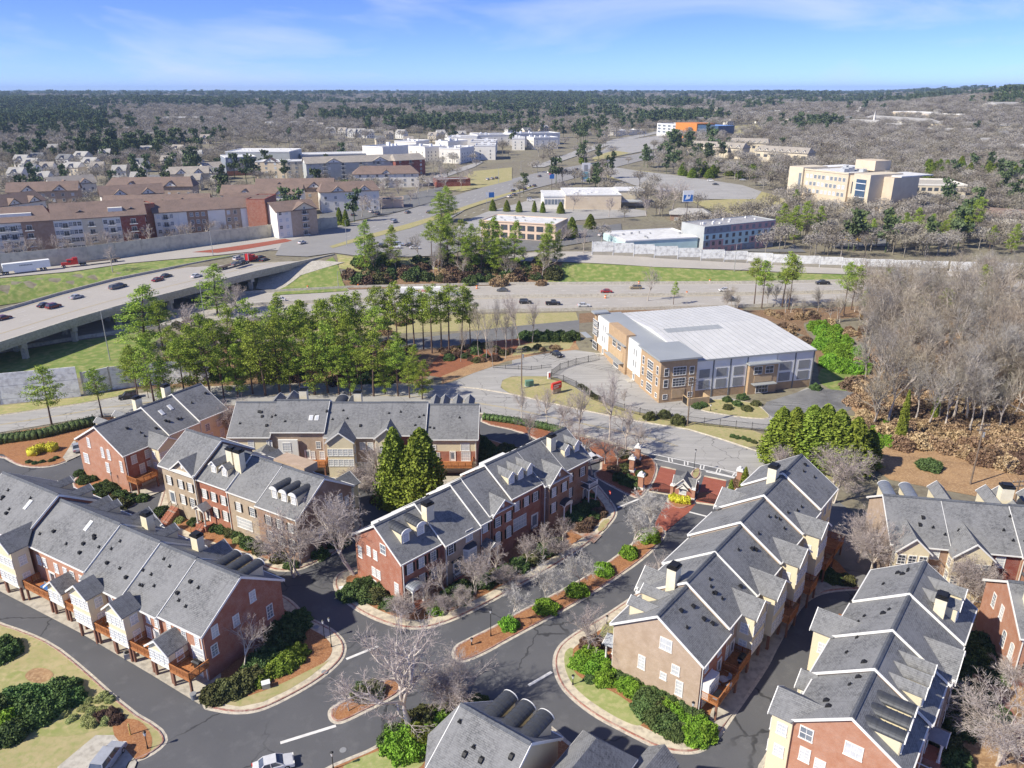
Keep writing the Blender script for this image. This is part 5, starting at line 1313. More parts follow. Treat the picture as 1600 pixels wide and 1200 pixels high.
def build_warehouse():
 A=Vector(Gz(901,546));B=Vector(Gz(1029,630));C=Vector(Gz(1267,605))
 ex=(C-B);Lx=ex.length;ex.normalize();ey=Vector((-ex.y,ex.x));Ly=(A-B).dot(ey);ang=math.atan2(ex.y,ex.x)
 t=thing('warehouse','large storage building with pale metal roof and tan block corner towers','warehouse',(B.x,B.y,0),ang)
 H=10.6
 def fy(px_):  # metres along the left facade for a pixel column on its base
  best=min(range(0,401),key=lambda k:abs(proj(*(B+ey*Ly*k/400),4)[0]-px_));return Ly*best/400
 def fx(px_):
  best=min(range(0,401),key=lambda k:abs(proj(*(B+ex*Lx*k/400),4)[0]-px_));return Lx*best/400
 def part(name,mats,b):mb=MB();mb.box(*b);return mb.obj(name,mats,t)
 part('wall',['panel_grey'],(.8,Lx,.8,Ly,0,H))
 # roof: a shallow pitch with a ridge band
 r=MB();yr=Ly*.52;xs=8.2
 r.faces([(xs,.2,H),(Lx+.3,.2,H),(Lx+.3,Ly,H),(xs,Ly,H),(xs,yr,H+1.6),(Lx+.3,yr,H+1.6)],[(0,1,5,4),(4,5,2,3),(1,2,5),(0,4,3)],0);r.obj('roof',['metal_white'],t)
 k=1.6/yr
 r=MB();r.faces([(xs+3,yr-4.4,H+1.6-4.4*k+.03),(Lx-16,yr-4.4,H+1.6-4.4*k+.03),(Lx-16,yr-1.2,H+1.6-1.2*k+.03),(xs+3,yr-1.2,H+1.6-1.2*k+.03)],[(0,1,2,3)]);r.obj('roof_strip',['metal_pale'],t)
 n=20
 for i in range(1,n):
  x=xs+(Lx-xs)*i/n;mb=MB();mb.bar((x,.3,H+.05),(x,yr,H+1.65),.12,.06);mb.bar((x,yr,H+1.65),(x,Ly,H+.05),.12,.06);mb.obj('roof_seam',['metal_pale'],t)
 part('roof',['metal_pale'],(.9,xs-.02,3,Ly-.4,H+.02,H+.5))
 part('eave_trim',['metal_pale'],(xs,Lx+.3,.05,.35,H-.35,H-.02))
 part('base_wall',['tan_block'],(9,Lx+.02,.6,.78,0,2.1));part('base_wall',['tan_block'],(Lx+.002,Lx+.12,.79,Ly,0,2.1))
 # left facade, from the near corner B (y = 0) to the far corner A
 y1,y2,y3,y4=fy(1000),fy(978),fy(951),fy(931)
 part('tower',['tan_block'],(0,fx(1087),0,y1,0,H+.8));part('tower_roof',['metal_pale'],(-.9,fx(1087)+.9,-.9,y1+.3,H+.81,H+1.25))
 part('wall_panel',['panel_white'],(.5,.78,y1+.02,y2-.02,2.2,H+.3));part('base_wall',['tan_block'],(.4,.78,y1+.02,y2-.02,0,2.18))
 part('tower',['tan_block'],(-.2,2.5,y2,y3,0,H+.9));part('tower_inset',['tan_light'],(-.32,-.202,y2+1.6,y3-1.6,3.1,5.6));part('awning',['metal_pale'],(-1.7,-.21,y2+1,y3-1,2.9,3.05));part('cornice',['metal_pale'],(-1.0,-.21,y2-.1,y3+.1,8.2,8.4))
 part('wall_panel',['panel_white'],(.5,.78,y3+.02,y4-.02,2.2,H+.3));part('base_wall',['tan_block'],(.4,.78,y3+.02,y4-.02,0,2.18))
 part('tower',['tan_block'],(0,3,y4,Ly,0,H+.7));part('tower_roof',['metal_pale'],(-.9,3.9,y4-.3,Ly+.9,H+.71,H+1.15));part('awning',['metal_pale'],(-1.8,-.01,y4+3,y4+9,2.9,3.05))
 def wl(y,z,w,hh,c=3,r_=3,x=-.004):new('window',window_mesh(w,hh,'window_dark',c,r_,'panel_white',False),t,(x,y,z),rad(-90))
 for z,ws in((1.0,1),(4.2,1),(7.2,1)):
  wl(y1*.5,z,min(3.2,y1*.34),2.1);wl(y1*.15,z,1.0,2.0 if z>2 else 1.0,1,2);wl(y1*.85,z,1.0,2.0 if z>2 else 1.4,1,2)
 for q in(.36,.64):wl(y2+(y3-y2)*q,6.0,2.4,1.9,2,2,-.21)
 wl(y2+(y3-y2)*.5,.3,3.6,2.2,4,2,-.21)
 for z in(4.6,7.2):
  wl(y4+(Ly-y4)*.5,z,3.4,2.0);wl(y4+(Ly-y4)*.15,z,1.0,2.0,1,2);wl(y4+(Ly-y4)*.85,z,1.0,2.0,1,2)
 wl(y4+(Ly-y4)*.45,.2,3.4,2.2,3,2)
 for ya,yb in((y1,y2),(y3,y4)):
  for z in(4.0,7.2):
   for q in(.42,.58):part('vent_panel',['louver_grey'],(.46,.498,ya+(yb-ya)*q-.35,ya+(yb-ya)*q+.35,z,z+1.8))
  new('door',door_mesh(1.1,2.1),t,(.39,(ya+yb)/2,.0),rad(-90));part('landing',['concrete'],(-1.6,.38,(ya+yb)/2-1.2,(ya+yb)/2+1.2,.02,.22))
 # right facade
 tw=fx(1087)
 for z in(1.0,4.2,7.2):
  if z>2:new('window',window_mesh(3.4,2.1,'window_dark',4,3,'panel_white',False),t,(tw*.52,-.004,z))
  new('window',window_mesh(1.1,1.9 if z>2 else 1.1,'window_dark',1,2,'panel_white',False),t,(tw*.16,-.004,z));new('window',window_mesh(1.1,1.9 if z>2 else 1.2,'window_dark',1,2,'panel_white',False),t,(tw*.86,-.004,z))
 part('tower_inset',['tan_light'],(tw*.34,tw*.7,-.1,-.002,1.0,3.4))
 x1,x2=fx(1168),fx(1212)
 part('tower',['tan_block'],(x1,x2,-.5,3,0,8.2));part('tower_roof',['metal_pale'],(x1-.6,x2+.6,-1.4,3,8.21,8.6));part('wall_panel',['panel_white'],(x1,x2,.4,.78,8.62,H-.4))
 for q in(.3,.7):new('window',window_mesh(2.2,1.9,'window_dark',2,2,'panel_white',False),t,(x1+(x2-x1)*q,-.504,5.6))
 part('tower_inset',['tan_light'],(x1+1.6,x2-1.6,-.6,-.502,3.3,5.0));new('window',window_mesh(3.4,2.1,'window_dark',4,2,'panel_white',False),t,((x1+x2)/2,-.504,.3));part('awning',['metal_pale'],(x1+.8,x2-.8,-2.2,-.51,2.9,3.1))
 for a,b,n_ in((tw+.1,x1-.1,3),(x2+.1,Lx,2)):
  for i in range(n_):
   p,q=a+(b-a)*i/n_,a+(b-a)*(i+1)/n_
   part('wall_panel',['panel_white'],(p+.2,q-.2,.55,.78,2.15,H-.4));part('panel_joint',['panel_joint'],(q-.17,q+.17,.5,.78,0,H-.4))
   for z in(2.5,5.5):part('louver',['louver_grey'],(p+(q-p)*.2,p+(q-p)*.8,.46,.548,z,z+2.3))
 # fenced bin enclosure by the corner
 e=thing('bin_enclosure','low tan walled bin enclosure at the foot of the near tan tower','enclosure',(*(B+ex*(tw*.62)-ey*3.6),0),ang)
 for b in((0,6,-.15,.15),(5.7,6,.151,2.8),(0,.3,.151,2.8)):mb=MB();mb.box(b[0],b[1],b[2],b[3],0,2.0);mb.obj('wall',['tan_light'],e)
 mb=MB();mb.box(-.06,-.0,.3,2.6,.1,1.9);mb.obj('gate',['black_metal'],e)

def build_gatehouse():
 x,y=Gz(1069,775);a=math.atan2(Gz(1122,789)[1]-Gz(1014,767)[1],Gz(1122,789)[0]-Gz(1014,767)[0])
 t=thing('gatehouse','small brick gatehouse with crossed grey gables and white trim between the gates','gatehouse',(x,y+.6,0),a,None,.70)
 mb=MB();mb.box(-2.6,2.6,-1.6,3.0,0,3.2);mb.obj('wall',['brick_red'],t)
 for sx in(-1,1):
  for yy in(-1.7,2.7):
   mb=MB();X=sx*3.0;mb.box(X-.42,X+.42,yy-.3,yy+.5,0,3.0,0);mb.box(X-.55,X+.55,yy-.42,yy+.62,3.0,3.25,1);mb.box(X-.45,X+.45,yy-.32,yy+.52,3.25,3.45,1);mb.box(X-.5,X+.5,yy-.36,yy+.56,0,.5,1);mb.obj('corner_pier',['brick_orange','white_paint'],t)
 mb=MB();mb.box(-2.75,2.75,-1.75,3.1,3.2,3.45);mb.obj('cornice',['white_paint'],t)
 gable_roof_mb(4.4,-1.9,3.2,3.45,2.4,1,.3,.15).obj('roof',['shingle_grey','white_paint'],t)
 mb=MB();mb.prism([(-2.2,3.45),(2.2,3.45),(0,5.7)],'y',-1.75,-1.6);mb.prism([(-2.2,3.45),(2.2,3.45),(0,5.7)],'y',2.9,3.05);mb.obj('gable',['siding_white'],t)
 o=new('cross_roof',None,t,(0,.7,0),rad(90));gable_roof_mb(3.0,-3.0,0,3.46,1.7,1,.2,.13).obj('roof_slope',['shingle_grey','white_paint'],o);o=new('cross_roof',None,t,(0,.7,0),rad(-90));gable_roof_mb(3.0,-3.0,0,3.46,1.7,1,.2,.13).obj('roof_slope',['shingle_grey','white_paint'],o)
 gable_roof_mb(2.8,-2.5,-1.7,3.0,1.3,1,.2,.12).obj('porch_roof',['shingle_grey','white_paint'],t);mb=MB();mb.prism([(-1.4,3.0),(1.4,3.0),(0,4.2)],'y',-2.5,-2.4);mb.obj('porch_gable',['white_paint'],t)
 new('window',window_mesh(1.8,2.0,'window_pale',3,2),t,(0,-1.61,.9))
 # brick piers with white caps beside the entrance
 for q,lab,g in(((1001,764),'brick pillar with stone ball nearest the left iron gate',None),((987,737),'middle of three white capped brick pillars in the entrance shrubs',None),((996,719),'white capped brick pillar nearest the crosswalk, left of the entrance',None),((1154,756),'white capped brick pillar right of the entrance beside a cypress',None)):
  X,Y=Gz(*q);t=thing('entrance_pillar',lab,'pillar',(X,Y,.1),a,'entrance pillars')
  mb=MB();mb.box(-.5,.5,-.5,.5,0,2.9);mb.obj('shaft',['brick_orange'],t);mb=MB();mb.box(-.65,.65,-.65,.65,0,.5);mb.box(-.7,.7,-.7,.7,2.9,3.15);mb.box(-.55,.55,-.55,.55,3.15,3.4);mb.obj('cap',['white_paint'],t)
  bm=bmesh.new();bmesh.ops.create_icosphere(bm,subdivisions=2,radius=.3);me=bpy.data.meshes.new('ball');bm.to_mesh(me);bm.free();me.materials.append(M['white_paint']);new('ball',me,t,(0,0,3.62))
 for p,q,lab in(((1014,767),(1049,773),'black iron gate across the left brick paved lane'),((1089,782),(1124,789),'black iron gate across the right brick paved lane')):
  P,Q=Gz(*p),Gz(*q);L=math.hypot(Q[0]-P[0],Q[1]-P[1]);t=thing('iron_gate',lab,'gate',(P[0],P[1],0),math.atan2(Q[1]-P[1],Q[0]-P[0]),'entrance gates')
  for s0 in(0,1):
   mb=MB();x0,x1=(0,L/2-.05)if not s0 else(L/2+.05,L);n=14;f=lambda x:1.5+.7*math.cos((x-L/2)/L*math.pi)
   for k in range(n+1):X=x0+(x1-x0)*k/n;mb.box(X-.025,X+.025,-.025,.025,.1,f(X))
   for k in range(n):xa,xb=x0+(x1-x0)*k/n,x0+(x1-x0)*(k+1)/n;mb.bar((xa,0,f(xa)),(xb,0,f(xb)),.05,.06)
   mb.box(x0,x1,-.03,.03,.2,.28);mb.obj('gate_leaf',['black_metal'],t)

def fence(line,lab,hgt=1.9,bay=3.0,picket=.16):
 P=resample(line,bay,False);t=thing('metal_fence',lab,'fence',(P[0][0],P[0][1],0));o=Vector(P[0]).to_3d()
 for i in range(len(P)-1):
  a,b=Vector(P[i]).to_3d()-o,Vector(P[i+1]).to_3d()-o;L=(b-a).length;ang=math.atan2((b-a).y,(b-a).x)
  def fp():
   mb=MB();mb.box(-.05,.05,-.05,.05,0,hgt+.15);mb.box(-.08,.08,-.08,.08,hgt+.15,hgt+.2);return mb.mesh('post',['black_metal'])
  new('post',cached(('fp',hgt),fp),t,a,ang)
  mb=MB();mb.box(.05,L-.05,-.02,.02,hgt-.12,hgt-.06);mb.box(.05,L-.05,-.02,.02,.15,.2);n=int(L/picket)
  for k in range(1,n):x=L*k/n;mb.box(x-.011,x+.011,-.011,.011,.05,hgt)
  mb.obj('rail_panel',['black_metal'],t,loc=a,rz=ang)
 return t

def pole(q,lab,hgt,kind='wood',arms=(9.0,8.0),adir=0.5,z=None):
 X,Y,Z=at(*q)if z is None else(*Gz(*q,z),z);t=thing('utility_pole' if kind=='wood' else 'street_light_pole',lab,'pole',(X,Y,Z),adir,'utility poles' if kind=='wood' else 'highway light poles')
 mb=MB();mb.tube((0,0,-.3),(0,0,hgt),.19 if kind=='wood' else .16,.12 if kind=='wood' else .08,8,0,True);mb.obj('pole',['pole_wood' if kind=='wood' else 'galvanised'],t)
 if kind=='wood':
  for a in arms:
   mb=MB();mb.box(-1.3,1.3,-.07,.07,a-.08,a+.08);mb.obj('crossarm',['pole_wood'],t)
   for k in(-1.15,-.5,.5,1.15):mb=MB();mb.tube((k,0,a+.08),(k,0,a+.32),.05,.04,6,0,True);mb.obj('insulator',['galvanised'],t)
  mb=MB();mb.tube((.35,.0,hgt-3.0),(.35,0,hgt-2.0),.26,.26,10,0,True);mb.obj('transformer',['galvanised'],t)
 elif kind=='light':
  mb=MB();mb.bar((0,0,hgt-.1),(2.6,0,hgt+.3),.08,.08);mb.box(2.2,3.0,-.15,.15,hgt+.22,hgt+.38);mb.obj('lamp_arm',['galvanised'],t)
 return(X,Y,Z+hgt)

def wires(ends,lab,offs=((0,0,0),(.9,0,-.6),(-.9,0,-.6)),sag=1.2,r=.022):
 t=thing('power_lines',lab,'power lines',ends[0])
 o=Vector(ends[0])
 for of in offs:
  mb=MB()
  for a,b in zip(ends[:-1],ends[1:]):
   a=Vector(a)-o+Vector(of);b=Vector(b)-o+Vector(of);n=12;prev=a
   for k in range(1,n+1):
    f=k/n;p=a.lerp(b,f);p.z-=sag*4*f*(1-f);mb.tube(prev,p,r,r,3);prev=p
  mb.obj('wire',['black_metal'],t)

def lamp(q,lab,hgt=3.6,kind='post',z=.1):
 X,Y=Gz(*q,z);t=thing('street_lamp',lab,'street lamp',(X,Y,z),0,'estate street lamps')
 mb=MB();mb.tube((0,0,0),(0,0,.5),.12,.08,8,0,True);mb.tube((0,0,.5),(0,0,hgt-.55),.055,.045,8,0,True);mb.obj('pole',['black_metal'],t)
 mb=MB();mb.tube((0,0,hgt-.55),(0,0,hgt-.05),.12,.2,6,0,True);mb.tube((0,0,hgt-.05),(0,0,hgt+.12),.24,.05,6,1,True);mb.obj('lantern',['window_pale' if kind=='post' else 'white_paint','black_metal'],t)
 return t

def sign(q,lab,w,hgt,z0,mat,cat='sign',face=0,legs=2,cap=None,zb=None):
 X,Y,Z=at(*q)if zb is None else(*Gz(*q,zb),zb);t=thing('roadside_sign',lab,cat,(X,Y,Z),face)
 mb=MB();mb.box(-w/2,w/2,-.15,.15,z0,z0+hgt);mb.obj('sign_board',[mat],t)
 for k in([0]if legs==1 else(-w/2+.15,w/2-.15)):mb=MB();mb.tube((k,0,-.3),(k,0,z0),.18 if legs==1 else .1,.16 if legs==1 else .1,8);mb.obj('leg',['bark_dark' if legs==1 else 'galvanised'],t)
 return t

def text(body,size,mat,parent,loc,rot,name='lettering'):
 cu=bpy.data.curves.new(name,'FONT');cu.body=body;cu.size=size;cu.align_x='CENTER';cu.align_y='CENTER';cu.extrude=.01
 tmp=bpy.data.objects.new(name,cu);me=bpy.data.meshes.new_from_object(tmp);bpy.data.objects.remove(tmp);me.materials.clear();me.materials.append(M[mat])
 o=bpy.data.objects.new(name,me);col.objects.link(o);o.parent=parent;o.location=loc;o.rotation_euler=rot;return o

def build_street():
 fence(px([(861,593),(880,597),(900,606),(925,624),(975,643),(1025,655),(1100,665),(1200,675),(1252,672)]),'long black metal fence curving round the storage building lot')
 fence(px([(862,588),(875,578),(900,570),(938,562)]),'short black fence with a gate across the storage lot entrance')
 fence(px([(770,575),(830,578),(862,574)]),'low dark rail fence left of the storage lot gate',1.0)
 P=[pole((815,607),'wooden utility pole rising from the grass island by the green cabinet',11.5,arms=(11.0,10.2),adir=.3),pole((1074,665),'wooden utility pole in front of the near tan tower, by the fence',12.0,arms=(11.6,10.9),adir=.2)]
 P+=[pole((1516,757),'leaning wooden utility pole with guy wires in the brown wood',13.5,arms=(13.0,12.0),adir=.1)]
 p4=pole((1568,850),'pale utility pole with transformer behind the upper right roofs',12.5,arms=(12.2,11.4),adir=.1)
 a0=Gz(640,590);w0=(a0[0]-60,a0[1]+30,11)
 wires([w0,P[0],P[1]],'power lines strung between the two poles beside the storage building');wires([P[1],(60,150,13),P[2],(170,128,13)],'power lines crossing the brown wood to the leaning pole',sag=1.6);wires([P[2],p4],'power lines dropping from the leaning pole to the upper right roofs',sag=.6)
 for q,lab,hh_ in(((172,563),'thin light pole standing on the grass below the overpass',15),((320,500),'white light pole beside the pines near the overpass',14),((529,451),'short white pole on the grass slope by the overpass end',7),((1147,425),'light pole in front of the white noise wall',12)):
  pole(q,lab,hh_,'light')
 for q,lab in(((542,385),'light pole at the corner of the road junction'),((333,400),'light pole behind the overpass parapet'),((655,322),'traffic signal pole left of the bright green pine'),((779,287),'light pole on the left verge of the big road'),((814,276),'tall signal mast beside the far trees')):
  pole(q,lab,12,'light')
 lamp((518,1011),'tall black street lamp on the walk by the dark red gable',5.0);lamp((507,998),'smaller black lamp beside the tall one by the dark red gable',3.2,z=.12);lamp((767,994),'black street lamp at the left end of the long median',4.6);lamp((1022,829),'black street lamp at the gate end of the long median',3.0)
 lamp((1084,738),'tall black lamp on the island between gatehouse and crosswalk',5.2);lamp((1079,1141),'black street lamp in the bright shrubs by the tan gable',4.4);lamp((521,1202),'black lamp at the bottom edge left of the white car',2.6);lamp((895,1070),'small path light in the lawn by the tan gable',1.6);lamp((948,976),'small path light above the round lawn corner',1.6)
 lamp((178,764),'black lamp among the round shrubs by the orange gable',3.6);lamp((992,772),'small white topped light in the bed left of the gate',1.6,'white');lamp((231,1170),'slim black post light in the corner mulch at lower left',2.6);lamp((737,1008),'tiny path light at the left tip of the median',1.2);lamp((1110,642),'white globe light in front of the near tan tower',1.8,'white')
 X,Y=Gz(204,1148,.15);t=thing('marker_post','yellow marker post in the corner mulch bed at lower left','post',(X,Y,.15));mb=MB();mb.tube((0,0,0),(0,0,1.5),.09,.09,8,0,True);mb.obj('shaft',['paint_yellow'],t);mb=MB();mb.tube((0,0,1.6),(0,0,1.75),.1,.07,8,0,True);mb.obj('cap',['paint_yellow'],t)
 for q,lab in(((667,1048),'round iron manhole cover in the drive right of the big birch'),((494,981),'manhole cover in the walk near the tall street lamp'),((507,1051),'manhole cover in the kerb walk by the dark red gable'),((536,1172),'dark manhole cover in the drive at the bottom')):X,Y=Gz(*q);mb=MB();mb.tube((0,0,0),(0,0,.02),.42,.42,16,0,True);mb.obj('manhole_cover',['louver_grey'],loc=(X,Y,.015 if q[0]>510 else .14),label=lab,cat='manhole cover')
 # red monument sign
 X,Y=Gz(869,614);t=thing('monument_sign','red and white monument sign on a cream base in the dry grass','sign',(X,Y,0),rad(40))
 mb=MB();mb.box(-1.5,1.5,-.3,.3,0,1.3);mb.obj('base',['tan_light'],t);mb=MB();mb.box(-1.6,1.6,-.38,.38,1.3,3.0);mb.obj('sign_board',['sign_red'],t)
 mb=MB()
 for z0,x0,x1 in((2.2,-1.2,1.2),(1.65,-1.2,.6)):
  x=x0
  while x<x1:mb.box(x,x+.2,-.4,-.381,z0,z0+.34);x+=.3
 mb.obj('lettering',['white_paint'],t,kind='stuff')
 X,Y=Gz(827,603);t=thing('utility_cabinet','green electrical cabinet on the grass island beside the pole','cabinet',(X,Y,0),rad(10));mb=MB();mb.box(-1.1,1.1,-.7,.7,.12,1.6);mb.obj('box',['cabinet_green'],t);mb=MB();mb.box(-1.3,1.3,-.9,.9,0,.12);mb.obj('pad',['concrete'],t)
 X,Y=Gz(858,592);t=thing('keypad_pillar','white and red marker pillar at the storage lot gate','pillar',(X,Y,0),.3);mb=MB();mb.box(-.4,.4,-.3,.3,0,2.0);mb.obj('shaft',['panel_white'],t);mb=MB();mb.box(-.2,.2,-.34,-.302,.5,1.8);mb.obj('stripe',['sign_red'],t)
 X,Y=Gz(952,786,.1);t=thing('stop_sign','red stop sign at the mouth of the dark side drive','sign',(X,Y,.1),rad(-60));mb=MB();mb.tube((0,0,0),(0,0,2.2),.04,.04,6);mb.obj('pole',['black_metal'],t);mb=MB();mb.prism([(math.cos(a)*.4,2.3+math.sin(a)*.4)for a in[math.pi/8+math.pi/4*k for k in range(8)]],'y',-.06,-.03);mb.obj('sign_face',['sign_red'],t);text('STOP',.26,'white_paint',t,(0,-.075,2.3),(rad(90),0,0))
 t=sign((1069,385),'tall blue and white square sign on a dark pole before the hotel',5.2,5.2,21,'white_paint',face=rad(12),legs=1);mb=MB();mb.box(-2.3,2.3,-.2,-.16,21.3,24.2);mb.obj('sign_panel',['sign_blue'],t);mb=MB();mb.prism([(-1.4,22.0),(-.6,24.6),(.4,23.0),(1.4,24.8),(.9,22.4)],'y',-.24,-.202);mb.obj('emblem',['white_paint'],t)
 t=sign((766,327),'blue and white sign on two legs beside the big road',5.0,3.0,7,'sign_blue',face=.3);mb=MB();mb.box(-2.5,-.8,-.2,-.16,7,10);mb.obj('sign_panel',['white_paint'],t)
 sign((862,300),'small blue square sign above the roof edge of the tan store',3.2,3.0,9,'sign_blue',face=.2,legs=1)
 t=sign((915,288),'tall white framed sign with a cyan panel near the tan store',6.5,13.5,2,'white_paint',face=.2);mb=MB();mb.box(-2.4,1.8,-.2,-.16,4,9);mb.obj('sign_panel',['sign_cyan'],t);mb=MB();mb.box(-1.6,1.2,-.2,-.16,9.5,14);mb.obj('sign_panel',['grey_roof'],t)
 # ac units and bins by the rear pads
 for q,lab in(((200,1027),'grey air conditioner between the posts of the left row'),((1315,948),None)):
  if not lab:continue
  X,Y=Gz(*q,.2);t=thing('air_conditioner',lab,'air conditioner',(X,Y,.18),.5);mb=MB();mb.box(-.45,.45,-.45,.45,0,.85);mb.obj('case',['galvanised'],t);mb=MB();mb.tube((0,0,.85),(0,0,.9),.35,.35,12,0,True);mb.obj('fan_grille',['black_metal'],t)
 X,Y=Gz(303,1092,.2);t=thing('planter_pot','dark round pot at the corner post of the left row','pot',(X,Y,.18));mb=MB();mb.tube((0,0,0),(0,0,.9),.3,.42,12,0,True);mb.obj('pot',['louver_grey'],t)
 for q,lab in(((416,1074),'pale utility box among shrubs right of the dark red gable'),((1049,1142),'white box in the shrubs below the tan gable'),((536,925),'small grey utility box in the bed left of the orange gable')):
  X,Y=Gz(*q,.15);t=thing('utility_box',lab,'box',(X,Y,.15),.4);mb=MB();mb.box(-.5,.5,-.4,.4,0,.8);mb.obj('box',['galvanised'],t);mb=MB();mb.box(-.55,.55,-.45,.45,.8,.86);mb.obj('lid',['panel_white'],t)
 for q,lab in(((481,451),'a'),((560,449),'b'),((745,451),'c'),((946,466),'d'),((1073,460),'e'),((1109,441),'f'),((998,444),'g')):
  X,Y,Z=at(*q);t=thing('traffic_barrel','orange traffic barrel along the freeway shoulder','barrel',(X,Y,Z+.06),0,'orange traffic barrels along the freeway');mb=MB();mb.tube((0,0,0),(0,0,1.2),.42,.32,10,0,True);mb.obj('body',['cone_orange'],t);mb=MB();mb.tube((0,0,.5),(0,0,.75),.40,.38,10,0,True);mb.obj('band',['white_paint'],t)

def build_far():
 TW='stucco_white'
 # brown roofed apartments behind the beige noise wall
 b=Blk('apartment_building','long four storey apartment block with brown roof at the left edge, banded facade','apartments',(-70,352),(82,343),15,17,[(0,.22,'brick_wine'),(.22,.48,TW),(.48,.66,TW),(.66,1,'brick_brown')])
 b.gable(5,hip=4);b.grid((.03,.09,.15,.24,.28,.36,.40,.50,.54,.60,.64,.69,.79,.84,.9,.94,.98),1.5,3.4,4,1.5,1.7,glass=('window_dark','window_mid'),seed=2);b.balc((.32,.46,.57,.74,.20),.8,3.4,4)
 mb=MB();mb.box(b.W*.42,b.W*.78,2.5,5.5,15.4,18.0);mb.obj('roof_terrace',['stucco_white'],b.root)
 b=Blk('apartment_building','brown roofed apartment block with white and brick bands ending at a red tower','apartments',(82,343),(226,334),15,17,[(0,.30,TW),(.30,.52,'stucco_beige'),(.52,.72,TW),(.72,1,'brick_wine')])
 b.gable(5.5,hip=0,gmat='brick_wine');b.grid((.03,.07,.18,.22,.27,.33,.47,.50,.55,.69,.74,.79,.94,.98),1.5,3.4,4,1.5,1.7,glass=('window_dark','window_mid'),seed=3);b.balc((.12,.40,.62,.86),.8,3.4,4)
 for f,w in((.30,5),(.86,5)):b.fgable(f,w,1.2,z=16.5,out=-3)
 mb=MB();mb.box(b.W*.60,b.W*.76,2.0,5.0,15.8,18.2);mb.obj('roof_terrace',['stucco_white'],b.root)
 b=Blk('stair_tower','red brick stair tower between the two brown roofed apartment blocks','tower',(225,320),(241,318.5),18,10,'brick_red');b.flat('shingle_brown',.4,'brick_wine')
 b=Blk('apartment_building','apartment block with brown roof right of the red tower, brick and white bays','apartments',(240,332),(420,321),14.5,14,[(0,.20,TW),(.20,.27,TW),(.27,.45,'brick_brown'),(.45,.60,TW),(.60,.74,'brick_tan'),(.74,1,'siding_white')])
 b.gable(4.2,hip=0,gmat='stucco_white');b.grid((.03,.14,.22,.25,.31,.36,.41,.48,.56,.63,.69,.79,.85,.91,.97),1.4,3.4,4,1.3,1.6,seed=4);b.balc((.09,),.8,3.4,4,3)
 b=Blk('stair_tower','second red brick stair tower above the gabled apartment wing','tower',(413,312),(431,304),18,9,'brick_red');b.flat('shingle_brown',.4,'brick_wine')
 b=Blk('apartment_building','gabled tan apartment wing at the right end of the noise wall','apartments',(432,331),(494,325),13,15,[(0,.35,TW),(.35,1,'brick_tan')]);b.gable(3.5,hip=0);b.fgable(.68,12,3.2,gmat='stucco_beige');b.grid((.08,.24,.45,.92),1.4,3.3,4,1.4,1.5,seed=5);b.balc((.68,),.8,3.3,4,3.2)
 # blocks behind, brown roofs
 L=[((160,322),(325,318),10,13,'white walled brown roofed block with a row of small windows behind the apartments'),((158,306),(255,300),12,12,'brown roofed block with stepped white wall behind the apartments'),((165,292),(300,290),13,14,'long brown roofed block with dormers left of the white gables'),((352,318),(412,316),11,12,'brown roofed block with big white gable above the apartments'),
   ((345,304),(470,303),12,13,'brown roofed block with twin gables left of the car park'),((400,294),(520,292),13,12,'long brown roofed block with small dormers in the middle of the estate'),((500,300),(592,296),12,13,'brown roofed corner block with brick end facing the bare trees'),((0,322),(70,312),11,14,'steep brown roofs at the left edge behind the apartments'),((10,300),(120,296),11,12,'low brown roofed block at far left with a white chimney'),((80,290),(150,284),9,12,'tan roofed houses left of the brown roofs')]
 for k,(p1,p2,ht,d,lab)in enumerate(L):
  b=Blk('apartment_building',lab,'apartments',p1,p2,ht,d,'stucco_white' if k%3 !=2 else 'brick_tan');b.gable(4.5,'shingle_brown' if k !=9 else 'shingle_tan',hip=3 if k in(2,6)else 0);n=max(4,int(b.W/5));b.grid([(i+.5)/n for i in range(n)],1.2,3.2,3,1.4,1.5,seed=k);b.fgable(.3,7,2.8);b.fgable(.75,7,2.8)
  if k%2:b.balc((.5,),.8,3.2,3)
 b=Blk('apartment_building','white walled brown hip roofed block right of centre of the estate','apartments',(545,270),(655,266),11,14,TW)if False else Blk('apartment_building','white walled block under a broad brown hip roof near the bare trees','apartments',(552,272),(654,270),10,16,TW);b.gable(4.5,hip=6);b.fgable(.5,6,2.6);b.grid((.1,.22,.36,.64,.78,.9),1.2,3.2,3,1.5,1.6,seed=7);b.balc((.5,),.8,3.2,3)
 b=Blk('apartment_building','very long grey roofed block with dark balconies behind the brown roofs','apartments',(478,256),(618,250),13,14,[(0,.3,'stucco_grey'),(.3,.7,'stucco_grey'),(.7,1,'stucco_grey')]);b.gable(4,'shingle_tan',hip=0);b.fgable(.30,12,3,'shingle_tan');b.fgable(.82,12,3,'shingle_tan');b.grid([.05+.1*i for i in range(10)],1.5,3.2,4,1.5,1.6,seed=8);b.balc((.2,.4,.6,.8),.9,3.2,4)
 b=Blk('apartment_building','red brick corner block at the right end of the grey roofs','apartments',(618,251),(664,248),13,14,'brick_wine');b.gable(4,'shingle_tan',hip=2);b.grid((.15,.85),1.5,3.2,4,1.5,1.5,seed=9);b.balc((.5,),.9,3.2,4,4)
 b=Blk('apartment_building','pale green and tan block with white parapet behind the brown roofs','apartments',(446,253),(478,252),13,18,'stucco_beige');b.flat();b.grid((.15,.5,.85),1.2,3.2,4,1.8,1.6,seed=10)
 b=Blk('apartment_building','tan block with dark arched gable next to the pale blue block','apartments',(398,253),(446,253),13,18,'stucco_tan');b.flat();b.fgable(.5,10,3);b.grid((.12,.35,.65,.88),1.2,3.2,4,1.6,1.6,seed=11)
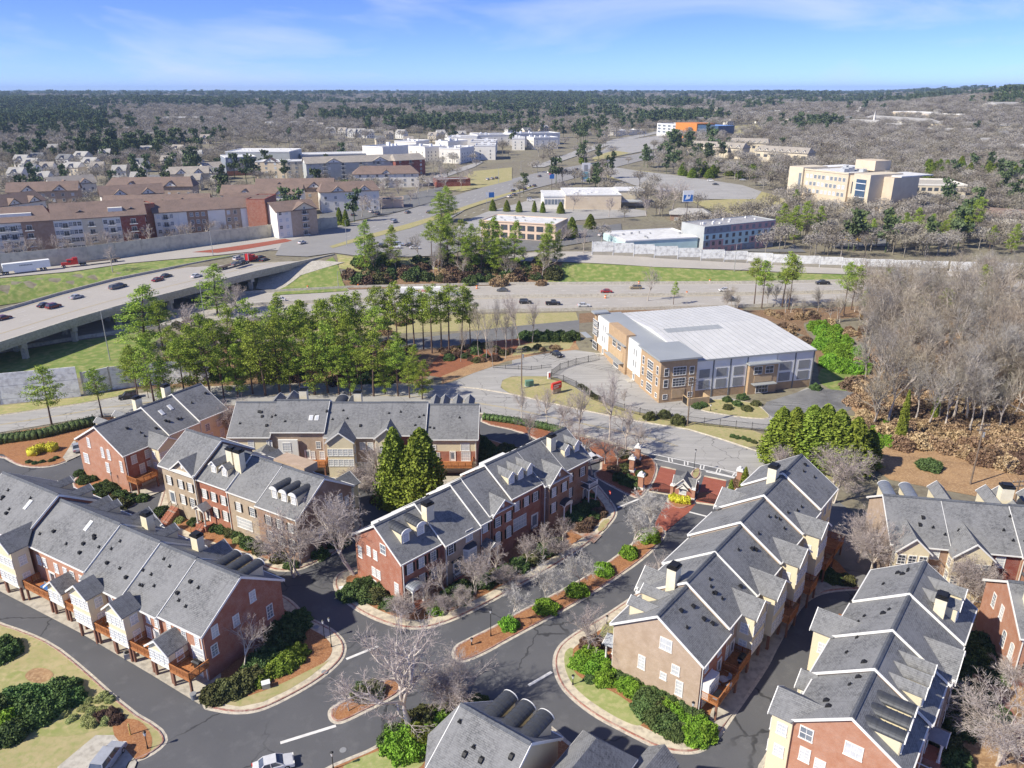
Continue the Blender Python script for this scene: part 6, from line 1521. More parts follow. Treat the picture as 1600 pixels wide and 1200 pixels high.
 b=Blk('apartment_building','white roofed pale blue block with red brick base at the top of the estate','apartments',(352,247),(400,245),14,30,[(0,1,'panel_slate')]);b.flat('white_roof',.6);b.grid((.12,.3,.55,.8),4.6,3.2,3,1.9,1.7,seed=12);b.balc((.42,.95),4,3.2,3);mb=MB();mb.box(-.1,b.W+.1,-.2,-.01,0,3.6);mb.obj('brick_base',['brick_red'],b.root)
 b=Blk('flat_roof_building','large white flat roof behind the pale blue block','building',(352,238),(452,238),15,40,'stucco_grey');b.flat('white_roof',.8);b.boxes(8,3)
 b=Blk('flat_roof_building','long low white roofed building left of the white townhouses','building',(470,243),(575,240),10,25,'panel_grey');b.flat('white_roof',.8)
 b=Blk('house','gable roofed tan block between trees at the top left of the estate','house',(265,272),(325,270),10,16,'stucco_beige');b.gable(4,'shingle_tan');b.fgable(.3,7,3,'shingle_tan');b.fgable(.75,7,3,'shingle_tan')
 b=Blk('house','white walled block with black windows beside the pale blue block','house',(322,262),(350,260),10,16,TW);b.gable(3,'shingle_tan');b.grid((.2,.5,.8),1.4,3.2,3,1.4,1.5,glass=('window_dark',),seed=13)
 # white modern townhouse blocks
 for k,(p1,p2,ht,d)in enumerate([((566,229),(598,231),13,34),((616,221),(650,222),10,30),((629,228),(664,231),10,26),((680,221),(700,222),10,34),((686,232),(719,233),10,34),((735,222),(775,222),9,40),((742,228),(774,228),10,30),((700,215),(745,215),9,40),((746,212),(800,211),9,40),((803,210),(875,208),10,30),((800,217),(820,217),9,30),((834,216),(872,215),9,22)]):
  lab=['white flat roofed townhouse block nearest the grey roofs','white townhouse block behind the second from left','white townhouse block with blank side wall, second in the front line','narrow white townhouse block with roof terraces in the middle','white townhouse block at the blue lane, third in the front line','white townhouse row behind the rightmost front block','rightmost front white townhouse block above bare shrubs','white townhouse row in the second line','white townhouse row in the third line','furthest right long white townhouse row by the wood','small white townhouse beside the far right row','low white townhouse in front of the far right row'][k]
  b=Blk('white_townhouses',lab,'townhouses',p1,p2,ht+3,d,'stucco_white','white modern townhouse blocks');b.flat('grey_roof',.9,'panel_white');n=max(2,int(b.W/7));b.grid([(i+.5)/n for i in range(n)],1.5,3.1,3,1.0,1.6,glass=('window_dark',),seed=k);b.grid((.15,.3,.5,.7,.85),1.5,3.1,3,1.2,1.6,glass=('window_dark',),side='L' if k%2 else 'R',seed=k+40)
  b.boxes(4,k,'panel_white',2.6)
 # office, campus, store, hotel ...
 b=Blk('office_building','orange and blue glass office building standing above the pale car parks','office',(1027,193),(1058,195),16,30,'panel_white');b.flat('grey_roof',.8);b.grid((.12,.37,.62,.87),4.5,4,3,6.5,2.6,glass=('window_mid',),cols=3,rows=1,seed=1)
 mb=MB();mb.box(b.W,b.W*2.0,-2.5,28,-2,19);mb.obj('orange_wing',['orange_panel'],b.root);mb=MB();mb.box(b.W*2.003,b.W*2.9,-1,26,-2,17.5);mb.obj('glass_wing',['blue_glass'],b.root)
 for z in(4,8,12):mb=MB();mb.box(b.W*2.003,b.W*2.92,-1.2,-1.01,z,z+.5);mb.obj('glass_band',['panel_slate'],b.root)
 mb=MB();mb.box(b.W*1.62,b.W*1.78,-2.7,-2.51,2,14);mb.obj('window',['window_mid'],b.root)
 b=Blk('campus_building','large beige campus building with a white roof and glazed entrance tower','building',(1258,264),(1326,275),19,34,[(0,1,'stucco_tan')]);b.flat('white_roof',.9,'stucco_beige');b.boxes(10,6,'panel_grey',3)
 for z in(5.5,10,14.5):b.grid([.08+.093*i for i in range(10)],z,1,1,2.0,2.2,glass=('window_pale','window_mid'),cols=2,rows=1,seed=int(z))
 mb=MB();mb.box(-12,-.01,-1.5,20,-3,20.5);mb.obj('pale_wing',['stucco_beige'],b.root);mb=MB();mb.box(-3,-1,-1.7,-1.51,3,17);mb.obj('window',['window_mid'],b.root)
 mb=MB();mb.box(b.W+.01,b.W+7,1.5,30,-3,18.6);mb.obj('tan_wing',['stucco_tan'],b.root)
 for q in(2,4.5):mb=MB();mb.box(b.W+q,b.W+q+1.2,1.3,1.49,8,15);mb.obj('window',['window_dark'],b.root)
 mb=MB();mb.box(b.W+7.01,b.W+19,-3.5,24,-3,20.5);mb.obj('entrance_tower',['stucco_beige'],b.root);mb=MB();mb.box(b.W+9.5,b.W+16.5,-3.8,-3.51,-1,17.5);mb.obj('glass_wall',['blue_glass'],b.root)
 for z in(3,7,11,15):mb=MB();mb.box(b.W+9.4,b.W+16.6,-4,-3.81,z,z+.4);mb.obj('mullion',['panel_white'],b.root)
 mb=MB();mb.box(b.W+19.01,b.W+26,8,30,-3,19);mb.obj('tan_wing',['stucco_tan'],b.root)
 mb=MB();mb.box(b.W+7,b.W+26,14,42,19.01,19.6);mb.obj('roof',['white_roof'],b.root);mb=MB();mb.box(b.W*.52,b.W*.95,24,38,20,26);mb.obj('penthouse',['stucco_tan'],b.root)
 mb=MB();mb.box(-22,12,22,60,-3,18.5);mb.obj('rear_wing',['panel_white'],b.root)
 for z in(2,6,10,14):mb=MB();mb.box(-22.2,-22.01,22.5,58,z,z+2.2);mb.obj('glass_band',['window_mid'],b.root);mb=MB();mb.box(-21.5,-12.2,21.7,21.99,z,z+2.2);mb.obj('glass_band',['window_mid'],b.root)
 b=Blk('parking_deck','low concrete parking deck right of the beige campus building','parking deck',(1416,289),(1512,291),6,40,'stucco_beige');b.flat('concrete',1.0,'stucco_white')
 for i in range(9):mb=MB();mb.box(b.W*(.05+.105*i),b.W*(.12+.105*i),-.1,-.01,2.4,4.6);mb.obj('opening',['window_dark'],b.root)
 b=Blk('store_building','tan brick store with a white flat roof and glazed left end','store',(884,305),(971,306),8.5,36,'stucco_tan');b.flat('white_roof',.6);b.boxes(9,7,'white_paint',2)
 mb=MB();mb.box(-13,-.02,2,30,-3,7.5);mb.obj('glazed_wing',['stucco_white'],b.root);mb=MB();mb.box(-13.3,0,1.7,30,7.51,8.2);mb.obj('wing_roof',['white_roof'],b.root)
 for i in range(6):mb=MB();mb.box(-12.4+2*i,-10.8+2*i,1.9,1.99,3,6);mb.obj('window',['window_mid'],b.root)
 mb=MB();mb.box(b.W+.02,b.W+17,16,36,-3,9);mb.obj('rear_wing',['stucco_beige'],b.root);mb=MB();mb.box(b.W+.5,b.W+17.4,15.6,36.4,9.01,9.5);mb.obj('wing_roof',['white_roof'],b.root);mb=MB();mb.box(b.W+1,b.W+14,6,15,3.6,4.2);mb.obj('canopy',['panel_grey'],b.root)
 b=Blk('office_building','two storey peach office with a white flat roof behind the tall pines','office',(752,345),(868,352),8,20,'stucco_peach');b.flat('white_roof',.5,'stucco_peach');b.boxes(6,4,'galvanised',1)
 for z in(.6,4.4):
  for i in range(8):mb=MB();mb.box(b.W*(.03+.12*i),b.W*(.12+.12*i),-.08,-.01,z,z+2.5);mb.obj('window',['window_dark'],b.root)
 b=Blk('restaurant_building','low building with a pale green edged white roof beside the hotel','building',(977,374),(1090,376),5,26,'panel_aqua');b.flat('white_roof',.6,'panel_white');b.boxes(7,14,'galvanised',1)
 b=Blk('restaurant_building','low hip roofed restaurant with grey roof behind the square sign','restaurant',(1048,333),(1110,337),4,14,'brick_brown');b.gable(2.4,'shingle_light',hip=5);b.grid([.15,.35,.55,.75],.6,1,1,1.8,1.5,seed=3)
 # hotel: coloured panels, each its own piece
 b=Blk('hotel','four storey hotel clad in mauve, aqua, white and slate panels','hotel',(1101,352),(1212,345),12.5,16,'stucco_grey');b.flat('grey_roof',.4,'stucco_grey');b.boxes(12,9,'white_paint',1)
 r=random.Random(5);cols_=['panel_mauve','panel_aqua','panel_white','panel_slate'];n=11;cur='panel_mauve'
 for k in range(4):
  for i in range(n):
   if r.random()<.45:cur=r.choice(cols_)
   c='panel_slate' if(k==3 and i<4)else 'panel_mauve' if(k==3)else cur
   x0=b.W*i/n;x1=b.W*(i+1)/n;mb=MB();mb.box(x0+.04,x1-.04,-.12,-.01,.1+3.1*k,3.1*(k+1)+.05);mb.obj('facade_panel',[c],b.root)
   new('window',window_mesh(1.5,1.6,'window_dark' if(i*3+k)%3 else 'window_mid',1,1,'panel_slate',False),b.root,((x0+x1)/2,-.125,.8+3.1*k))
 # tan terraces of townhouses
 for p1,p2,lab in(((1073,226),(1160,232),'row of tan townhouses with arched garages, left part, above dark conifers'),((1140,222),(1200,224),'tan townhouses behind the arched garage row'),((1180,234),(1262,240),'row of tan townhouses with arched garages, right part, by the campus building')):
  b=Blk('tan_townhouses',lab,'townhouses',p1,p2,10,14,'stucco_beige','tan townhouse terraces');b.gable(4,'shingle_tan',hip=2);n=7
  for i in range(n):b.fgable((i+.5)/n,5,2.2,'shingle_tan','stucco_beige','stucco_white');mb=MB();mb.box(b.W*(i+.25)/n,b.W*(i+.75)/n,-.1,-.01,4.5,7);mb.obj('opening',['window_dark'],b.root)
 b=Blk('house','low white house with brown roof at the right edge below the parking deck','house',(1537,335),(1610,342),4,14,'stucco_white');b.gable(3.4,'shingle_brown');b.grid((.3,.6),.8,1,1,1.6,1.4,glass=('window_dark',),seed=2)
 b=Blk('house','red roofed corner building half hidden by bare trees beside the junction','building',(682,282),(735,280),5,12,'brick_wine');b.flat('grey_roof',.6,'brick_wine')
 b=Blk('house','yellow walled low shop with dark roof beside the bare street trees','shop',(575,313),(630,312),5,12,'stucco_peach');b.flat('shingle_dark',.5,'stucco_peach')
 b=Blk('church','small far church with a white steeple near the right skyline','church',(1324,190),(1366,192),9,18,'stucco_white');b.gable(4,'shingle_light');mb=MB();mb.tube((b.W*.8,9,9),(b.W*.8,9,17),1.8,1.5,6,0,True);mb.tube((b.W*.8,9,17),(b.W*.8,9,27),1.5,.1,6);mb.obj('steeple',['stucco_white'],b.root)
 for k,(p1,p2,ht,lab)in enumerate((((248,184),(325,184),10,'long pale flat roofed building far away at left'),((74,219),(150,217),7,'low cream strip building in the trees at far left'),((1440,180),(1500,180),10,'pale long flat building near the right skyline'),((1555,178),(1600,178),9,'low wide roof at the right edge of the skyline'),((1348,184),(1440,190),9,'brick church hall with grey roof left of the pale strip roofs'),((1395,176),(1455,176),12,'white flat topped building with brick base on the far right rise'),((940,188),(990,187),8,'low pale building left of the orange office'),((962,205),(1010,203),6,'low white shop between the far car park and the wood'))):
  b=Blk('far_building',lab,'building',p1,p2,ht,30,('stucco_beige','stucco_white','stucco_tan')[k%3]);(b.gable(4,'shingle_light',hip=5)if k in(3,4)else b.flat('white_roof',.8));b.grid([.1+.16*i for i in range(6)],2,3.5,max(1,int(ht/4)),2.2,1.6,seed=k)
 # strips of pale roofs, far right
 for k,(p1,p2)in enumerate((((1368,197),(1440,196)),((1440,194),(1520,194)),((1520,196),(1600,197)),((1400,204),(1500,204)),((1510,205),(1600,206)))):
  b=Blk('far_building',['pale strip roof right of the church hall','pale strip roof in the middle of the far right rise','pale strip roof at the far right edge','long low pale roof behind the russet wood','long low pale roof at the right edge behind the russet wood'][k],'building',p1,p2,6,22,'stucco_beige');b.gable(3,'shingle_light',hip=5)
 # scattered far houses
 r=random.Random(31);k=0
 for(x0,x1,y0,y1,n)in((505,640,203,222,9),(412,500,183,196,7),(520,560,180,192,2),(0,160,226,262,12),(180,320,200,262,9),(1060,1250,170,190,16),(1255,1345,168,186,6),(660,740,205,214,5),(780,860,194,204,3),(160,330,262,284,6),(1500,1600,205,232,4),(0,60,262,290,3)):
  for i in range(n):
   x=x0+(x1-x0)*(i+.5)/n;y=r.uniform(y0,y1);D=at(x,y)[1];w=13*FPX/D/1.05;lit=r.choice(['stucco_white','stucco_beige','siding_white'])
   rm=r.choice(['shingle_light','shingle_tan','shingle_grey','shingle_light']);where='in the far wood at centre left' if 400<x<660 and y<200 else 'behind the white townhouse blocks' if 500<x<900 else 'on the far right rise' if x>1050 and y<192 else 'at the right edge above the russet wood' if x>1400 else 'in the suburb at far left'
   b=Blk('house','small %s house with %s roof %s'%({'stucco_white':'white','stucco_beige':'cream','siding_white':'off white'}[lit],{'shingle_light':'pale','shingle_tan':'tan','shingle_grey':'dark grey'}[rm],where),'house',(x,y),(x+w,y+r.uniform(-.5,.5)),7.5,11,lit,'far houses');b.gable(3.6,rm,.5);b.fgable(.5,5,2.6,rm)
   b.grid((.2,.5,.8),1.2,3,2,1.3,1.6,glass=('window_dark',),seed=i)

build_warehouse()
build_gatehouse()
build_street()
build_far()
# ------------------------------------------------------------------ plants
def quads(P,s,rng,asp=1.0,flat=0.0):
 """one small randomly turned quad per point; s size (scalar or array)"""
 P=np.asarray(P);N=len(P);a=rng.normal(size=(N,3));a[:,2]*=1-flat;a/=np.linalg.norm(a,axis=1)[:,None]
 b=np.cross(a,rng.normal(size=(N,3)));b/=np.linalg.norm(b,axis=1)[:,None]+1e-9
 s=np.broadcast_to(np.asarray(s,float),(N,))[:,None]*.5
 V=np.stack([P-a*s-b*s*asp,P+a*s-b*s*asp,P+a*s+b*s*asp,P-a*s+b*s*asp],1).reshape(-1,3)
 return V,np.arange(4*N).reshape(N,4)

def ball(n,rng):
 d=rng.normal(size=(n,3));return d/np.linalg.norm(d,axis=1)[:,None]

def tubes(segs,n=4):
 """segs: list of (p0, p1, r0, r1) -> V, F quads"""
 A=np.array([s[0]for s in segs],float);B=np.array([s[1]for s in segs],float);r0=np.array([s[2]for s in segs]);r1=np.array([s[3]for s in segs])
 d=B-A;d/=np.linalg.norm(d,axis=1)[:,None]+1e-9
 ref=np.where(np.abs(d[:,2:3])>.9,np.array([[1.,0,0]]),np.array([[0,0,1.]]));u=np.cross(d,ref);u/=np.linalg.norm(u,axis=1)[:,None];w=np.cross(d,u)
 k=np.arange(n)*2*np.pi/n
 ring=lambda P,r:P[:,None,:]+(u[:,None,:]*np.cos(k)[None,:,None]+w[:,None,:]*np.sin(k)[None,:,None])*r[:,None,None]
 V=np.concatenate([ring(A,r0),ring(B,r1)],1).reshape(-1,3);m=len(segs);base=(np.arange(m)*2*n)[:,None,None];i=np.arange(n);j=(i+1)%n
 F=(np.stack([i,j,n+j,n+i],1)[None]+base).reshape(-1,4)
 return V,F

def join(parts):
 V=[];F=[];o=0
 for v,f in parts:V.append(v);F.append(f+o);o+=len(v)
 return np.concatenate(V),np.concatenate(F)

def pine_meshes(seed,H=20.0,low=.42,wid=.19,dens=1.0):
 rng=np.random.default_rng(seed);segs=[];lean=rng.normal(size=2)*.5
 axis=lambda t:np.array([lean[0]*t*t*2,lean[1]*t*t*2,H*t])
 for k in range(8):a,b=axis(k/8),axis((k+1)/8);segs.append((a,b,.30*(1-k/8.6),.30*(1-(k+1)/8.6)))
 C=[];S=[]
 n=int(34*dens)
 for i in range(n):
  t=low+(1-low)*(i+rng.random())/n;ph=i*2.4+rng.random();rel=(t-low)/(1-low)
  L=H*wid*(1.05-rel**1.7*.85)*rng.uniform(.55,1.15)*(.65+.35*min(1,rel*4));a=axis(t-.03);d=np.array([math.cos(ph),math.sin(ph),rng.uniform(.1,.45)]);b=a+d*L
  segs.append((a,b,.09*(1.2-rel),.03));C.append(b);S.append(rng.uniform(.95,1.6)*(1.15-rel*.35))
  if L>2.2:C.append(a+d*L*.6+rng.normal(size=3)*.4);S.append(rng.uniform(.7,1.2))
 for k in range(4):C.append(axis(1)+np.array([rng.normal()*.5,rng.normal()*.5,-k*.6]));S.append(.9)
 if low>.3:
  for k in range(7):t=rng.uniform(.2,low);ph=rng.random()*6.3;a=axis(t);segs.append((a,a+np.array([math.cos(ph),math.sin(ph),.2])*rng.uniform(.7,2),.04,.015))
 P=[]
 for c,s in zip(C,S):
  m=int(78*s);q=ball(m,rng)*(rng.random((m,1))**.45)*np.array([1.15,1.15,.62])*s;P.append(q+c)
 V,F=quads(np.concatenate(P),rng.uniform(.18,.38,sum(len(p)for p in P)),rng,.5)
 tv,tf=tubes(segs,5)
 return npmesh('trunk',tv,tf,['bark_pine']),npmesh('crown',V,F,['leaf_pine'])

def cone_meshes(seed,H=12.0,Rr=2.6,n=7000,mat='leaf_cypress',size=.28):
 rng=np.random.default_rng(seed);t=rng.random(n)**.8;ph=rng.random(n)*2*np.pi
 lob=1+.16*np.sin(ph*5+t*14+seed)+.10*np.sin(ph*9-t*22)+.08*rng.normal(size=n)
 r=Rr*(1-t)**.6*lob*(.72+.3*rng.random(n))*np.minimum(1,.55+t*6)
 P=np.stack([np.cos(ph)*r,np.sin(ph)*r,.3+t*H+rng.normal(size=n)*.12],1);V,F=quads(P,rng.uniform(size*.6,size*1.4,n),rng,.75)
 core=[];m=14
 prof=[(Rr*.66*(1-z)**.8,.3+z*H*.97)for z in np.linspace(0,1,10)]
 cv=np.array([(math.cos(2*math.pi*k/m)*r_,math.sin(2*math.pi*k/m)*r_,z)for r_,z in prof for k in range(m)]);cf=np.array([(i*m+k,i*m+(k+1)%m,(i+1)*m+(k+1)%m,(i+1)*m+k)for i in range(9)for k in range(m)])
 V,F=join([(V,F),(cv,cf)])
 tv,tf=tubes([((0,0,-.2),(0,0,H*.3),.22,.15)],6)
 return npmesh('trunk',tv,tf,['bark_dark']),npmesh('crown',V,F,[mat])

def bare_meshes(seed,H=12.0,spread=.5,stems=1,lv=4,bark='bark_pale',twig='twig_pink',twigs=2,trunk=.28,tw=.022,up=.35):
 """forking bare tree: limbs as tubes, the finest twigs as thin blades"""
 rng=np.random.default_rng(seed);segs=[];tips=[]
 def rot(d,ang):
  a=np.cross(d,rng.normal(size=3));a/=np.linalg.norm(a)+1e-9;return d*math.cos(ang)+a*math.sin(ang)
 def grow(p,d,L,r,lev):
  k=3 if lev<2 else 2;q=p
  for i in range(k):
   d=d+rng.normal(size=3)*.10+np.array([0,0,.06*up]);d/=np.linalg.norm(d);n_=q+d*L/k;segs.append((q,n_,r*(1-i*.22),r*(1-(i+1)*.22)));
   if lev>=1 and(i or lev>1):
    tips.append((n_,d,L*.5,lev))
   q=n_
   if lev<lv and lev>0 and i<k-1 and rng.random()<.75:grow(q,rot(d,rng.uniform(.45,.9)),L*rng.uniform(.45,.65),r*.5,lev+1)
  if lev<lv:
   for _ in range({0:4,1:3,2:2}.get(lev,2)):
    dd=rot(d,rng.uniform(.25,.75)*(spread*1.6 if lev==0 else 1));dd[2]+=up*.25;dd/=np.linalg.norm(dd);grow(q,dd,L*rng.uniform(.62,.85),r*.58,lev+1)
  else:tips.append((q,d,L*.8,lev))
 for s_ in range(stems):
  d0=np.array([rng.normal()*.25*(stems>1),rng.normal()*.25*(stems>1),1.0]);d0/=np.linalg.norm(d0);grow(np.array([rng.normal()*.2*(stems>1),rng.normal()*.2*(stems>1),-.1]),d0,H*.27,trunk/math.sqrt(stems),0)
 zmax=max(s[1][2]for s in segs);k=H/zmax*.95
 A=[];
 for(q,d,L,lev)in tips:
  for _ in range(twigs):
   dd=rot(d,rng.uniform(.2,.9));l=rng.uniform(.5,1.25)*max(.5,H*.055);q2=q+dd*l*.5;q3=q2+rot(dd,.3)*l*.5
   A.append((q,q2,q3));
   for __ in range(2):A.append((q2,q2+rot(dd,.6)*l*.35,q2+rot(dd,.6)*l*.7))
 A=np.array(A)*k;n=len(A);side=np.cross(A[:,1]-A[:,0],rng.normal(size=(n,3)));side/=np.linalg.norm(side,axis=1)[:,None]+1e-9;side*=tw/2
 V=np.stack([A[:,0]-side,A[:,0]+side,A[:,1]+side*.8,A[:,1]-side*.8,A[:,2]+side*.3,A[:,2]-side*.3],1).reshape(-1,3);b=np.arange(n)[:,None]*6
 F=np.concatenate([b+np.array([[0,1,2,3]]),b+np.array([[3,2,4,5]])])
 cut=min(.05,trunk*.4);big=[s for s in segs if s[2]>cut];small=[s for s in segs if s[2]<=cut]
 tv,tf=tubes([(a*k,b_*k,r0,r1)for a,b_,r0,r1 in big],6);sv,sf=tubes([(a*k,b_*k,max(r0,.016),max(r1,.012))for a,b_,r0,r1 in small],3)
 cv,cf=join([(V,F),(sv,sf)])
 return npmesh('trunk',tv,tf,[bark]),npmesh('crown',cv,cf,[twig])

def far_bare(seed,mat='twig_brown',n=420):
 rng=np.random.default_rng(seed);d=ball(n,rng);d[:,2]=np.abs(d[:,2]);r=rng.random((n,1))**.4
 P=d*r*np.array([1,1,.75])*5.2*(1+.15*np.sin(3*np.arctan2(d[:,1:2],d[:,0:1])+seed));P[:,2]+=6.0;P[:,2]-=(P[:,2]-6)*0
 V1,F1=quads(P,rng.uniform(.5,1.3,n),rng,.16)
 segs=[((0,0,-1),(0,0,6),.28,.2)]
 for k in range(9):a=rng.random()*6.3;l=rng.uniform(2.5,4.6);segs.append(((0,0,rng.uniform(3.5,6)),(math.cos(a)*l,math.sin(a)*l,6+rng.uniform(1,3.4)),.13,.05))
 return npmesh('crown',*join([(V1,F1),tubes(segs,3)]),[mat])

def far_pine(seed,n=420):
 rng=np.random.default_rng(seed);C=[np.array([rng.normal()*1.7,rng.normal()*1.7,rng.uniform(6,16)])for _ in range(12)]
 P=np.concatenate([ball(n//12,rng)*rng.random((n//12,1))**.4*np.array([1.9,1.9,1.5])+c for c in C]);V,F=quads(P,rng.uniform(.7,1.3,len(P)),rng,.8)
 return npmesh('crown',*join([(V,F),tubes([((0,0,-1),(0,0,15),.3,.1)],4)]),['leaf_far_pine'])

def shrub_mesh(seed,mat,n=3200,leaf=.115,fz=.8,core=True):
 rng=np.random.default_rng(seed);d=ball(n,rng);d[:,2]=np.abs(d[:,2])*1.0-.05
 bumpy=1+.14*np.sin(d[:,0]*6+seed)*np.cos(d[:,1]*5+seed*2)+.08*np.sin(d[:,2]*9+d[:,0]*7);P=d*(bumpy*rng.uniform(.86,1.06,n))[:,None]*np.array([1,1,fz*1.15])
 V,F=quads(P,rng.uniform(leaf*.5,leaf*1.2,n),rng,.8)
 if core:
  m=12;rows=[(math.cos(a)*.86,math.sin(a)*.86*fz*1.15)for a in np.linspace(0,1.5,5)]
  cv=np.array([(math.cos(2*math.pi*k/m)*r_,math.sin(2*math.pi*k/m)*r_,z-.04)for r_,z in rows for k in range(m)]);cf=np.array([(i*m+k,i*m+(k+1)%m,(i+1)*m+(k+1)%m,(i+1)*m+k)for i in range(4)for k in range(m)])
  V,F=join([(V,F),(cv,cf)])
 return npmesh('shrub',V,F,[mat])

def hedge(line,w,hh,mat,lab,n=60,z=.14,cat='hedge',leaf=.22):
 """clipped hedge along a pixel line: an opaque core with leaves over its faces"""
 P=resample(px(line),1.0,False);rng=np.random.default_rng(len(P));pts=[];mb=MB()
 for i in range(len(P)-1):
  a,b=np.array(P[i]),np.array(P[i+1]);d=b-a;nn=np.array([-d[1],d[0]])/np.linalg.norm(d)
  m=int(n*np.linalg.norm(d));t=rng.random(m);side=rng.choice([-1,1,0],m,p=[.3,.3,.4]);off=np.where(side==0,rng.uniform(-w/2,w/2,m),side*w/2);zz=np.where(side==0,hh,rng.random(m)*hh)+rng.normal(size=m)*.06
  q=a[None]+d[None]*t[:,None]+nn[None]*off[:,None];pts.append(np.column_stack([q,zz+z]))
  mb.bar((*a,z+hh*.45),(*b,z+hh*.45),w*.86,hh*.86)
 V,F=quads(np.concatenate(pts),rng.uniform(leaf*.5,leaf*1.3,sum(map(len,pts))),rng,.8)
 cv,cf=np.array(mb.v),np.array(mb.f);V,F=join([(V,F),(cv,cf)])
 o=new('hedge',npmesh('hedge',V,F,[mat]),label=lab,cat=cat);return o

def height_to(q,ytop,z=0):
 x,y=Gz(*q,z);lo,hi=0,60
 for _ in range(30):
  m=(lo+hi)/2
  if proj(x,y,z+m)[1]>ytop:lo=m
  else:hi=m
 return lo

PROTO={}
def tree(kind,var,loc,scale,label,cat='tree',group=None,name=None,rz=None,sz=None):
 key=(kind,var%len(KINDS[kind][1]));name=name or KINDS[kind][0]
 rz=R.uniform(0,6.28)if rz is None else rz
 sc_=(scale*R.uniform(.9,1.12),scale*R.uniform(.9,1.12),scale)if sz is None else sz
 if key not in PROTO:
  tm,cm=KINDS[kind][1][key[1]]
  t=thing(name,label,cat,loc,rz,group,sc_);kids=[new('trunk',tm,t)]if tm else[]
  kids.append(new('crown',cm,t));PROTO[key]=(t,kids);return t
 t,kids=PROTO[key];r=copy_tree(t,loc,rz,sc_,label,None,kids);r['category']=cat;r.name=name
 if group:r['group']=group
 elif 'group' in r:del r['group']
 return r

KINDS={
 'pine':('pine_tree',[pine_meshes(s,low=l,wid=w,dens=d)for s,l,w,d in((1,.40,.20,.95),(2,.5,.17,.85),(3,.34,.19,1.0),(4,.58,.2,.75),(5,.46,.15,.85),(6,.44,.22,.7),(7,.52,.18,.9))]),
 'fullpine':('pine_tree',[pine_meshes(s,low=.16,wid=.20,dens=1.5)for s in(11,12)]),
 'cypress':('cypress_tree',[cone_meshes(s,12,2.3)for s in(1,2,3)]),
 'bigcypress':('cypress_tree',[cone_meshes(s,14,3.5,9000)for s in(5,6)]),
 'birch':('bare_tree',[bare_meshes(s,12,.55,st,4,twigs=2)for s,st in((21,1),(22,2),(23,3))]),
 'maple':('bare_tree',[bare_meshes(s,12,.45,1,4,'bark_grey','twig_pink',2)for s in(31,32,33)]),
 'white':('bare_tree',[bare_meshes(s,7,.6,1,4,'bark_pale','twig_white',2,.16,.024)for s in(41,42,43)]),
 'wood':('bare_tree',[bare_meshes(s,18,.5,1,4,'bark_grey',('twig_tan','twig_grey','twig_brown')[s%3],2,.36,.024,.5)for s in(51,52,53,54,55)]),
 'small':('bare_shrub',[bare_meshes(s,4,.8,4,3,'bark_grey','twig_pink',3,.09,.018)for s in(61,62)]),
 'farbare':('bare_tree',[(None,far_bare(s,m))for s,m in((71,'twig_brown'),(72,'twig_grey'),(73,'twig_brown'),(74,'twig_grey'))]),
 'farpine':('pine_tree',[(None,far_pine(s))for s in(81,82)]),
}

SHR={}
def shrub(q,r,mat,lab,group=None,z=.14,fz=.8,kindname='shrub'):
 k=(mat,R.randrange(3))
 if k not in SHR:SHR[k]=shrub_mesh(len(SHR)+3,mat)
 x,y=Gz(*q,z);o=new(kindname,SHR[k],None,(x,y,z-.03),R.uniform(0,6.28),(r*R.uniform(.78,1.02),r*R.uniform(.78,1.02),r*fz),lab,'shrub',group);return o

def shrubs(L,lab,group):
 for q in L:
  shrub(q[:2],q[2],q[3],q[4]if len(q)>4 else lab,None if len(q)>4 else group)

def inpoly(P,X,Y):
 ins=np.zeros(len(X),bool);n=len(P)
 for i in range(n):
  (xa,ya),(xb,yb)=P[i],P[(i+1)%n];c=(ya>Y)!=(yb>Y)
  with np.errstate(divide='ignore',invalid='ignore'):xi=(xb-xa)*(Y-ya)/(yb-ya)+xa
  ins^=c&(X<xi)
 return ins

def free(X,Y,margin=0):
 ok=np.ones(len(X),bool)
 for P in EXCL:
  x0,y0=P.min(0);x1,y1=P.max(0);m=(X>x0)&(X<x1)&(Y>y0)&(Y<y1)
  if m.any():idx=np.where(m)[0];ok[idx[inpoly(P,X[idx],Y[idx])]]=False
 return ok

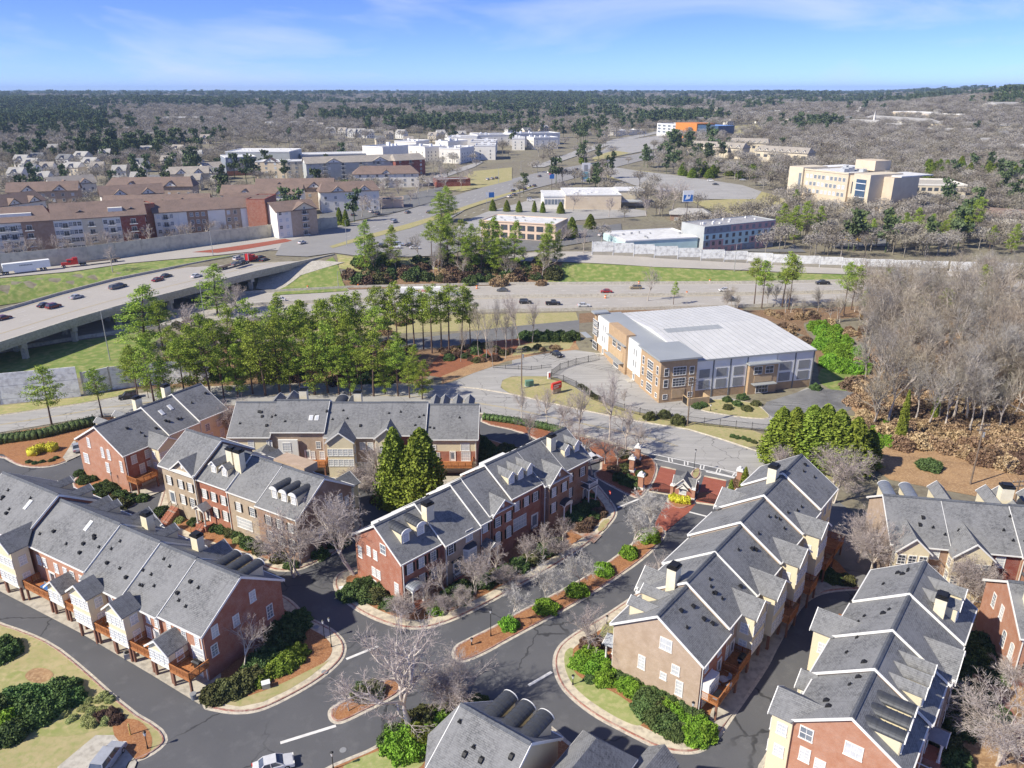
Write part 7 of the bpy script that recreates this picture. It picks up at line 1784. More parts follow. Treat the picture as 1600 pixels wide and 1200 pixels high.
def scatter_stuff(name,lab,V,protos,rots,scales,cat='wood'):
 """many instances on points, one object; each point uses one of the placed trees' crowns"""
 for k,pr in enumerate(protos):
  sel=np.arange(len(V))%len(protos)==k
  if not sel.any():continue
  me=bpy.data.meshes.new(name);P=V[sel];me.vertices.add(len(P));me.vertices.foreach_set('co',P.astype(np.float32).ravel())
  a=me.attributes.new('rot','FLOAT_VECTOR','POINT');rr=np.zeros((len(P),3),np.float32);rr[:,2]=rots[sel];a.data.foreach_set('vector',rr.ravel())
  a=me.attributes.new('scl','FLOAT_VECTOR','POINT');a.data.foreach_set('vector',scales[sel].astype(np.float32).ravel())
  o=new(name,me,label=lab[k%len(lab)]if isinstance(lab,list)else lab,cat=cat,kind='stuff')
  ng=bpy.data.node_groups.new(name,'GeometryNodeTree');ng.interface.new_socket('Geometry',in_out='INPUT',socket_type='NodeSocketGeometry');ng.interface.new_socket('Geometry',in_out='OUTPUT',socket_type='NodeSocketGeometry')
  n=ng.nodes;l=ng.links;gi=n.new('NodeGroupInput');go=n.new('NodeGroupOutput');ins=n.new('GeometryNodeInstanceOnPoints');oi=n.new('GeometryNodeObjectInfo');oi.inputs['Object'].default_value=pr;oi.inputs['As Instance'].default_value=True
  m2p=n.new('GeometryNodeMeshToPoints');l.new(gi.outputs[0],m2p.inputs[0]);l.new(m2p.outputs[0],ins.inputs['Points']);l.new(oi.outputs['Geometry'],ins.inputs['Instance'])
  for nm,sock in(('rot','Rotation'),('scl','Scale')):at_=n.new('GeometryNodeInputNamedAttribute');at_.data_type='FLOAT_VECTOR';at_.inputs['Name'].default_value=nm;l.new(at_.outputs['Attribute'],ins.inputs[sock])
  l.new(ins.outputs[0],go.inputs[0]);md=o.modifiers.new('scatter','NODES');md.node_group=ng

def build_plants():
 J,D,O,B_,Yw,Li,Ru,Br='leaf_juniper','leaf_dark','leaf_olive','leaf_bright','leaf_yellow','leaf_lime','leaf_russet','leaf_brown'
 shrubs([(125,741,1.3,D),(132,752,1.6,D),(145,750,1.3,D),(150,766,1.6,D),(166,758,1.4,D),(160,774,1.3,D),(173,765,1.7,D),(188,774,1.5,D),(174,782,1.3,O,'paler olive shrub in front of the clipped ones by the orange gable'),(190,790,1.9,O,'broad brownish shrub at the foot of the orange gable corner'),(206,782,1.7,D),(222,780,1.4,D)],'clipped dark round shrub in the bed below the orange brick gable','round shrubs below the orange brick gable')
 hedge([(50,714),(58,707),(72,704),(88,705)],2.2,1.5,Yw,'bright yellow green hedge in the mulch bed at far left',90)
 shrubs([(45,722,.7,D),(55,724,.7,D),(66,722,.7,D),(80,720,.7,O),(88,716,.7,D)],'small low shrub below the bright yellow hedge','low shrubs below the yellow hedge')
 hedge([(-60,704),(0,692),(60,684),(110,672),(150,662)],3.0,1.7,D,'long dark hedge between the public road and the far left drive',40)
 shrubs([(254,803,2.0,D,'big dark shrub left of the long brick steps'),(279,814,1.2,Li,'yellow lime shrub beside the long brick steps'),(305,817,1.5,D),(322,822,1.6,O,'olive shrub left of the clipped hedge in front of the red unit'),(335,827,1.3,D),(349,829,1.7,D),(362,834,1.7,O,'purple brown clipped shrub between green ones below the middle row'),(378,838,1.9,D),(388,851,1.8,D),(372,846,1.1,Li,'small yellow green plant in front of the clipped shrubs'),(410,858,2.1,O,'brownish round shrub at the right end of the middle row'),(437,874,1.7,O),(455,884,1.4,D),(500,868,1.8,D),(530,850,2.0,D)],'clipped dark shrub along the front of the middle left row','clipped shrubs in front of the middle left row')
 shrubs([(545,930,2.1,D),(560,922,2.2,D),(572,933,2.1,D),(590,934,2.2,O),(600,921,2.2,D),(578,915,2.0,D),(612,946,1.8,D),(630,953,1.4,Br,'tan leafed shrub right of the dark shrubs by the red gable')],'dense dark green shrub beside the red left gable of the central row','shrubs beside the left gable of the central row')
 shrubs([(682,955,1.6,B_,'bright green shrub by the brick steps of the central row'),(700,938,2.0,D),(714,934,2.3,D),(722,924,2.3,D),(758,912,2.0,D),(772,905,2.0,O),(790,897,2.1,D),(812,886,2.1,D),(832,875,2.0,O),(852,862,1.9,D),(868,852,1.8,O)],'dark green shrub under the bare trees in front of the central row','shrubs in front of the central row')
 shrubs([(893,812,2.2,D),(903,802,2.1,D),(914,796,2.0,D),(925,792,1.8,D),(904,786,1.8,D),(919,780,1.7,D)],'dark green shrub at the right end of the central row','shrubs at the right end of the central row')
 shrubs([(912,826,1.9,Ru),(921,818,1.6,Ru),(937,803,1.7,Ru),(928,808,1.4,D)],'red brown leafed shrub in the mulch near the stop sign','russet shrubs near the stop sign')
 for(x,y,r,lab)in((796,978,1.55,'bright green shrub at the lower left end of the long median, first in line'),(853,951,1.6,'second bright green shrub from the left end of the long median'),(902,925,1.55,'third bright green shrub from the left in the long median'),(943,893,1.6,'fourth bright green shrub from the left in the long median'),(983,866,1.6,'fifth bright green shrub in the long median, next to the pair at the gate end'),(1013,841,1.9,'broad bright green shrub nearest the lamp at the gate end of the median')):shrub((x,y),r*1.18,B_,lab)
 shrubs([(908,1038,1.8,B_),(920,1030,2.0,B_),(935,1036,2.0,B_),(928,1048,1.8,B_),(945,1050,1.8,B_),(944,1064,1.7,B_),(921,1063,.9,D,'tiny dark shrub alone in the mulch by the tan gable'),(926,1010,1.9,Ru,'red brown shrub above the bright green ones at the lawn corner')],'bright green rounded shrub in the lawn bed left of the tan gable','bright shrubs left of the tan gable')
 shrubs([(972,1056,1.4,D),(984,1063,1.4,D),(997,1069,1.4,D),(1021,1084,1.6,D),(1036,1092,1.7,D),(1052,1100,1.6,D),(1066,1108,1.6,D),(1080,1117,1.5,D),(1092,1125,1.4,D)],'dark green shrub in the row against the foot of the tan gable','dark shrubs along the foot of the tan gable')
 shrubs([(982,1074,1.7,B_),(994,1082,1.7,B_),(1040,1110,1.8,B_),(1052,1118,1.7,B_),(1063,1128,1.7,B_),(1090,1140,2.0,B_),(1100,1148,1.9,B_),(1083,1155,1.8,B_),(1072,1145,1.6,B_)],'bright green shrub in the hedge mass below the tan gable','bright shrubs below the tan gable')
 shrubs([(1005,1092,1.9,D),(1018,1104,2.2,D),(1010,1110,2.0,D),(1026,1122,2.3,D),(1042,1133,2.1,D),(1056,1146,1.8,D),(1028,1110,1.8,O)],'darker green shrub in the hedge mass below the tan gable','dark shrubs in the mass below the tan gable')
 shrubs([(338,1088,2.0,O),(352,1083,2.3,O),(368,1076,2.3,O),(384,1067,2.2,O),(396,1058,2.0,O)],'brown green clipped shrub along the foot of the dark red gable','brownish shrubs along the dark red gable')
 shrubs([(404,1042,2.3,D),(420,1028,2.4,D),(436,1012,2.5,D),(452,996,2.5,D),(462,980,2.3,D),(445,975,2.2,D),(430,990,2.4,D),(470,966,1.8,D)],'large dark evergreen shrub in the bed right of the dark red gable','dark evergreens right of the dark red gable')
 shrubs([(420,1052,1.7,'leaf_cypress'),(438,1044,2.0,'leaf_cypress'),(452,1034,2.1,'leaf_cypress'),(462,1022,1.8,'leaf_cypress'),(405,1066,1.5,'leaf_cypress')],'yellow green shrub in front of the dark evergreens by the dark red gable','yellow green shrubs by the dark red gable')
 shrubs([(574,1087,2.0,O),(582,1080,1.8,O),(570,1080,1.7,D)],'olive shrub on the small median island','olive shrubs on the small median')
 shrubs([(628,1166,2.8,B_),(645,1158,2.6,'leaf_cypress'),(620,1156,2.3,D),(640,1172,2.3,B_)],'large bright green shrub under the big birch at the bottom','bright shrubs under the big birch')
 shrubs([(652,1135,2.6,O),(664,1126,2.4,O),(672,1140,2.3,O)],'dark olive clipped shrub right of the big birch trunk','olive shrubs right of the big birch')
 shrubs([(688,1138,2.4,B_),(697,1124,2.3,'leaf_cypress'),(712,1117,2.2,D),(728,1110,2.0,D),(744,1105,1.8,D),(686,1150,2.0,B_)],'green shrub along the drive left of the barrel dormered roof','shrubs left of the barrel dormered roof')
 shrubs([(26,1098,2.6,J),(48,1108,2.7,J),(70,1095,2.9,J),(93,1088,2.8,J),(110,1092,2.1,J),(60,1122,2.6,J),(38,1122,2.3,J),(84,1106,2.4,J),(15,1112,2.2,J)],'spreading dark juniper mound in the lower left garden','juniper mounds in the lower left garden')
 shrubs([(4,1016,2.4,J),(14,1022,2.0,J),(-6,1030,2.4,J)],'dark green mound at the left edge beside the alley lawn','mounds at the left edge')
 shrubs([(-4,1118,3.0,D),(5,1135,2.8,B_),(18,1150,2.4,D)],'dark evergreen at the left edge above the corner','evergreens at the lower left edge')
 r=random.Random(4)
 shrubs([(r.uniform(82,172),r.uniform(1084,1136),r.uniform(.55,1.0),Li)for _ in range(26)],'small pale lime shrub in the cluster right of the juniper mounds','pale lime shrubs in the lower left garden')
 shrubs([(160,1122,1.3,Ru),(172,1118,1.2,Ru),(182,1126,1.0,Ru)],'dark leafless shrub left of the yellow post','dark leafless shrubs left of the yellow post')
 hedge([(1047,780),(1055,784),(1066,786.5),(1078,787)],1.4,1.1,Yw,'bright yellow clipped hedge in front of the gatehouse',120)
 shrubs([(968,748,1.6,D),(983,754,2.1,D),(994,760,1.7,D),(978,733,1.7,O),(1001,742,1.3,D),(960,735,1.6,Ru),(975,712,1.8,O),(990,725,1.6,Ru)],'dark shrub among the entrance pillars','shrubs among the entrance pillars')
 for q,lab in(((1140,780),'narrow conifer right of the right hand gate'),((1162,765),'broader conifer by the cream chimney right of the gates')):x,y=Gz(*q);tree('cypress',1,(x,y,.1),.34 if q[0]<1150 else .4,lab)
 shrubs([(1150,758,1.5,Br),(1158,752,1.3,Br)],'tan grassy shrub beside the right entrance pillar','tan shrubs beside the right entrance pillar')
 for q,rr,lab in(((1015,654),1.7,'left of three round shrubs along the lot fence'),((1038,651),1.7,'middle of three round shrubs along the lot fence'),((1060,661),2.0,'right of three round shrubs along the lot fence, by the pole')):shrub(q,rr,O,lab,z=.03,fz=1.1)
 shrubs([(1090,636,1.5,D),(1098,634,1.4,D),(1137,638,1.5,O),(1136,626,1.5,D),(1152,632,1.5,D),(1160,622,1.6,D),(1167,640,1.5,O),(1181,632,1.4,O)],'small evergreen shrub on the grass island beside the storage building','shrubs on the island beside the storage building')
 shrubs([(908,604,1.0,O),(914,608,1.0,O),(920,613,1.0,D),(926,618,1.0,O),(933,622,1.0,O)],'low shrub inside the curve of the lot fence','low shrubs along the lot fence')
 shrubs([(1145,682,.8,D),(1152,684,.8,D),(1162,685,.8,D),(1170,688,.8,D),(1178,691,.8,O)],'low dark shrub in the dry grass right of the crosswalk','low shrubs in the dry grass')
 shrubs([(1274,607,1.8,D,'dark shrub at the right foot of the storage building')],'',None)
 shrubs([(750,690,2.0,D),(760,700,2.3,D),(772,712,2.5,D),(786,716,2.5,O),(800,712,2.3,D),(790,704,2.2,O),(756,716,2.3,D),(748,706,1.9,D),(776,728,2.2,D),(765,740,2.2,D)],'dark evergreen shrub in the bank right of the cream back row','evergreens right of the back row')
 hedge([(755,655),(800,661),(850,670),(885,679)],1.8,1.3,D,'dark hedge between the public road and the curved drive',50)
 shrubs([(1508,1008,2.3,D),(1522,1018,2.2,D),(1534,1032,2.2,D),(1546,1046,2.0,D),(1538,1008,2.2,D),(1552,1024,2.2,D),(1558,1060,1.8,D),(1512,1040,1.8,D),(1500,1078,1.8,D),(1512,1098,2.0,D),(1524,1084,1.8,O),(1496,1120,2.2,D),(1498,1142,2.2,D),(1505,1062,1.6,D)],'dark rounded shrub in the garden between the two orange brick rows','garden shrubs between the orange brick rows')
 shrubs([(1560,1118,1.6,D,'dark clipped ball shrub beside the curved brick path'),(1480,1172,2.2,O,'olive shrub under the eave of the bottom right row'),(1490,1190,2.2,D,'dark shrub at the bottom edge under the bottom right row')],'',None)
 shrubs([(1290,900,2.0,D),(1300,905,2.0,D),(1265,838,1.5,D),(1320,908,1.6,O)],'dark green shrub behind the decks of the tan ended row','shrubs behind the decks')
 shrubs([(640,790,1.8,Ru),(618,795,1.6,Ru),(600,790,1.5,O),(590,782,1.6,Ru)],'russet shrub at the foot of the two tall cypresses','shrubs under the two cypresses')
 # tall evergreens
 for q,top,w,lab in(((620,792),672,1.2,'left and narrower of two tall cypresses before the cream back row'),((661,797),673,1.55,'right and broader of two tall cypresses before the cream back row')):
  x,y=Gz(*q);s=height_to(q,top)/14;tree('bigcypress',int(w),(x,y,0),s,lab,sz=(w,w,s))
 for k,(q,top)in enumerate((((1214,722),640),((1235,724),640),((1260,729),637),((1280,731),636),((1301,736),644),((1328,740),655),((1353,730),672))):
  x,y=Gz(*q);s=height_to(q,top)/12;tree('cypress',k,(x,y,0),s,['leftmost of the seven green cypresses beyond the right gate','second from left of the seven green cypresses','third from left of the seven green cypresses','middle and tallest of the seven green cypresses','fifth from left of the seven green cypresses','sixth of the seven green cypresses, beside the last','rightmost and lowest of the seven green cypresses'][k],sz=(s*1.85,s*1.85,s))
 # tall pines
 P=[((82,669),574,'lone thin pine in front of the white noise wall at left'),((160,652),576,'pine between the wall panels left of the parked dark suv'),((228,545),447,'big dark pine in front of the overpass'),((255,548),470,'right hand stem of the dark pines before the overpass'),((340,492),416,'dark round pine at the overpass above the main pine group')]
 for k,(q,top,lab)in enumerate(P):x,y=Gz(*q);s=height_to(q,top)/20;w=1.75 if k in(2,4)else 1.2;tree('fullpine' if k in(2,4)else 'pine',k,(x,y,0),s,lab,sz=(s*w,s*w,s))
 G1=[(205,605,540),(240,600,520),(275,596,515),(320,590,490),(360,585,480),(400,575,470),(445,570,465),(480,562,470),(520,595,500),(550,585,490),(590,575,480),(625,580,520),(645,600,540),(218,632,545),(243,640,530),(262,632,560),(232,622,590),(290,626,530),(312,618,505),(330,626,520),(350,622,545),(372,620,540),(395,616,525),(415,618,495),(437,614,500),(455,620,545),(470,616,530),(492,617,518),(512,614,505),(530,619,540),(548,618,555),(566,616,545),(584,619,515),(602,616,550),(622,619,536),(640,622,560),(660,624,562),(300,600,520),(345,596,500),(385,590,500),(425,585,480),(465,580,478),(505,575,470),(540,575,462),(575,570,480),(405,600,520),(480,598,510),(560,596,520),(610,590,530)]
 for k,(x_,y_,top)in enumerate(G1):x,y=Gz(x_,y_);s=height_to((x_,y_),top)/20;tree('pine' if k%3 else 'fullpine',k,(x,y,0),s,sz=(s*1.12,s*1.12,s),label='bright green pine in the dense stand along the public road',group='pines in the stand along the public road')
 G2=[(472,545,470),(507,545,468),(542,548,459),(560,545,456),(590,550,449),(608,548,455),(622,552,441),(648,550,450),(675,552,444),(690,548,455),(702,550,446),(722,548,445),(735,546,456),(525,540,462),(636,545,460),(662,546,458)]
 for k,(x_,y_,top)in enumerate(G2):x,y=Gz(x_,y_);tree('pine',(1,3,4)[k%3],(x,y,0),height_to((x_,y_),top)/20,'tall slender pine with bare lower trunk behind the dense stand',group='tall slender pines near the freeway')
 G3=[(1178,478,404),(1190,482,408),(1222,480,395),(1232,484,400),(1318,492,410),(1330,484,415),(1385,478,418),(1402,476,425),(1052,476,440)]
 for k,(x_,y_,top)in enumerate(G3):x,y=Gz(x_,y_);tree('pine',(3,1,4)[k%3],(x,y,0),height_to((x_,y_),top)/20,'slender pine beside the freeway behind the storage building',group='pines beside the freeway behind the storage building')
 G4=[(572,428,346),(585,430,365),(612,424,352),(690,424,340),(700,420,350),(715,426,345),(738,424,352),(752,428,345),(768,424,340),(785,426,350),(803,424,345),(856,418,347),(848,424,365),(728,432,370),(780,430,372),(700,410,335),(870,412,360),(675,415,345)]
 for k,(x_,y_,top)in enumerate(G4):
  x,y,z=at(x_,y_);s=height_to((x_,y_),top,z)/20;tree('pine' if k%2 else 'fullpine',k,(x,y,z),s,'pine on the wooded mound between freeway and junction',group='pines on the wooded mound')
 for k,(x_,y_,top,lab)in enumerate(((702,345,292,'broad bright green pine beside the big road'),(690,348,300,'left stem of the broad bright pine beside the big road'))):x,y,z=at(x_,y_);tree('fullpine',k,(x,y,z),height_to((x_,y_),top,z)/20,lab,sz=(1.3,1.3,height_to((x_,y_),top,z)/20))
 for k,(x_,y_,top)in enumerate([(1222,376,318),(1240,380,322),(1258,376,316),(1276,372,322),(1345,380,335),(1360,385,342),(1385,378,328),(1408,382,332),(1430,375,325),(1450,384,335),(1470,390,345),(1500,380,320),(1515,372,308),(1240,330,296),(1545,392,352),(1580,395,350),(1480,372,330)]):x,y,z=at(x_,y_);tree('fullpine' if k%2 else 'pine',k,(x,y,z),height_to((x_,y_),top,z)/20,'green pine in the mixed trees above the white noise wall',group='pines above the white noise wall')
 for(x_,y_,top,w,lab)in((531,352,325,1.3,'left dark conifer at the end of the beige noise wall'),(541,354,328,1.3,'right dark conifer at the end of the beige noise wall'),(911,256,232,1.6,'pointed dark conifer beside the big road far away'),(770,330,312,1.8,'left round evergreen above the peach office'),(792,331,313,1.8,'second round evergreen above the peach office'),(811,332,314,1.7,'third round evergreen above the peach office'),(835,332,314,1.3,'narrow evergreen above the peach office'),(848,333,315,1.4,'fourth evergreen above the peach office'),(876,334,316,2.0,'bright round evergreen left of the tan store'),(922,358,335,2.3,'rounded evergreen on the kerb island by the peach office'),(893,372,340,1.8,'dark evergreen at the right end of the peach office')):
  x,y,z=at(x_,y_);s=height_to((x_,y_),top,z)/12;tree('cypress',x_,(x,y,z),s,lab,sz=(s*w,s*w,s))
 r=random.Random(12)
 for k in range(24):
  x_,y_=r.uniform(1445,1585),r.uniform(272,286);x,y,z=at(x_,y_);tree('cypress',k,(x,y,z),r.uniform(.9,1.3),'bright green tree in the band behind the parking deck',group='bright green trees behind the parking deck',sz=(2.0,2.0,r.uniform(.9,1.2)))
 for k in range(22):
  x_,y_=r.uniform(1060,1225),r.uniform(266,280);x,y,z=at(x_,y_);tree('cypress',k,(x,y,z),1,'dark conifer below the tan terraces',group='dark conifers below the tan terraces',sz=(1.9,1.9,r.uniform(.5,.85)))
 # near bare trees
 def bare(kind,q,top,lab,v=0,w=1.0,group=None,z=0):
  x,y=Gz(*q,z);H0={'birch':12,'maple':12,'white':7,'wood':18,'small':4}[kind];s=height_to(q,top,z)/H0;tree(kind,v,(x,y,z+.05),s,lab,group=group,sz=(s*w,s*w,s))
 bare('birch',(640,1143),972,'large spreading pale birch rising over the small median',0,1.4)
 bare('birch',(675,1123),1045,'forked pale bare tree left of the two near the bottom roofs',1,1.1);bare('birch',(716,1124),1030,'multi stemmed pale bare tree closest to the barrel dormers',2,1.35)
 bare('birch',(465,900),795,'pale bare tree in front of the brown brick gable',2,1.25);bare('birch',(555,900),775,'tall pale bare tree left of the central row gable',1,1.1)
 bare('maple',(382,1052),975,'pinkish bare tree beside the dark red gable',1,.9);bare('birch',(356,696),625,'left pale birch between the upper left row and back row',1,.9);bare('birch',(373,698),620,'right pale birch between the upper left row and back row',2,.9)
 bare('maple',(586,779),695,'brown bare tree left of the two tall cypresses',0,1.0);bare('small',(566,770),735,'low pinkish bare shrub behind the brown brick gable',0,1.6)
 for k,(x_,y_,t,lab)in enumerate(((800,970,905,'first white bare tree from the left on the long median'),(856,946,880,'second white bare tree from the left on the long median'),(905,920,850,'third white bare tree from the left on the long median'),(985,862,785,'fourth white bare tree on the long median'),(1011,836,760,'white bare tree at the gate end of the long median'))):bare('white',(x_,y_),t+6,lab,k,1.05)
 bare('maple',(918,1022),945,'grey bare tree at the rounded lawn corner',2,1.35);bare('maple',(1000,935),865,'grey bare tree beside the drive left of the tan ended row',1,1.2)
 for k,(x_,y_,t)in enumerate(((668,950,905),(702,944,880),(740,930,865),(778,905,850),(815,888,832),(848,872,815),(878,855,805),(800,925,890))):bare('maple' if k%2 else 'birch',(x_,y_),t,'small bare tree in the front gardens of the central row',k,1.0,'small bare trees before the central row')
 for k,(x_,y_)in enumerate(((722,950),(790,915),(870,872),(690,962))):bare('small',(x_,y_),y_-28,'bare twiggy shrub in the front gardens of the central row',k,1.1,'bare shrubs before the central row')
 for k,(x_,y_,t,w_,lab)in enumerate(((952,688,575,.6,'tall narrow bare tree on the verge before the storage lot'),(925,742,655,.8,'leaning pale birch by the white parked cars'),(978,708,635,1.2,'spreading bare tree above the entrance pillars'),(855,666,600,.9,'bare street tree at the upper curve of the drive'),(872,676,615,.9,'second bare street tree at the upper curve of the drive'),(903,690,600,.8,'bare tree right of the curved drive'),(965,735,680,1.3,'low brown bare tree among the entrance shrubs'),(945,725,665,1.1,'bare tree behind the white parked cars'),(1001,715,660,1.1,'bare tree nearest the crosswalk'),(975,636,605,.8,'bare tree inside the storage lot fence'),(895,705,650,.9,'pale bare tree left of the white parked cars'),(830,690,640,1.2,'bare tree hanging over the curved drive'),(815,655,600,.8,'bare tree on the hedge line by the curved drive'))):bare('maple' if k%3 else 'birch',(x_,y_),t,lab,k,w_)
 bare('birch',(1297,786),692,'large pale bare tree at the far end of the tan ended row',2,1.2);bare('birch',(1207,748),690,'pale bare tree in front of the leftmost cypress',1,1.1)
 bare('birch',(1362,905),800,'pale birch between the tan ended row and upper right row',2,1.1);bare('birch',(1340,880),800,'left pale birch by the upper right row end wall',0,1.0);bare('birch',(1480,935),850,'pale bare tree before the cream bays of the upper right row',1,1.2);bare('birch',(1515,950),870,'second pale bare tree before the upper right row',2,1.1)
 bare('birch',(1565,1195),1075,'big tan bare bush at the bottom right corner',2,1.5);bare('birch',(1600,1140),1060,'tan bare bush at the right edge',0,1.4);bare('small',(1588,1070),1035,'low tan bush by the orange gable at right',0,1.6)
 bare('maple',(545,1112),1072,'small bare shrub tree on the small median',1,1.0);bare('small',(1440,900),860,'low bare shrub behind the bottom right row',1,1.8);bare('small',(625,968),938,'bare shrub at the brick steps of the central row',1,1.4)
 bare('maple',(1012,470),415,'bare tree between freeway and storage building roof',0,.7);bare('maple',(812,540),455,'tall bare tree left of the storage building',1,.6);bare('maple',(832,535),465,'second tall bare tree left of the storage building',2,.6);bare('maple',(176,425),383,'bare tree on the median grass beyond the overpass',0,.9,z=7.4)
 bare('maple',(380,510),440,'greyish bare tree right of the dark round pine',1,1.0);bare('maple',(300,548),470,'brown bare tree behind the overpass pines',2,1.3);bare('maple',(345,560),500,'brown bare tree in the thicket above the pine stand',0,1.4)
 for k,(x_,y_,t)in enumerate(((760,560,470),(775,555,465),(790,560,475),(748,556,470),(770,575,520),(720,565,500),(800,552,500))):bare('wood',(x_,y_),t,'thin bare tree in the strip left of the storage building',k,.45,'thin bare trees left of the storage building')
 # brown leafed undergrowth and green patches
 UG=[];UW=[]
 for k in range(46):
  x_,y_=r.uniform(690,905),r.uniform(540,566);
  if x_>800 and y_>548:continue
  UG.append((*at(x_,y_),r.uniform(1.0,1.9)))
 for k in range(14):x_=820+k*6;shrub((x_,528+(k%3)*2),2.2,D,'dark evergreen in the row behind the small car park','evergreens behind the small car park',z=.02,fz=1.2)
 for k in range(60):
  x_,y_=r.uniform(1262,1352),r.uniform(508,582)
  if x_<1262+(y_-500)*.45 or x_>1300+(y_-500)*.9:continue
  shrub((x_,y_),r.uniform(2.0,3.2),B_,'vivid green bamboo clump behind the storage building','bamboo behind the storage building',z=.02,fz=1.2)
 for k in range(90):
  x_,y_=r.uniform(250,640),r.uniform(505,560)if k%2 else r.uniform(570,600)
  UG.append((*at(x_,y_),r.uniform(1.2,2.6)))
 for k in range(100):
  x_,y_=r.uniform(545,870),r.uniform(408,446);UG.append((*at(x_,y_),r.uniform(2.2,4.2)))
 for k in range(16):x_,y_=r.uniform(545,870),r.uniform(408,440);x,y,z=at(x_,y_);tree('wood',k,(x,y,z),r.uniform(.5,.75),'bare tree in the thicket on the wooded mound',group='bare trees on the wooded mound')
 x,y,z=at(1406,690);t=tree('cypress',0,(x,y,z),1,'ivy covered trunk standing at the edge of the brown wood',sz=(.55,.55,1.0));x,y,z=at(1458,660);tree('cypress',1,(x,y,z),1,'second thinner ivy covered trunk in the brown wood',sz=(.4,.4,.8))
 shrub((1452,730),2.4,D,'single rounded green shrub in the clearing left of the leaning pole',z=.3);
 for k in range(16):x_,y_=r.uniform(1345,1395),r.uniform(660,700);shrub((x_,y_),r.uniform(1,2),B_,'green bramble clump beside the rightmost cypress','bramble beside the rightmost cypress',z=.1)
 # the brown wood on the right
 n=0
 while n<135:
  x_,y_=r.uniform(1345,1720),r.uniform(462,715)
  if y_>668+(x_-1345)*.12 and x_<1640:continue
  x,y,z=at(x_,y_);n+=1;tree('wood',n,(x,y,z),r.uniform(.75,1.2),'grey bare tree in the dense brown wood at right',group='bare trees in the wood at right')
 X_=[]
 while len(X_)<70:
  x_,y_=r.uniform(1370,1720),r.uniform(455,640);X_.append((*at(x_,y_),r.uniform(.6,1.05)))
 X_=np.array(X_);scatter_stuff('bare_thicket',['fine twigs of the bare wood at right between the nearer trees','dense far twigs of the bare wood at right'],X_[:,:3],[PROTO[('wood',1)][1][-1],PROTO[('wood',3)][1][-1]],np.arange(70)*2.1,np.column_stack([X_[:,3]]*3))
 for k in range(420):
  x_,y_=r.uniform(1330,1680),r.uniform(560,735)
  if(x_<1400 and y_>690)or y_>700+(x_-1400)*.2:continue
  UW.append((*at(x_,y_),r.uniform(1.3,3.0)))
 for k in range(22):
  x_,y_=r.uniform(1130,1400),r.uniform(478,500)+(0 if k%2 else 6);x,y,z=at(x_,y_);tree('wood',k,(x,y,z),r.uniform(.35,.6),'bare tree between the freeway and the storage building',group='bare trees behind the storage building')
 for k in range(40):UW.append((*at(r.uniform(1200,1400),r.uniform(486,540)),r.uniform(1.2,2.4)))
 for k in range(20):
  x_,y_=r.uniform(1420,1600),r.uniform(428,480);x,y,z=at(x_,y_);tree('wood',k,(x,y,z),r.uniform(.5,.85),'bare tree between the freeway and the brown wood',group='bare trees along the freeway at right')
 for k,(x_,y_,t)in enumerate(((1470,520,452),(1440,500,443),(1540,480,415),(1590,470,408),(1400,492,440),(1500,540,480),(1425,560,500),(1570,600,545),(1350,500,452))):x,y,z=at(x_,y_);tree('pine',k,(x,y,z),height_to((x_,y_),t,z)/20,'olive green pine among the bare trees by the freeway at right',group='olive pines by the freeway at right')
 def mass(nm,L,keys,labs,cat):
  L=np.array(L);m=len(L);ob=[]
  for i,k_ in enumerate(keys):
   me=shrub_mesh(90+i,k_,1500,.14,core=False);x,y,z,s_=L[i];ob.append(new('shrub',me,None,(x,y,z),0,(s_,s_,s_),'first '+labs[i]if False else labs[i],'shrub',nm.replace('_',' ')))
  L=L[len(keys):];m=len(L);sc3=np.column_stack([L[:,3]]*3);scatter_stuff(nm,[l_+', massed' for l_ in labs],L[:,:3],ob,np.arange(m)*2.4,sc3,cat)
 mass('thicket_undergrowth',UG,[Ru,O,D,Br],['russet undergrowth under the pines and on the mound','olive undergrowth under the pines and on the mound','dark evergreen undergrowth under the pines and on the mound','tan undergrowth under the pines and on the mound'],'undergrowth')
 mass('beech_undergrowth',UW,['leaf_tan',Br,'leaf_tan',Ru],['pale tan beech undergrowth in the wood at right','brown beech undergrowth in the wood at right','light tan beech undergrowth at the wood edge','russet undergrowth in the wood at right'],'undergrowth')
 # street trees by the apartments, and others mid distance
 for k,(x_,y_)in enumerate(((566,340),(583,337),(597,334),(555,322),(575,318),(600,316),(625,312),(650,310),(668,300),(680,296),(700,300),(720,296),(730,290),(640,322),(615,326),(540,318),(520,318),(690,285),(715,282))):x,y,z=at(x_,y_);tree('maple',k,(x,y,z),r.uniform(.9,1.2),'grey bare street tree beside the apartments car park',group='bare street trees by the apartments')
 for k in range(17):x_=6+24*k+r.uniform(-5,5);x,y=topat(x_,405-x_*.15,.1);x,y,z=at(x_,421-x_*.127);y+=7;tree('maple',k,(x,y,h(x,y)),r.uniform(.7,1.0),'bare tree between the beige noise wall and the banded apartments',group='bare trees behind the beige noise wall')
 for k,(x_,y_,lab)in enumerate(((951,340,'bare tree before the blank wall of the tan store'),(872,392,'bare tree left of the hotel lot'),(912,396,'reddish bare tree at the start of the white noise wall'),(1030,335,'large tan bare tree right of the tan store'),(1050,330,'second large bare tree right of the tan store'),(1010,338,'brown vine covered tree by the tan store'),(935,292,'dark bare tree beside the cyan sign'),(895,330,'thin bare tree at the left corner of the tan store'))):x,y,z=at(x_,y_);tree('maple',k,(x,y,z),1.0 if k not in(3,4)else 1.6,lab)
 # wider woods: individuals nearest, the rest one mass per kind
 rng=np.random.default_rng(9);PB=[];PP=[]
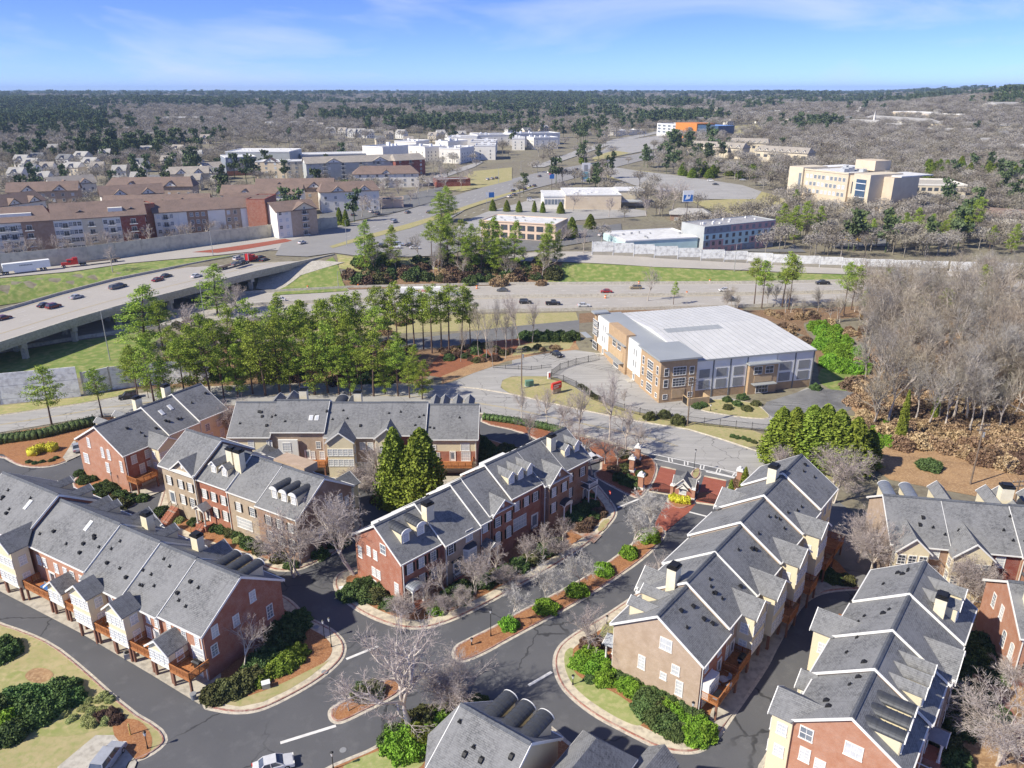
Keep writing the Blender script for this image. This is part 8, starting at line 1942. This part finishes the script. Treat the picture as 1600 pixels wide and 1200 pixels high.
 for(y0,y1,sp,sc0)in((355,800,8.5,1.0),(800,1600,10.5,1.2),(1600,3600,21,1.7),(3600,13000,60,3.6)):
  y=y0
  while y<y1:
   w=.78*y+60;m=int(2*w/sp);X=rng.uniform(-w,w,m);Yv=y+rng.uniform(-sp/2,sp/2,m);ok=free(X,Yv);X=X[ok];Yv=Yv[ok]
   px_=800+FPX*X/(Yv*.935+22)
   # clearings: denser far woods, thin cover around the estates
   u=rng.random(len(X));dens=np.ones(len(X));py_=np.array([proj(a,b,h(a,b))[1]for a,b in zip(X,Yv)])if len(X)else X
   dens[(px_<700)&(py_>262)]=.35;dens[(px_>700)&(px_<1060)&(py_>300)&(py_<400)]=.16;dens[(px_>520)&(px_<900)&(py_>209)&(py_<262)]=.07;dens[(px_>1060)&(px_<1240)&(py_>300)&(py_<372)]=.5;dens[(px_>900)&(px_<1200)&(py_>200)&(py_<300)]=.35;dens[(px_>300)&(px_<560)&(py_>225)]=.2;dens[(px_>640)&(px_<900)&(py_>262)&(py_<420)]=.10
   dens[(px_>700)&(px_<930)&(py_>376)]=.05
   k=u<dens;X=X[k];Yv=Yv[k];px_=px_[k];py_=py_[k]
   f=np.sin(X/95+Yv/140)+np.sin(X/48-Yv/77+2)+.8*np.sin(X/210+1)+rng.normal(size=len(X))*.8
   thr=np.where(py_<172,.9,1.55);thr=thr-2.0*np.exp(-((px_-40)/130)**2-((py_-192)/20)**2)-1.0*np.exp(-((px_-250)/90)**2-((py_-245)/12)**2)+2.4*np.exp(-((px_-1470)/240)**2-((py_-262)/80)**2)+1.5*np.exp(-((px_-1120)/120)**2-((py_-240)/30)**2);pine=f>thr
   for a,b,pn in zip(X,Yv,pine):(PP if pn else PB).append((a,b,sc0))
   y+=sp
 for L,kind,nm,lab1,glab,lab2,quota in((PB,'farbare','bare_wood','grey brown bare tree in the woods beyond the junction','bare trees beyond the junction',['far bare deciduous woods stretching to the horizon','far bare woods of greyer trees among the houses','brown bare woods mixed through the far suburbs','pale grey bare woods mixed through the far suburbs'],20),(PP,'farpine','pine_wood','dark green pine in the woods beyond the junction','dark pines beyond the junction',['far dark pine woods dotted to the horizon','dark pine clumps mixed through the far bare woods'],120)):
  L.sort(key=lambda p:p[1]);
  for k,(a,b,s_)in enumerate(L[:quota]):s=rng.uniform(.8,1.25)*s_;tree(kind,k,(a,b,h(a,b)),s,lab1,group=glab)
  rest=np.array(L[quota:]);z=terr(rest[:,0],rest[:,1]);V=np.column_stack([rest[:,0],rest[:,1],z]);m=len(V)
  s=rest[:,2]*rng.uniform(.75,1.3,m);zs=np.where(rest[:,2]>2,s*.5,np.where(rest[:,2]>1.3,s*.8,s));S3=np.column_stack([s,s,zs])
  protos=[PROTO[(kind,i)][1][-1]for i in range(len(KINDS[kind][1]))]
  scatter_stuff(nm,lab2,V,protos,rng.uniform(0,6.28,m),S3)

build_plants()
# ------------------------------------------------------------------ vehicles, deck furniture, haze
def wheel_mesh():
 mb=MB();n=14
 mb.tube((0,-.12,0),(0,.12,0),.34,.34,n,0,True);mb.tube((0,-.13,0),(0,.13,0),.2,.2,n,1,True)
 return mb.mesh('wheel',['rubber','galvanised'])

def car_parts(kind,paint):
 L,W={'sedan':(4.7,1.82),'suv':(4.8,1.92),'pickup':(5.6,1.98),'hatch':(4.2,1.78)}[kind]
 def body():
  """lofted shell: side profile widened at the waist and narrowed at the roof"""
  lo=.28;mb=MB();w=W/2
  if kind=='sedan':prof=[(-L/2,.55),(-L/2+.1,.82),(-L/2+.9,.93),(L/2-1.25,.93),(L/2-.15,.74),(L/2,.5)]
  elif kind=='pickup':prof=[(-L/2,.6),(-L/2+.02,1.08),(-L/2+1.9,1.1),(L/2-1.3,1.1),(L/2-.12,.95),(L/2,.55)]
  else:prof=[(-L/2,.6),(-L/2+.05,1.0),(-L/2+.5,1.03),(L/2-1.2,1.03),(L/2-.15,.86),(L/2,.55)]
  P=[(prof[0][0]+.05,lo)]+prof+[(prof[-1][0]-.05,lo)]
  n=len(P);rows=[]
  for k,s in((0,-1),(1,-.94),(2,.94),(3,1)):
   rows.append([(x,s*w,z-(.07 if k in(0,3)and 1<i<n-2 else 0))for i,(x,z)in enumerate(P)])
  vs=[p for r_ in rows for p in r_]
  mb.faces(vs,[(a*n+i,a*n+i+1,(a+1)*n+i+1,(a+1)*n+i)for a in range(3)for i in range(n-1)]+[tuple(range(n)),tuple(3*n+i for i in range(n-1,-1,-1))],0)
  return mb.mesh('body',['car_'+paint])
 def cabin(glass):
  mb=MB();w=W/2
  if kind=='sedan':B0,B1,T0,T1,zb,zt=-L/2+.75,L/2-1.2,-L/2+1.35,L/2-2.0,.92,1.42
  elif kind=='pickup':B0,B1,T0,T1,zb,zt=-.75,L/2-1.3,-.65,L/2-2.0,1.09,1.78
  elif kind=='hatch':B0,B1,T0,T1,zb,zt=-L/2+.15,L/2-1.1,-L/2+.6,L/2-1.8,1.0,1.5
  else:B0,B1,T0,T1,zb,zt=-L/2+.12,L/2-1.15,-L/2+.45,L/2-1.85,1.02,1.68
  a,b=w*.93,w*.76
  if glass:
   mb.faces([(B0,-a,zb),(B1,-a,zb),(B1,a,zb),(B0,a,zb),(T0,-b,zt),(T1,-b,zt),(T1,b,zt),(T0,b,zt)],[(0,1,5,4),(1,2,6,5),(2,3,7,6),(3,0,4,7)],0);return mb.mesh('windows',['window_dark'])
  mb.box(T0-.03,T1+.03,-b-.02,b+.02,zt,zt+.06)
  for x0,x1 in((B0,T0),(B1,T1),((B0+B1)/2,(T0+T1)/2)):
   for s in(-1,1):mb.bar((x0,s*(a+.005),zb),(x1,s*(b+.005),zt),.08,.09)
  return mb.mesh('roof',['car_'+paint])
 def lights(front):
  mb=MB();x=L/2-.06 if front else-L/2+.02
  for s in(-1,1):mb.box(x-.06,x+.05,s*W*.36-.2,s*W*.36+.2,.62,.76)
  return mb.mesh('headlight' if front else 'tail_light',['white_paint' if front else 'sign_red'])
 def bed():
  mb=MB();mb.box(-L/2+.12,-.85,-W/2+.15,W/2-.15,1.02,1.125);return mb.mesh('cargo_bed',['vent_black'])
 out=[('body',cached(('cb',kind,paint),body),(0,0,0)),('windows',cached(('cg',kind),lambda:cabin(True)),(0,0,0)),('roof',cached(('cr',kind,paint),lambda:cabin(False)),(0,0,0)),('headlight',cached(('hl',kind),lambda:lights(True)),(0,0,0)),('tail_light',cached(('tl',kind),lambda:lights(False)),(0,0,0))]
 if kind=='pickup':out.append(('cargo_bed',cached('bed',bed),(0,0,0)))
 wm=cached('wheel',wheel_mesh)
 for x in(-L*.31,L*.31):
  for y in(-W/2+.1,W/2-.1):out.append(('wheel',wm,(x,y,.34)))
 return out

def car(q,to,kind,paint,lab,z=None,group=None,flip=False):
 """car at pixel q pointing toward pixel to"""
 if z is None:x,y,g=at(*q);x2,y2,_=at(*to)
 else:(x,y),g=Gz(*q,z),z;x2,y2=Gz(*to,z)
 t=thing('parked_car' if group and 'park' in group else 'car',lab,{'pickup':'pickup','suv':'suv'}.get(kind,'car'),(x,y,g),math.atan2(y2-y,x2-x),group)
 for nm,me,loc in car_parts(kind,paint):new(nm,me,t,loc)
 return t

def tractor(q,to,z,lab,body='car_truckred',trailer=None,letters=None):
 (x,y),(x2,y2)=Gz(*q,z),Gz(*to,z);t=thing('truck',lab,'truck',(x,y,z),math.atan2(y2-y,x2-x))
 def P(nm,mats,*bs):
  mb=MB()
  for b in bs:mb.box(*b)
  mb.obj(nm,mats,t)
 P('hood',[body],(1.6,3.7,-.85,.85,.9,1.9));P('cab',[body],(-.6,1.59,-1.2,1.2,.9,3.0));P('sleeper',[body],(-2.2,-.61,-1.22,1.22,.9,3.6));P('windshield',['window_dark'],(1.6,1.64,-1.05,1.05,2.0,2.8));P('side_window',['window_dark'],(.3,1.3,-1.22,-1.205,2.0,2.7),(.3,1.3,1.205,1.22,2.0,2.7));P('frame',['black_metal'],(-5.2,-2.21,-.5,.5,.7,1.0));P('bumper',['galvanised'],(3.71,3.95,-1.1,1.1,.5,.95));P('exhaust_stack',['galvanised'],(-2.45,-2.25,-1.15,-.95,1,4.0),(-2.45,-2.25,.95,1.15,1,4.0))
 for wx in(2.9,-3.4,-4.6):
  for wy in(-1.05,1.05):o=new('wheel',cached('wheel',wheel_mesh),t,(wx,wy,.5));o.scale=(1.45,1.8,1.45)
 if trailer=='flat':P('trailer_bed',['bark_dark'],(-18,-5.3,-1.25,1.25,1.1,1.4));xs=(-15,-16.3)
 elif trailer=='ramp':
  P('trailer_bed',['bark_dark'],(-18,-5.3,-1.25,1.25,.9,1.15));xs=(-15,-16.3)
 elif trailer=='box':
  P('trailer_box',['panel_white'],(-19.5,-3.4,-1.3,1.3,1.25,4.1));P('side_skirt',['panel_white'],(-14.5,-7,-1.28,-1.2,.4,1.24),(-14.5,-7,1.2,1.28,.4,1.24));xs=(-16.3,-17.6)
 else:xs=()
 for wx in xs:
  for wy in(-1.05,1.05):o=new('wheel',cached('wheel',wheel_mesh),t,(wx,wy,.5));o.scale=(1.45,1.8,1.45)
 if letters and not letters[0]:
  mb=MB()
  for k in range(9):mb.box(-13.4+k*.5,-13.05+k*.5,-1.33,-1.301,2.75,3.25 if k else 3.5);mb.box(-13.4+k*.5,-13.05+k*.5,1.301,1.33,2.75,3.25)
  mb.obj('lettering',[letters[2]],t,kind='stuff')
 elif letters:text(letters[0],letters[1],letters[2],t,(-11.2,-1.31,2.9),(rad(90),0,0));text(letters[0],letters[1],letters[2],t,(-11.2,1.31,2.9),(rad(90),0,rad(180)))
 return t

def build_traffic():
 zb=BZ-.86
 br=[(0,517),(200,458),(300,433),(430,404)]
 for q,k,c,lab in(((6,499),'sedan','maroon','maroon car at the left edge on the overpass'),((70,479),'sedan','black','black car just behind the maroon suv on the overpass'),((84,481),'suv','maroon','maroon suv beside the black car on the overpass'),((120,466),'sedan','silver','silver car alone on the overpass, third group from left'),((181,451),'suv','grey','nearer of two dark suvs side by side on the overpass'),((188,449),'suv','black','further of two dark suvs side by side on the overpass'),((247,439),'sedan','maroon','maroon car next to a dark one on the overpass'),((260,433),'sedan','black','dark car next to the maroon one on the overpass'),((307,433),'sedan','white','white car on the overpass left of the red truck'),((372,406),'suv','white','white suv beyond the red car transporter'),((407,404),'sedan','black','left of two black cars near the junction'),((414,408),'sedan','black','right of two black cars near the junction')):
  car(q,(q[0]+60,q[1]-16),k,c,lab,zb,'cars on the overpass')
 tractor((392,409),(452,393),zb,'red car transporter truck carrying dark cars on the overpass',trailer='ramp');
 for q,c,lab in(((379,411),'black','black car carried right behind the red cab'),((369,414),'grey','grey car at the tail of the red transporter')):car(q,(q[0]+60,q[1]-16),'sedan',c,lab,zb+1.2)
 tractor((113,416.5),(60,422.5),7.8,'red truck with a sleeper cab and empty flat trailer by the noise wall',trailer='flat')
 tractor((-10,431),(-70,438),7.8,'white truck whose long white trailer enters at the left edge','car_white','box',('',.75,'louver_grey'))
 tractor((706,464),(760,463),.1,'white truck with red lettered trailer half hidden by pines on the freeway','car_white','box',('HOBBY',1.5,'sign_red'))
 for q,d,k,c,lab in(((437,470),-1,'sedan','white','white car on the freeway at the foot of the overpass'),((785,455),-1,'sedan','grey','grey car on the far freeway lanes right of the truck'),((821,474),1,'suv','black','black suv on the near freeway lanes'),((864,476),1,'pickup','black','black pickup behind the black suv on the near freeway lanes'),((912,479),1,'sedan','white','white car on the near freeway lanes by the building roof'),((947,457),-1,'sedan','red','red car on the far freeway lanes'),((993,451),-1,'suv','tan','brown suv ahead of the red car on the far freeway lanes'),((1132,455),-1,'sedan','white','white car on the far freeway lanes behind the building roof'),((1285,444),-1,'pickup','black','dark pickup on the far freeway lanes between pines'),((1142,470),1,'suv','grey','grey suv on the near lanes behind the building roof')):
  car(q,(q[0]+60*d,q[1]-.5*d),k,c,lab,.1,'cars on the freeway')
 car((201,622),(150,630),'suv','black','black suv on the public road beside the white noise wall',.03)
 car((870,556),(880,561),'sedan','black','black car parked in the small lot left of the storage building',.03)
 car((121,702),(118,690),'sedan','silver','silver car parked beside the orange gable of the upper left row',.2)
 car((913,711),(930,720),'suv','white','white suv parked furthest from the entrance pillars',.05);car((925,722),(945,716),'suv','white','white suv parked nearest the leaning birch',.05);car((903,702),(920,708),'suv','black','black car parked behind the two white suvs',.05)
 car((428,1200),(500,1180),'sedan','white','white car driving at the bottom edge of the picture',.03);car((170,1190),(200,1150),'suv','silver','silver blue suv parked on the pad at lower left',.19)
 i=0
 names=['black car','white car','silver car','grey car','red car','blue car']
 for q,to,c,k,lab in(((472,382),(530,366),'white','sedan','white car crossing the wide junction'),((600,388),(640,388),'black','suv','black suv first in the queue at the junction'),((617,389),(650,389),'white','pickup','white pickup second in the queue at the junction'),((623,385),(650,385),'silver','suv','silver suv in the far lane of the queue'),((641,386),(670,386),'black','sedan','dark car in the far lane of the queue'),((648,390),(680,390),'white','sedan','white car last in the queue at the junction'),((616,349),(650,340),'silver','suv','silver suv on the big road beside the pine'),((637,334),(670,325),'grey','sedan','grey car on the big road beyond the silver suv'),((671,334),(700,326),'black','sedan','black car on the big road left of the bright pine'),
  ((802,300),(830,291),'black','sedan','dark car at the tail of the waiting queue'),((813,296),(840,287),'grey','suv','grey suv second from the tail of the waiting queue'),((820,297),(845,288),'black','sedan','black car beside the grey suv in the waiting queue'),((827,293),(850,284),'white','sedan','white car in the waiting queue'),((835,292),(860,283),'black','sedan','black car at the head of the waiting queue'),((803,306),(830,297),'grey','sedan','grey car alone in the nearest lane of the big road'),((796,309),(825,300),'white','sedan','white car behind the grey one in the nearest lane'),((829,315),(850,315),'white','suv','white suv parked before the glazed store end'),((843,277),(870,270),'black','sedan','black car on the dark far stretch of the big road'),((861,274),(880,269),'red','sedan','red car on the far stretch of the big road'),((858,271),(880,266),'white','sedan','white car beside the red one far up the road'),((884,269),(905,263),'black','suv','black suv beyond the red car far up the road'),((901,266),(925,259),'black','sedan','black car left of the cyan sign'),((920,260),(940,254),'black','suv','black suv right of the cyan sign'),((934,257),(950,252),'blue','sedan','blue car further up beyond the cyan sign'),((1029,238),(1045,236),'white','suv','white suv near the top of the big road'),
  ((945,358),(965,356),'blue','sedan','blue car parked first in the hotel lot row'),((943,364),(965,362),'black','sedan','black car parked second in the hotel lot row'),((941,370),(965,368),'white','sedan','white car parked last in the hotel lot row'),((552,338),(560,332),'black','sedan','black car parked in the apartments lot'),((580,333),(590,328),'white','sedan','white car parked in the apartments lot'),((590,336),(600,331),'grey','suv','grey suv parked by the street trees'),((486,344),(495,340),'silver','suv','silver suv parked beside the gabled tan wing'),((762,282),(780,276),'white','sedan','white car parked left in the field lot'),((769,281),(787,275),'silver','sedan','silver car parked in the middle of the field lot'),((776,280),(794,274),'black','sedan','black car parked right in the field lot'),((1160,283),(1180,284),'silver','sedan','silver car parked in the far pale lot'),((1110,284),(1130,285),'white','suv','white suv parked in the far pale lot'),((1118,290),(1138,291),'black','sedan','black car parked in the far pale lot'),((686,277),(700,270),'white','sedan','white car on the side road by the corner block')):
  t=car(q,to,k,c,lab)
  t.location.z+=.5
 X,Y,Z=at(1325,379);t=thing('school_bus','yellow school bus parked among bare trees above the white noise wall','bus',(X,Y,Z+.4),rad(-12))
 for nm,m_,b in(('body','bus_yellow',(-5.5,4.2,-1.2,1.2,.6,3.0)),('hood','bus_yellow',(4.21,5.6,-1.0,1.0,.6,1.7)),('windows','window_dark',(-5.0,3.8,-1.22,-1.205,1.9,2.6)),('roof','white_paint',(-5.4,4.1,-1.1,1.1,3.01,3.15))):mb=MB();mb.box(*b);mb.obj(nm,[m_],t)
 for wx in(-3.5,3.9):
  for wy in(-1.1,1.1):o=new('wheel',cached('wheel',wheel_mesh),t,(wx,wy,.45));o.scale=(1.35,1.5,1.35)

def grill(x,y,z,rz,lab):
 t=thing('barbecue_grill',lab,'grill',(x,y,z),rz)
 mb=MB();mb.prism([(-.35,.75),(.35,.75),(.38,1.0),(.2,1.2),(-.2,1.2),(-.38,1.0)],'x',-.6,.6);mb.obj('hood',['black_metal'],t);mb=MB();mb.box(-.5,.5,-.28,.28,.05,.74);mb.obj('cabinet',['black_metal'],t);mb=MB();mb.box(-.95,-.61,-.28,.28,.78,.84);mb.box(.61,.95,-.28,.28,.78,.84);mb.obj('side_shelf',['louver_grey'],t)

def chair_at(x,y,z,rz,lab,mat='louver_grey',group=None):
 t=thing('patio_chair',lab,'chair',(x,y,z),rz,group)
 for nm,b in(('seat',(-.28,.28,-.28,.28,.4,.46)),('backrest',(-.28,.28,.24,.3,.47,1.0))):mb=MB();mb.box(*b);mb.obj(nm,[mat],t)
 for sx in(-.24,.24):
  for sy in(-.24,.24):mb=MB();mb.box(sx-.02,sx+.02,sy-.02,sy+.02,0,.4);mb.obj('leg',[mat],t)

def build_furniture():
 def on(row,side,p,out):
  (x,y),r=row.place(side,p);nx,ny=math.sin(r),-math.cos(r);v=row.root.matrix_basis@Vector((x+nx*out,y+ny*out,0));return v.x,v.y,r+row.root.rotation_euler.z
 bpy.context.view_layer.update()
 F_,D_,B_=ROWS['f'],ROWS['d'],ROWS['b']
 x,y,r=on(F_,'R',1.2,2.0);grill(x,y,2.76,r,'black grill at the near corner of the first deck by the tan gable')
 x,y,r=on(F_,'R',9.6,1.8);grill(x,y,2.76,r,'black grill on the second deck behind the tan ended row')
 x,y,r=on(D_,'R',.6,1.0);grill(x,y,2.76,r,'black grill on the corner deck of the long left row')
 x,y,r=on(B_,'L',37.5,.9);grill(x,y,2.76,r,'black grill on the deck by the white bay of the back row')
 x,y,r=on(F_,'R',4.4,1.3);t=thing('patio_table','round patio table on the first deck by the tan gable','table',(x,y,2.76));mb=MB();mb.tube((0,0,.68),(0,0,.74),.6,.6,14,0,True);mb.obj('tabletop',['bark_grey'],t);mb=MB();mb.tube((0,0,0),(0,0,.68),.06,.06,6);mb.obj('leg',['louver_grey'],t)
 for k in range(4):a=k*math.pi/2+.5;chair_at(x+math.cos(a)*.95,y+math.sin(a)*.95,2.76,a-math.pi/2,'pale chair around the round table on the first deck','panel_grey','chairs around the round deck table')
 x,y,r=on(D_,'R',35.0,1.4);t=thing('patio_sofa','blue cushioned sofa on the wide deck of the long left row','sofa',(x,y,2.76),r)
 for nm,b,m_ in(('base',(-1,1,-.4,.4,.1,.35),'louver_grey'),('cushion',(-.95,.95,-.38,.3,.351,.5),'sign_blue'),('backrest',(-1,1,.32,.45,.36,.85),'louver_grey')):mb=MB();mb.box(*b);mb.obj(nm,[m_],t)
 for k in(-.8,.8):xx,yy,rr=on(B_,'L',44.6+k,1.2)if False else on(B_,'L',47.6+k,1.2);chair_at(xx,yy,2.76,rr,'chair on the left end deck of the back row','panel_white' if k<0 else 'wood_deck','chairs on the left end deck')

def build_haze():
 m=bpy.data.materials.new('haze');m.use_nodes=True;n=m.node_tree.nodes;n.clear();o=n.new('ShaderNodeOutputMaterial');v=n.new('ShaderNodeVolumePrincipled')
 v.inputs['Color'].default_value=(.52,.72,1.0,1);v.inputs['Density'].default_value=8e-5;v.inputs['Anisotropy'].default_value=0.1
 m.node_tree.links.new(v.outputs[0],o.inputs['Volume'])
 mb=MB();mb.box(-21000,21000,-120,15400,-3,175);me=mb.mesh('haze',['rubber']);me.materials.clear();me.materials.append(m);new('haze',me,kind='stuff',label='thin blue haze filling the air toward the horizon')

build_traffic()
build_furniture()
build_haze()

def single_out():
 '''things of one small group that share a label get their place in the row'''
 ORD='leftmost second third fourth fifth sixth seventh eighth ninth tenth eleventh twelfth thirteenth fourteenth fifteenth sixteenth seventeenth eighteenth nineteenth twentieth'.split()
 by={}
 for o in sc.objects:
  if o.parent is None and 'label' in o and 'category' in o and o.get('kind')!='stuff':by.setdefault(o['label'],[]).append(o)
 for lab,L in by.items():
  if 2<=len(L)<=20 and len(lab.split())<=13:
   L.sort(key=lambda o:proj(*o.location)[0])
   for k,o in enumerate(L):o['label']=lab+(', leftmost one' if k==0 else ', rightmost one' if k==len(L)-1 else ', %s from left'%ORD[k])
single_out()
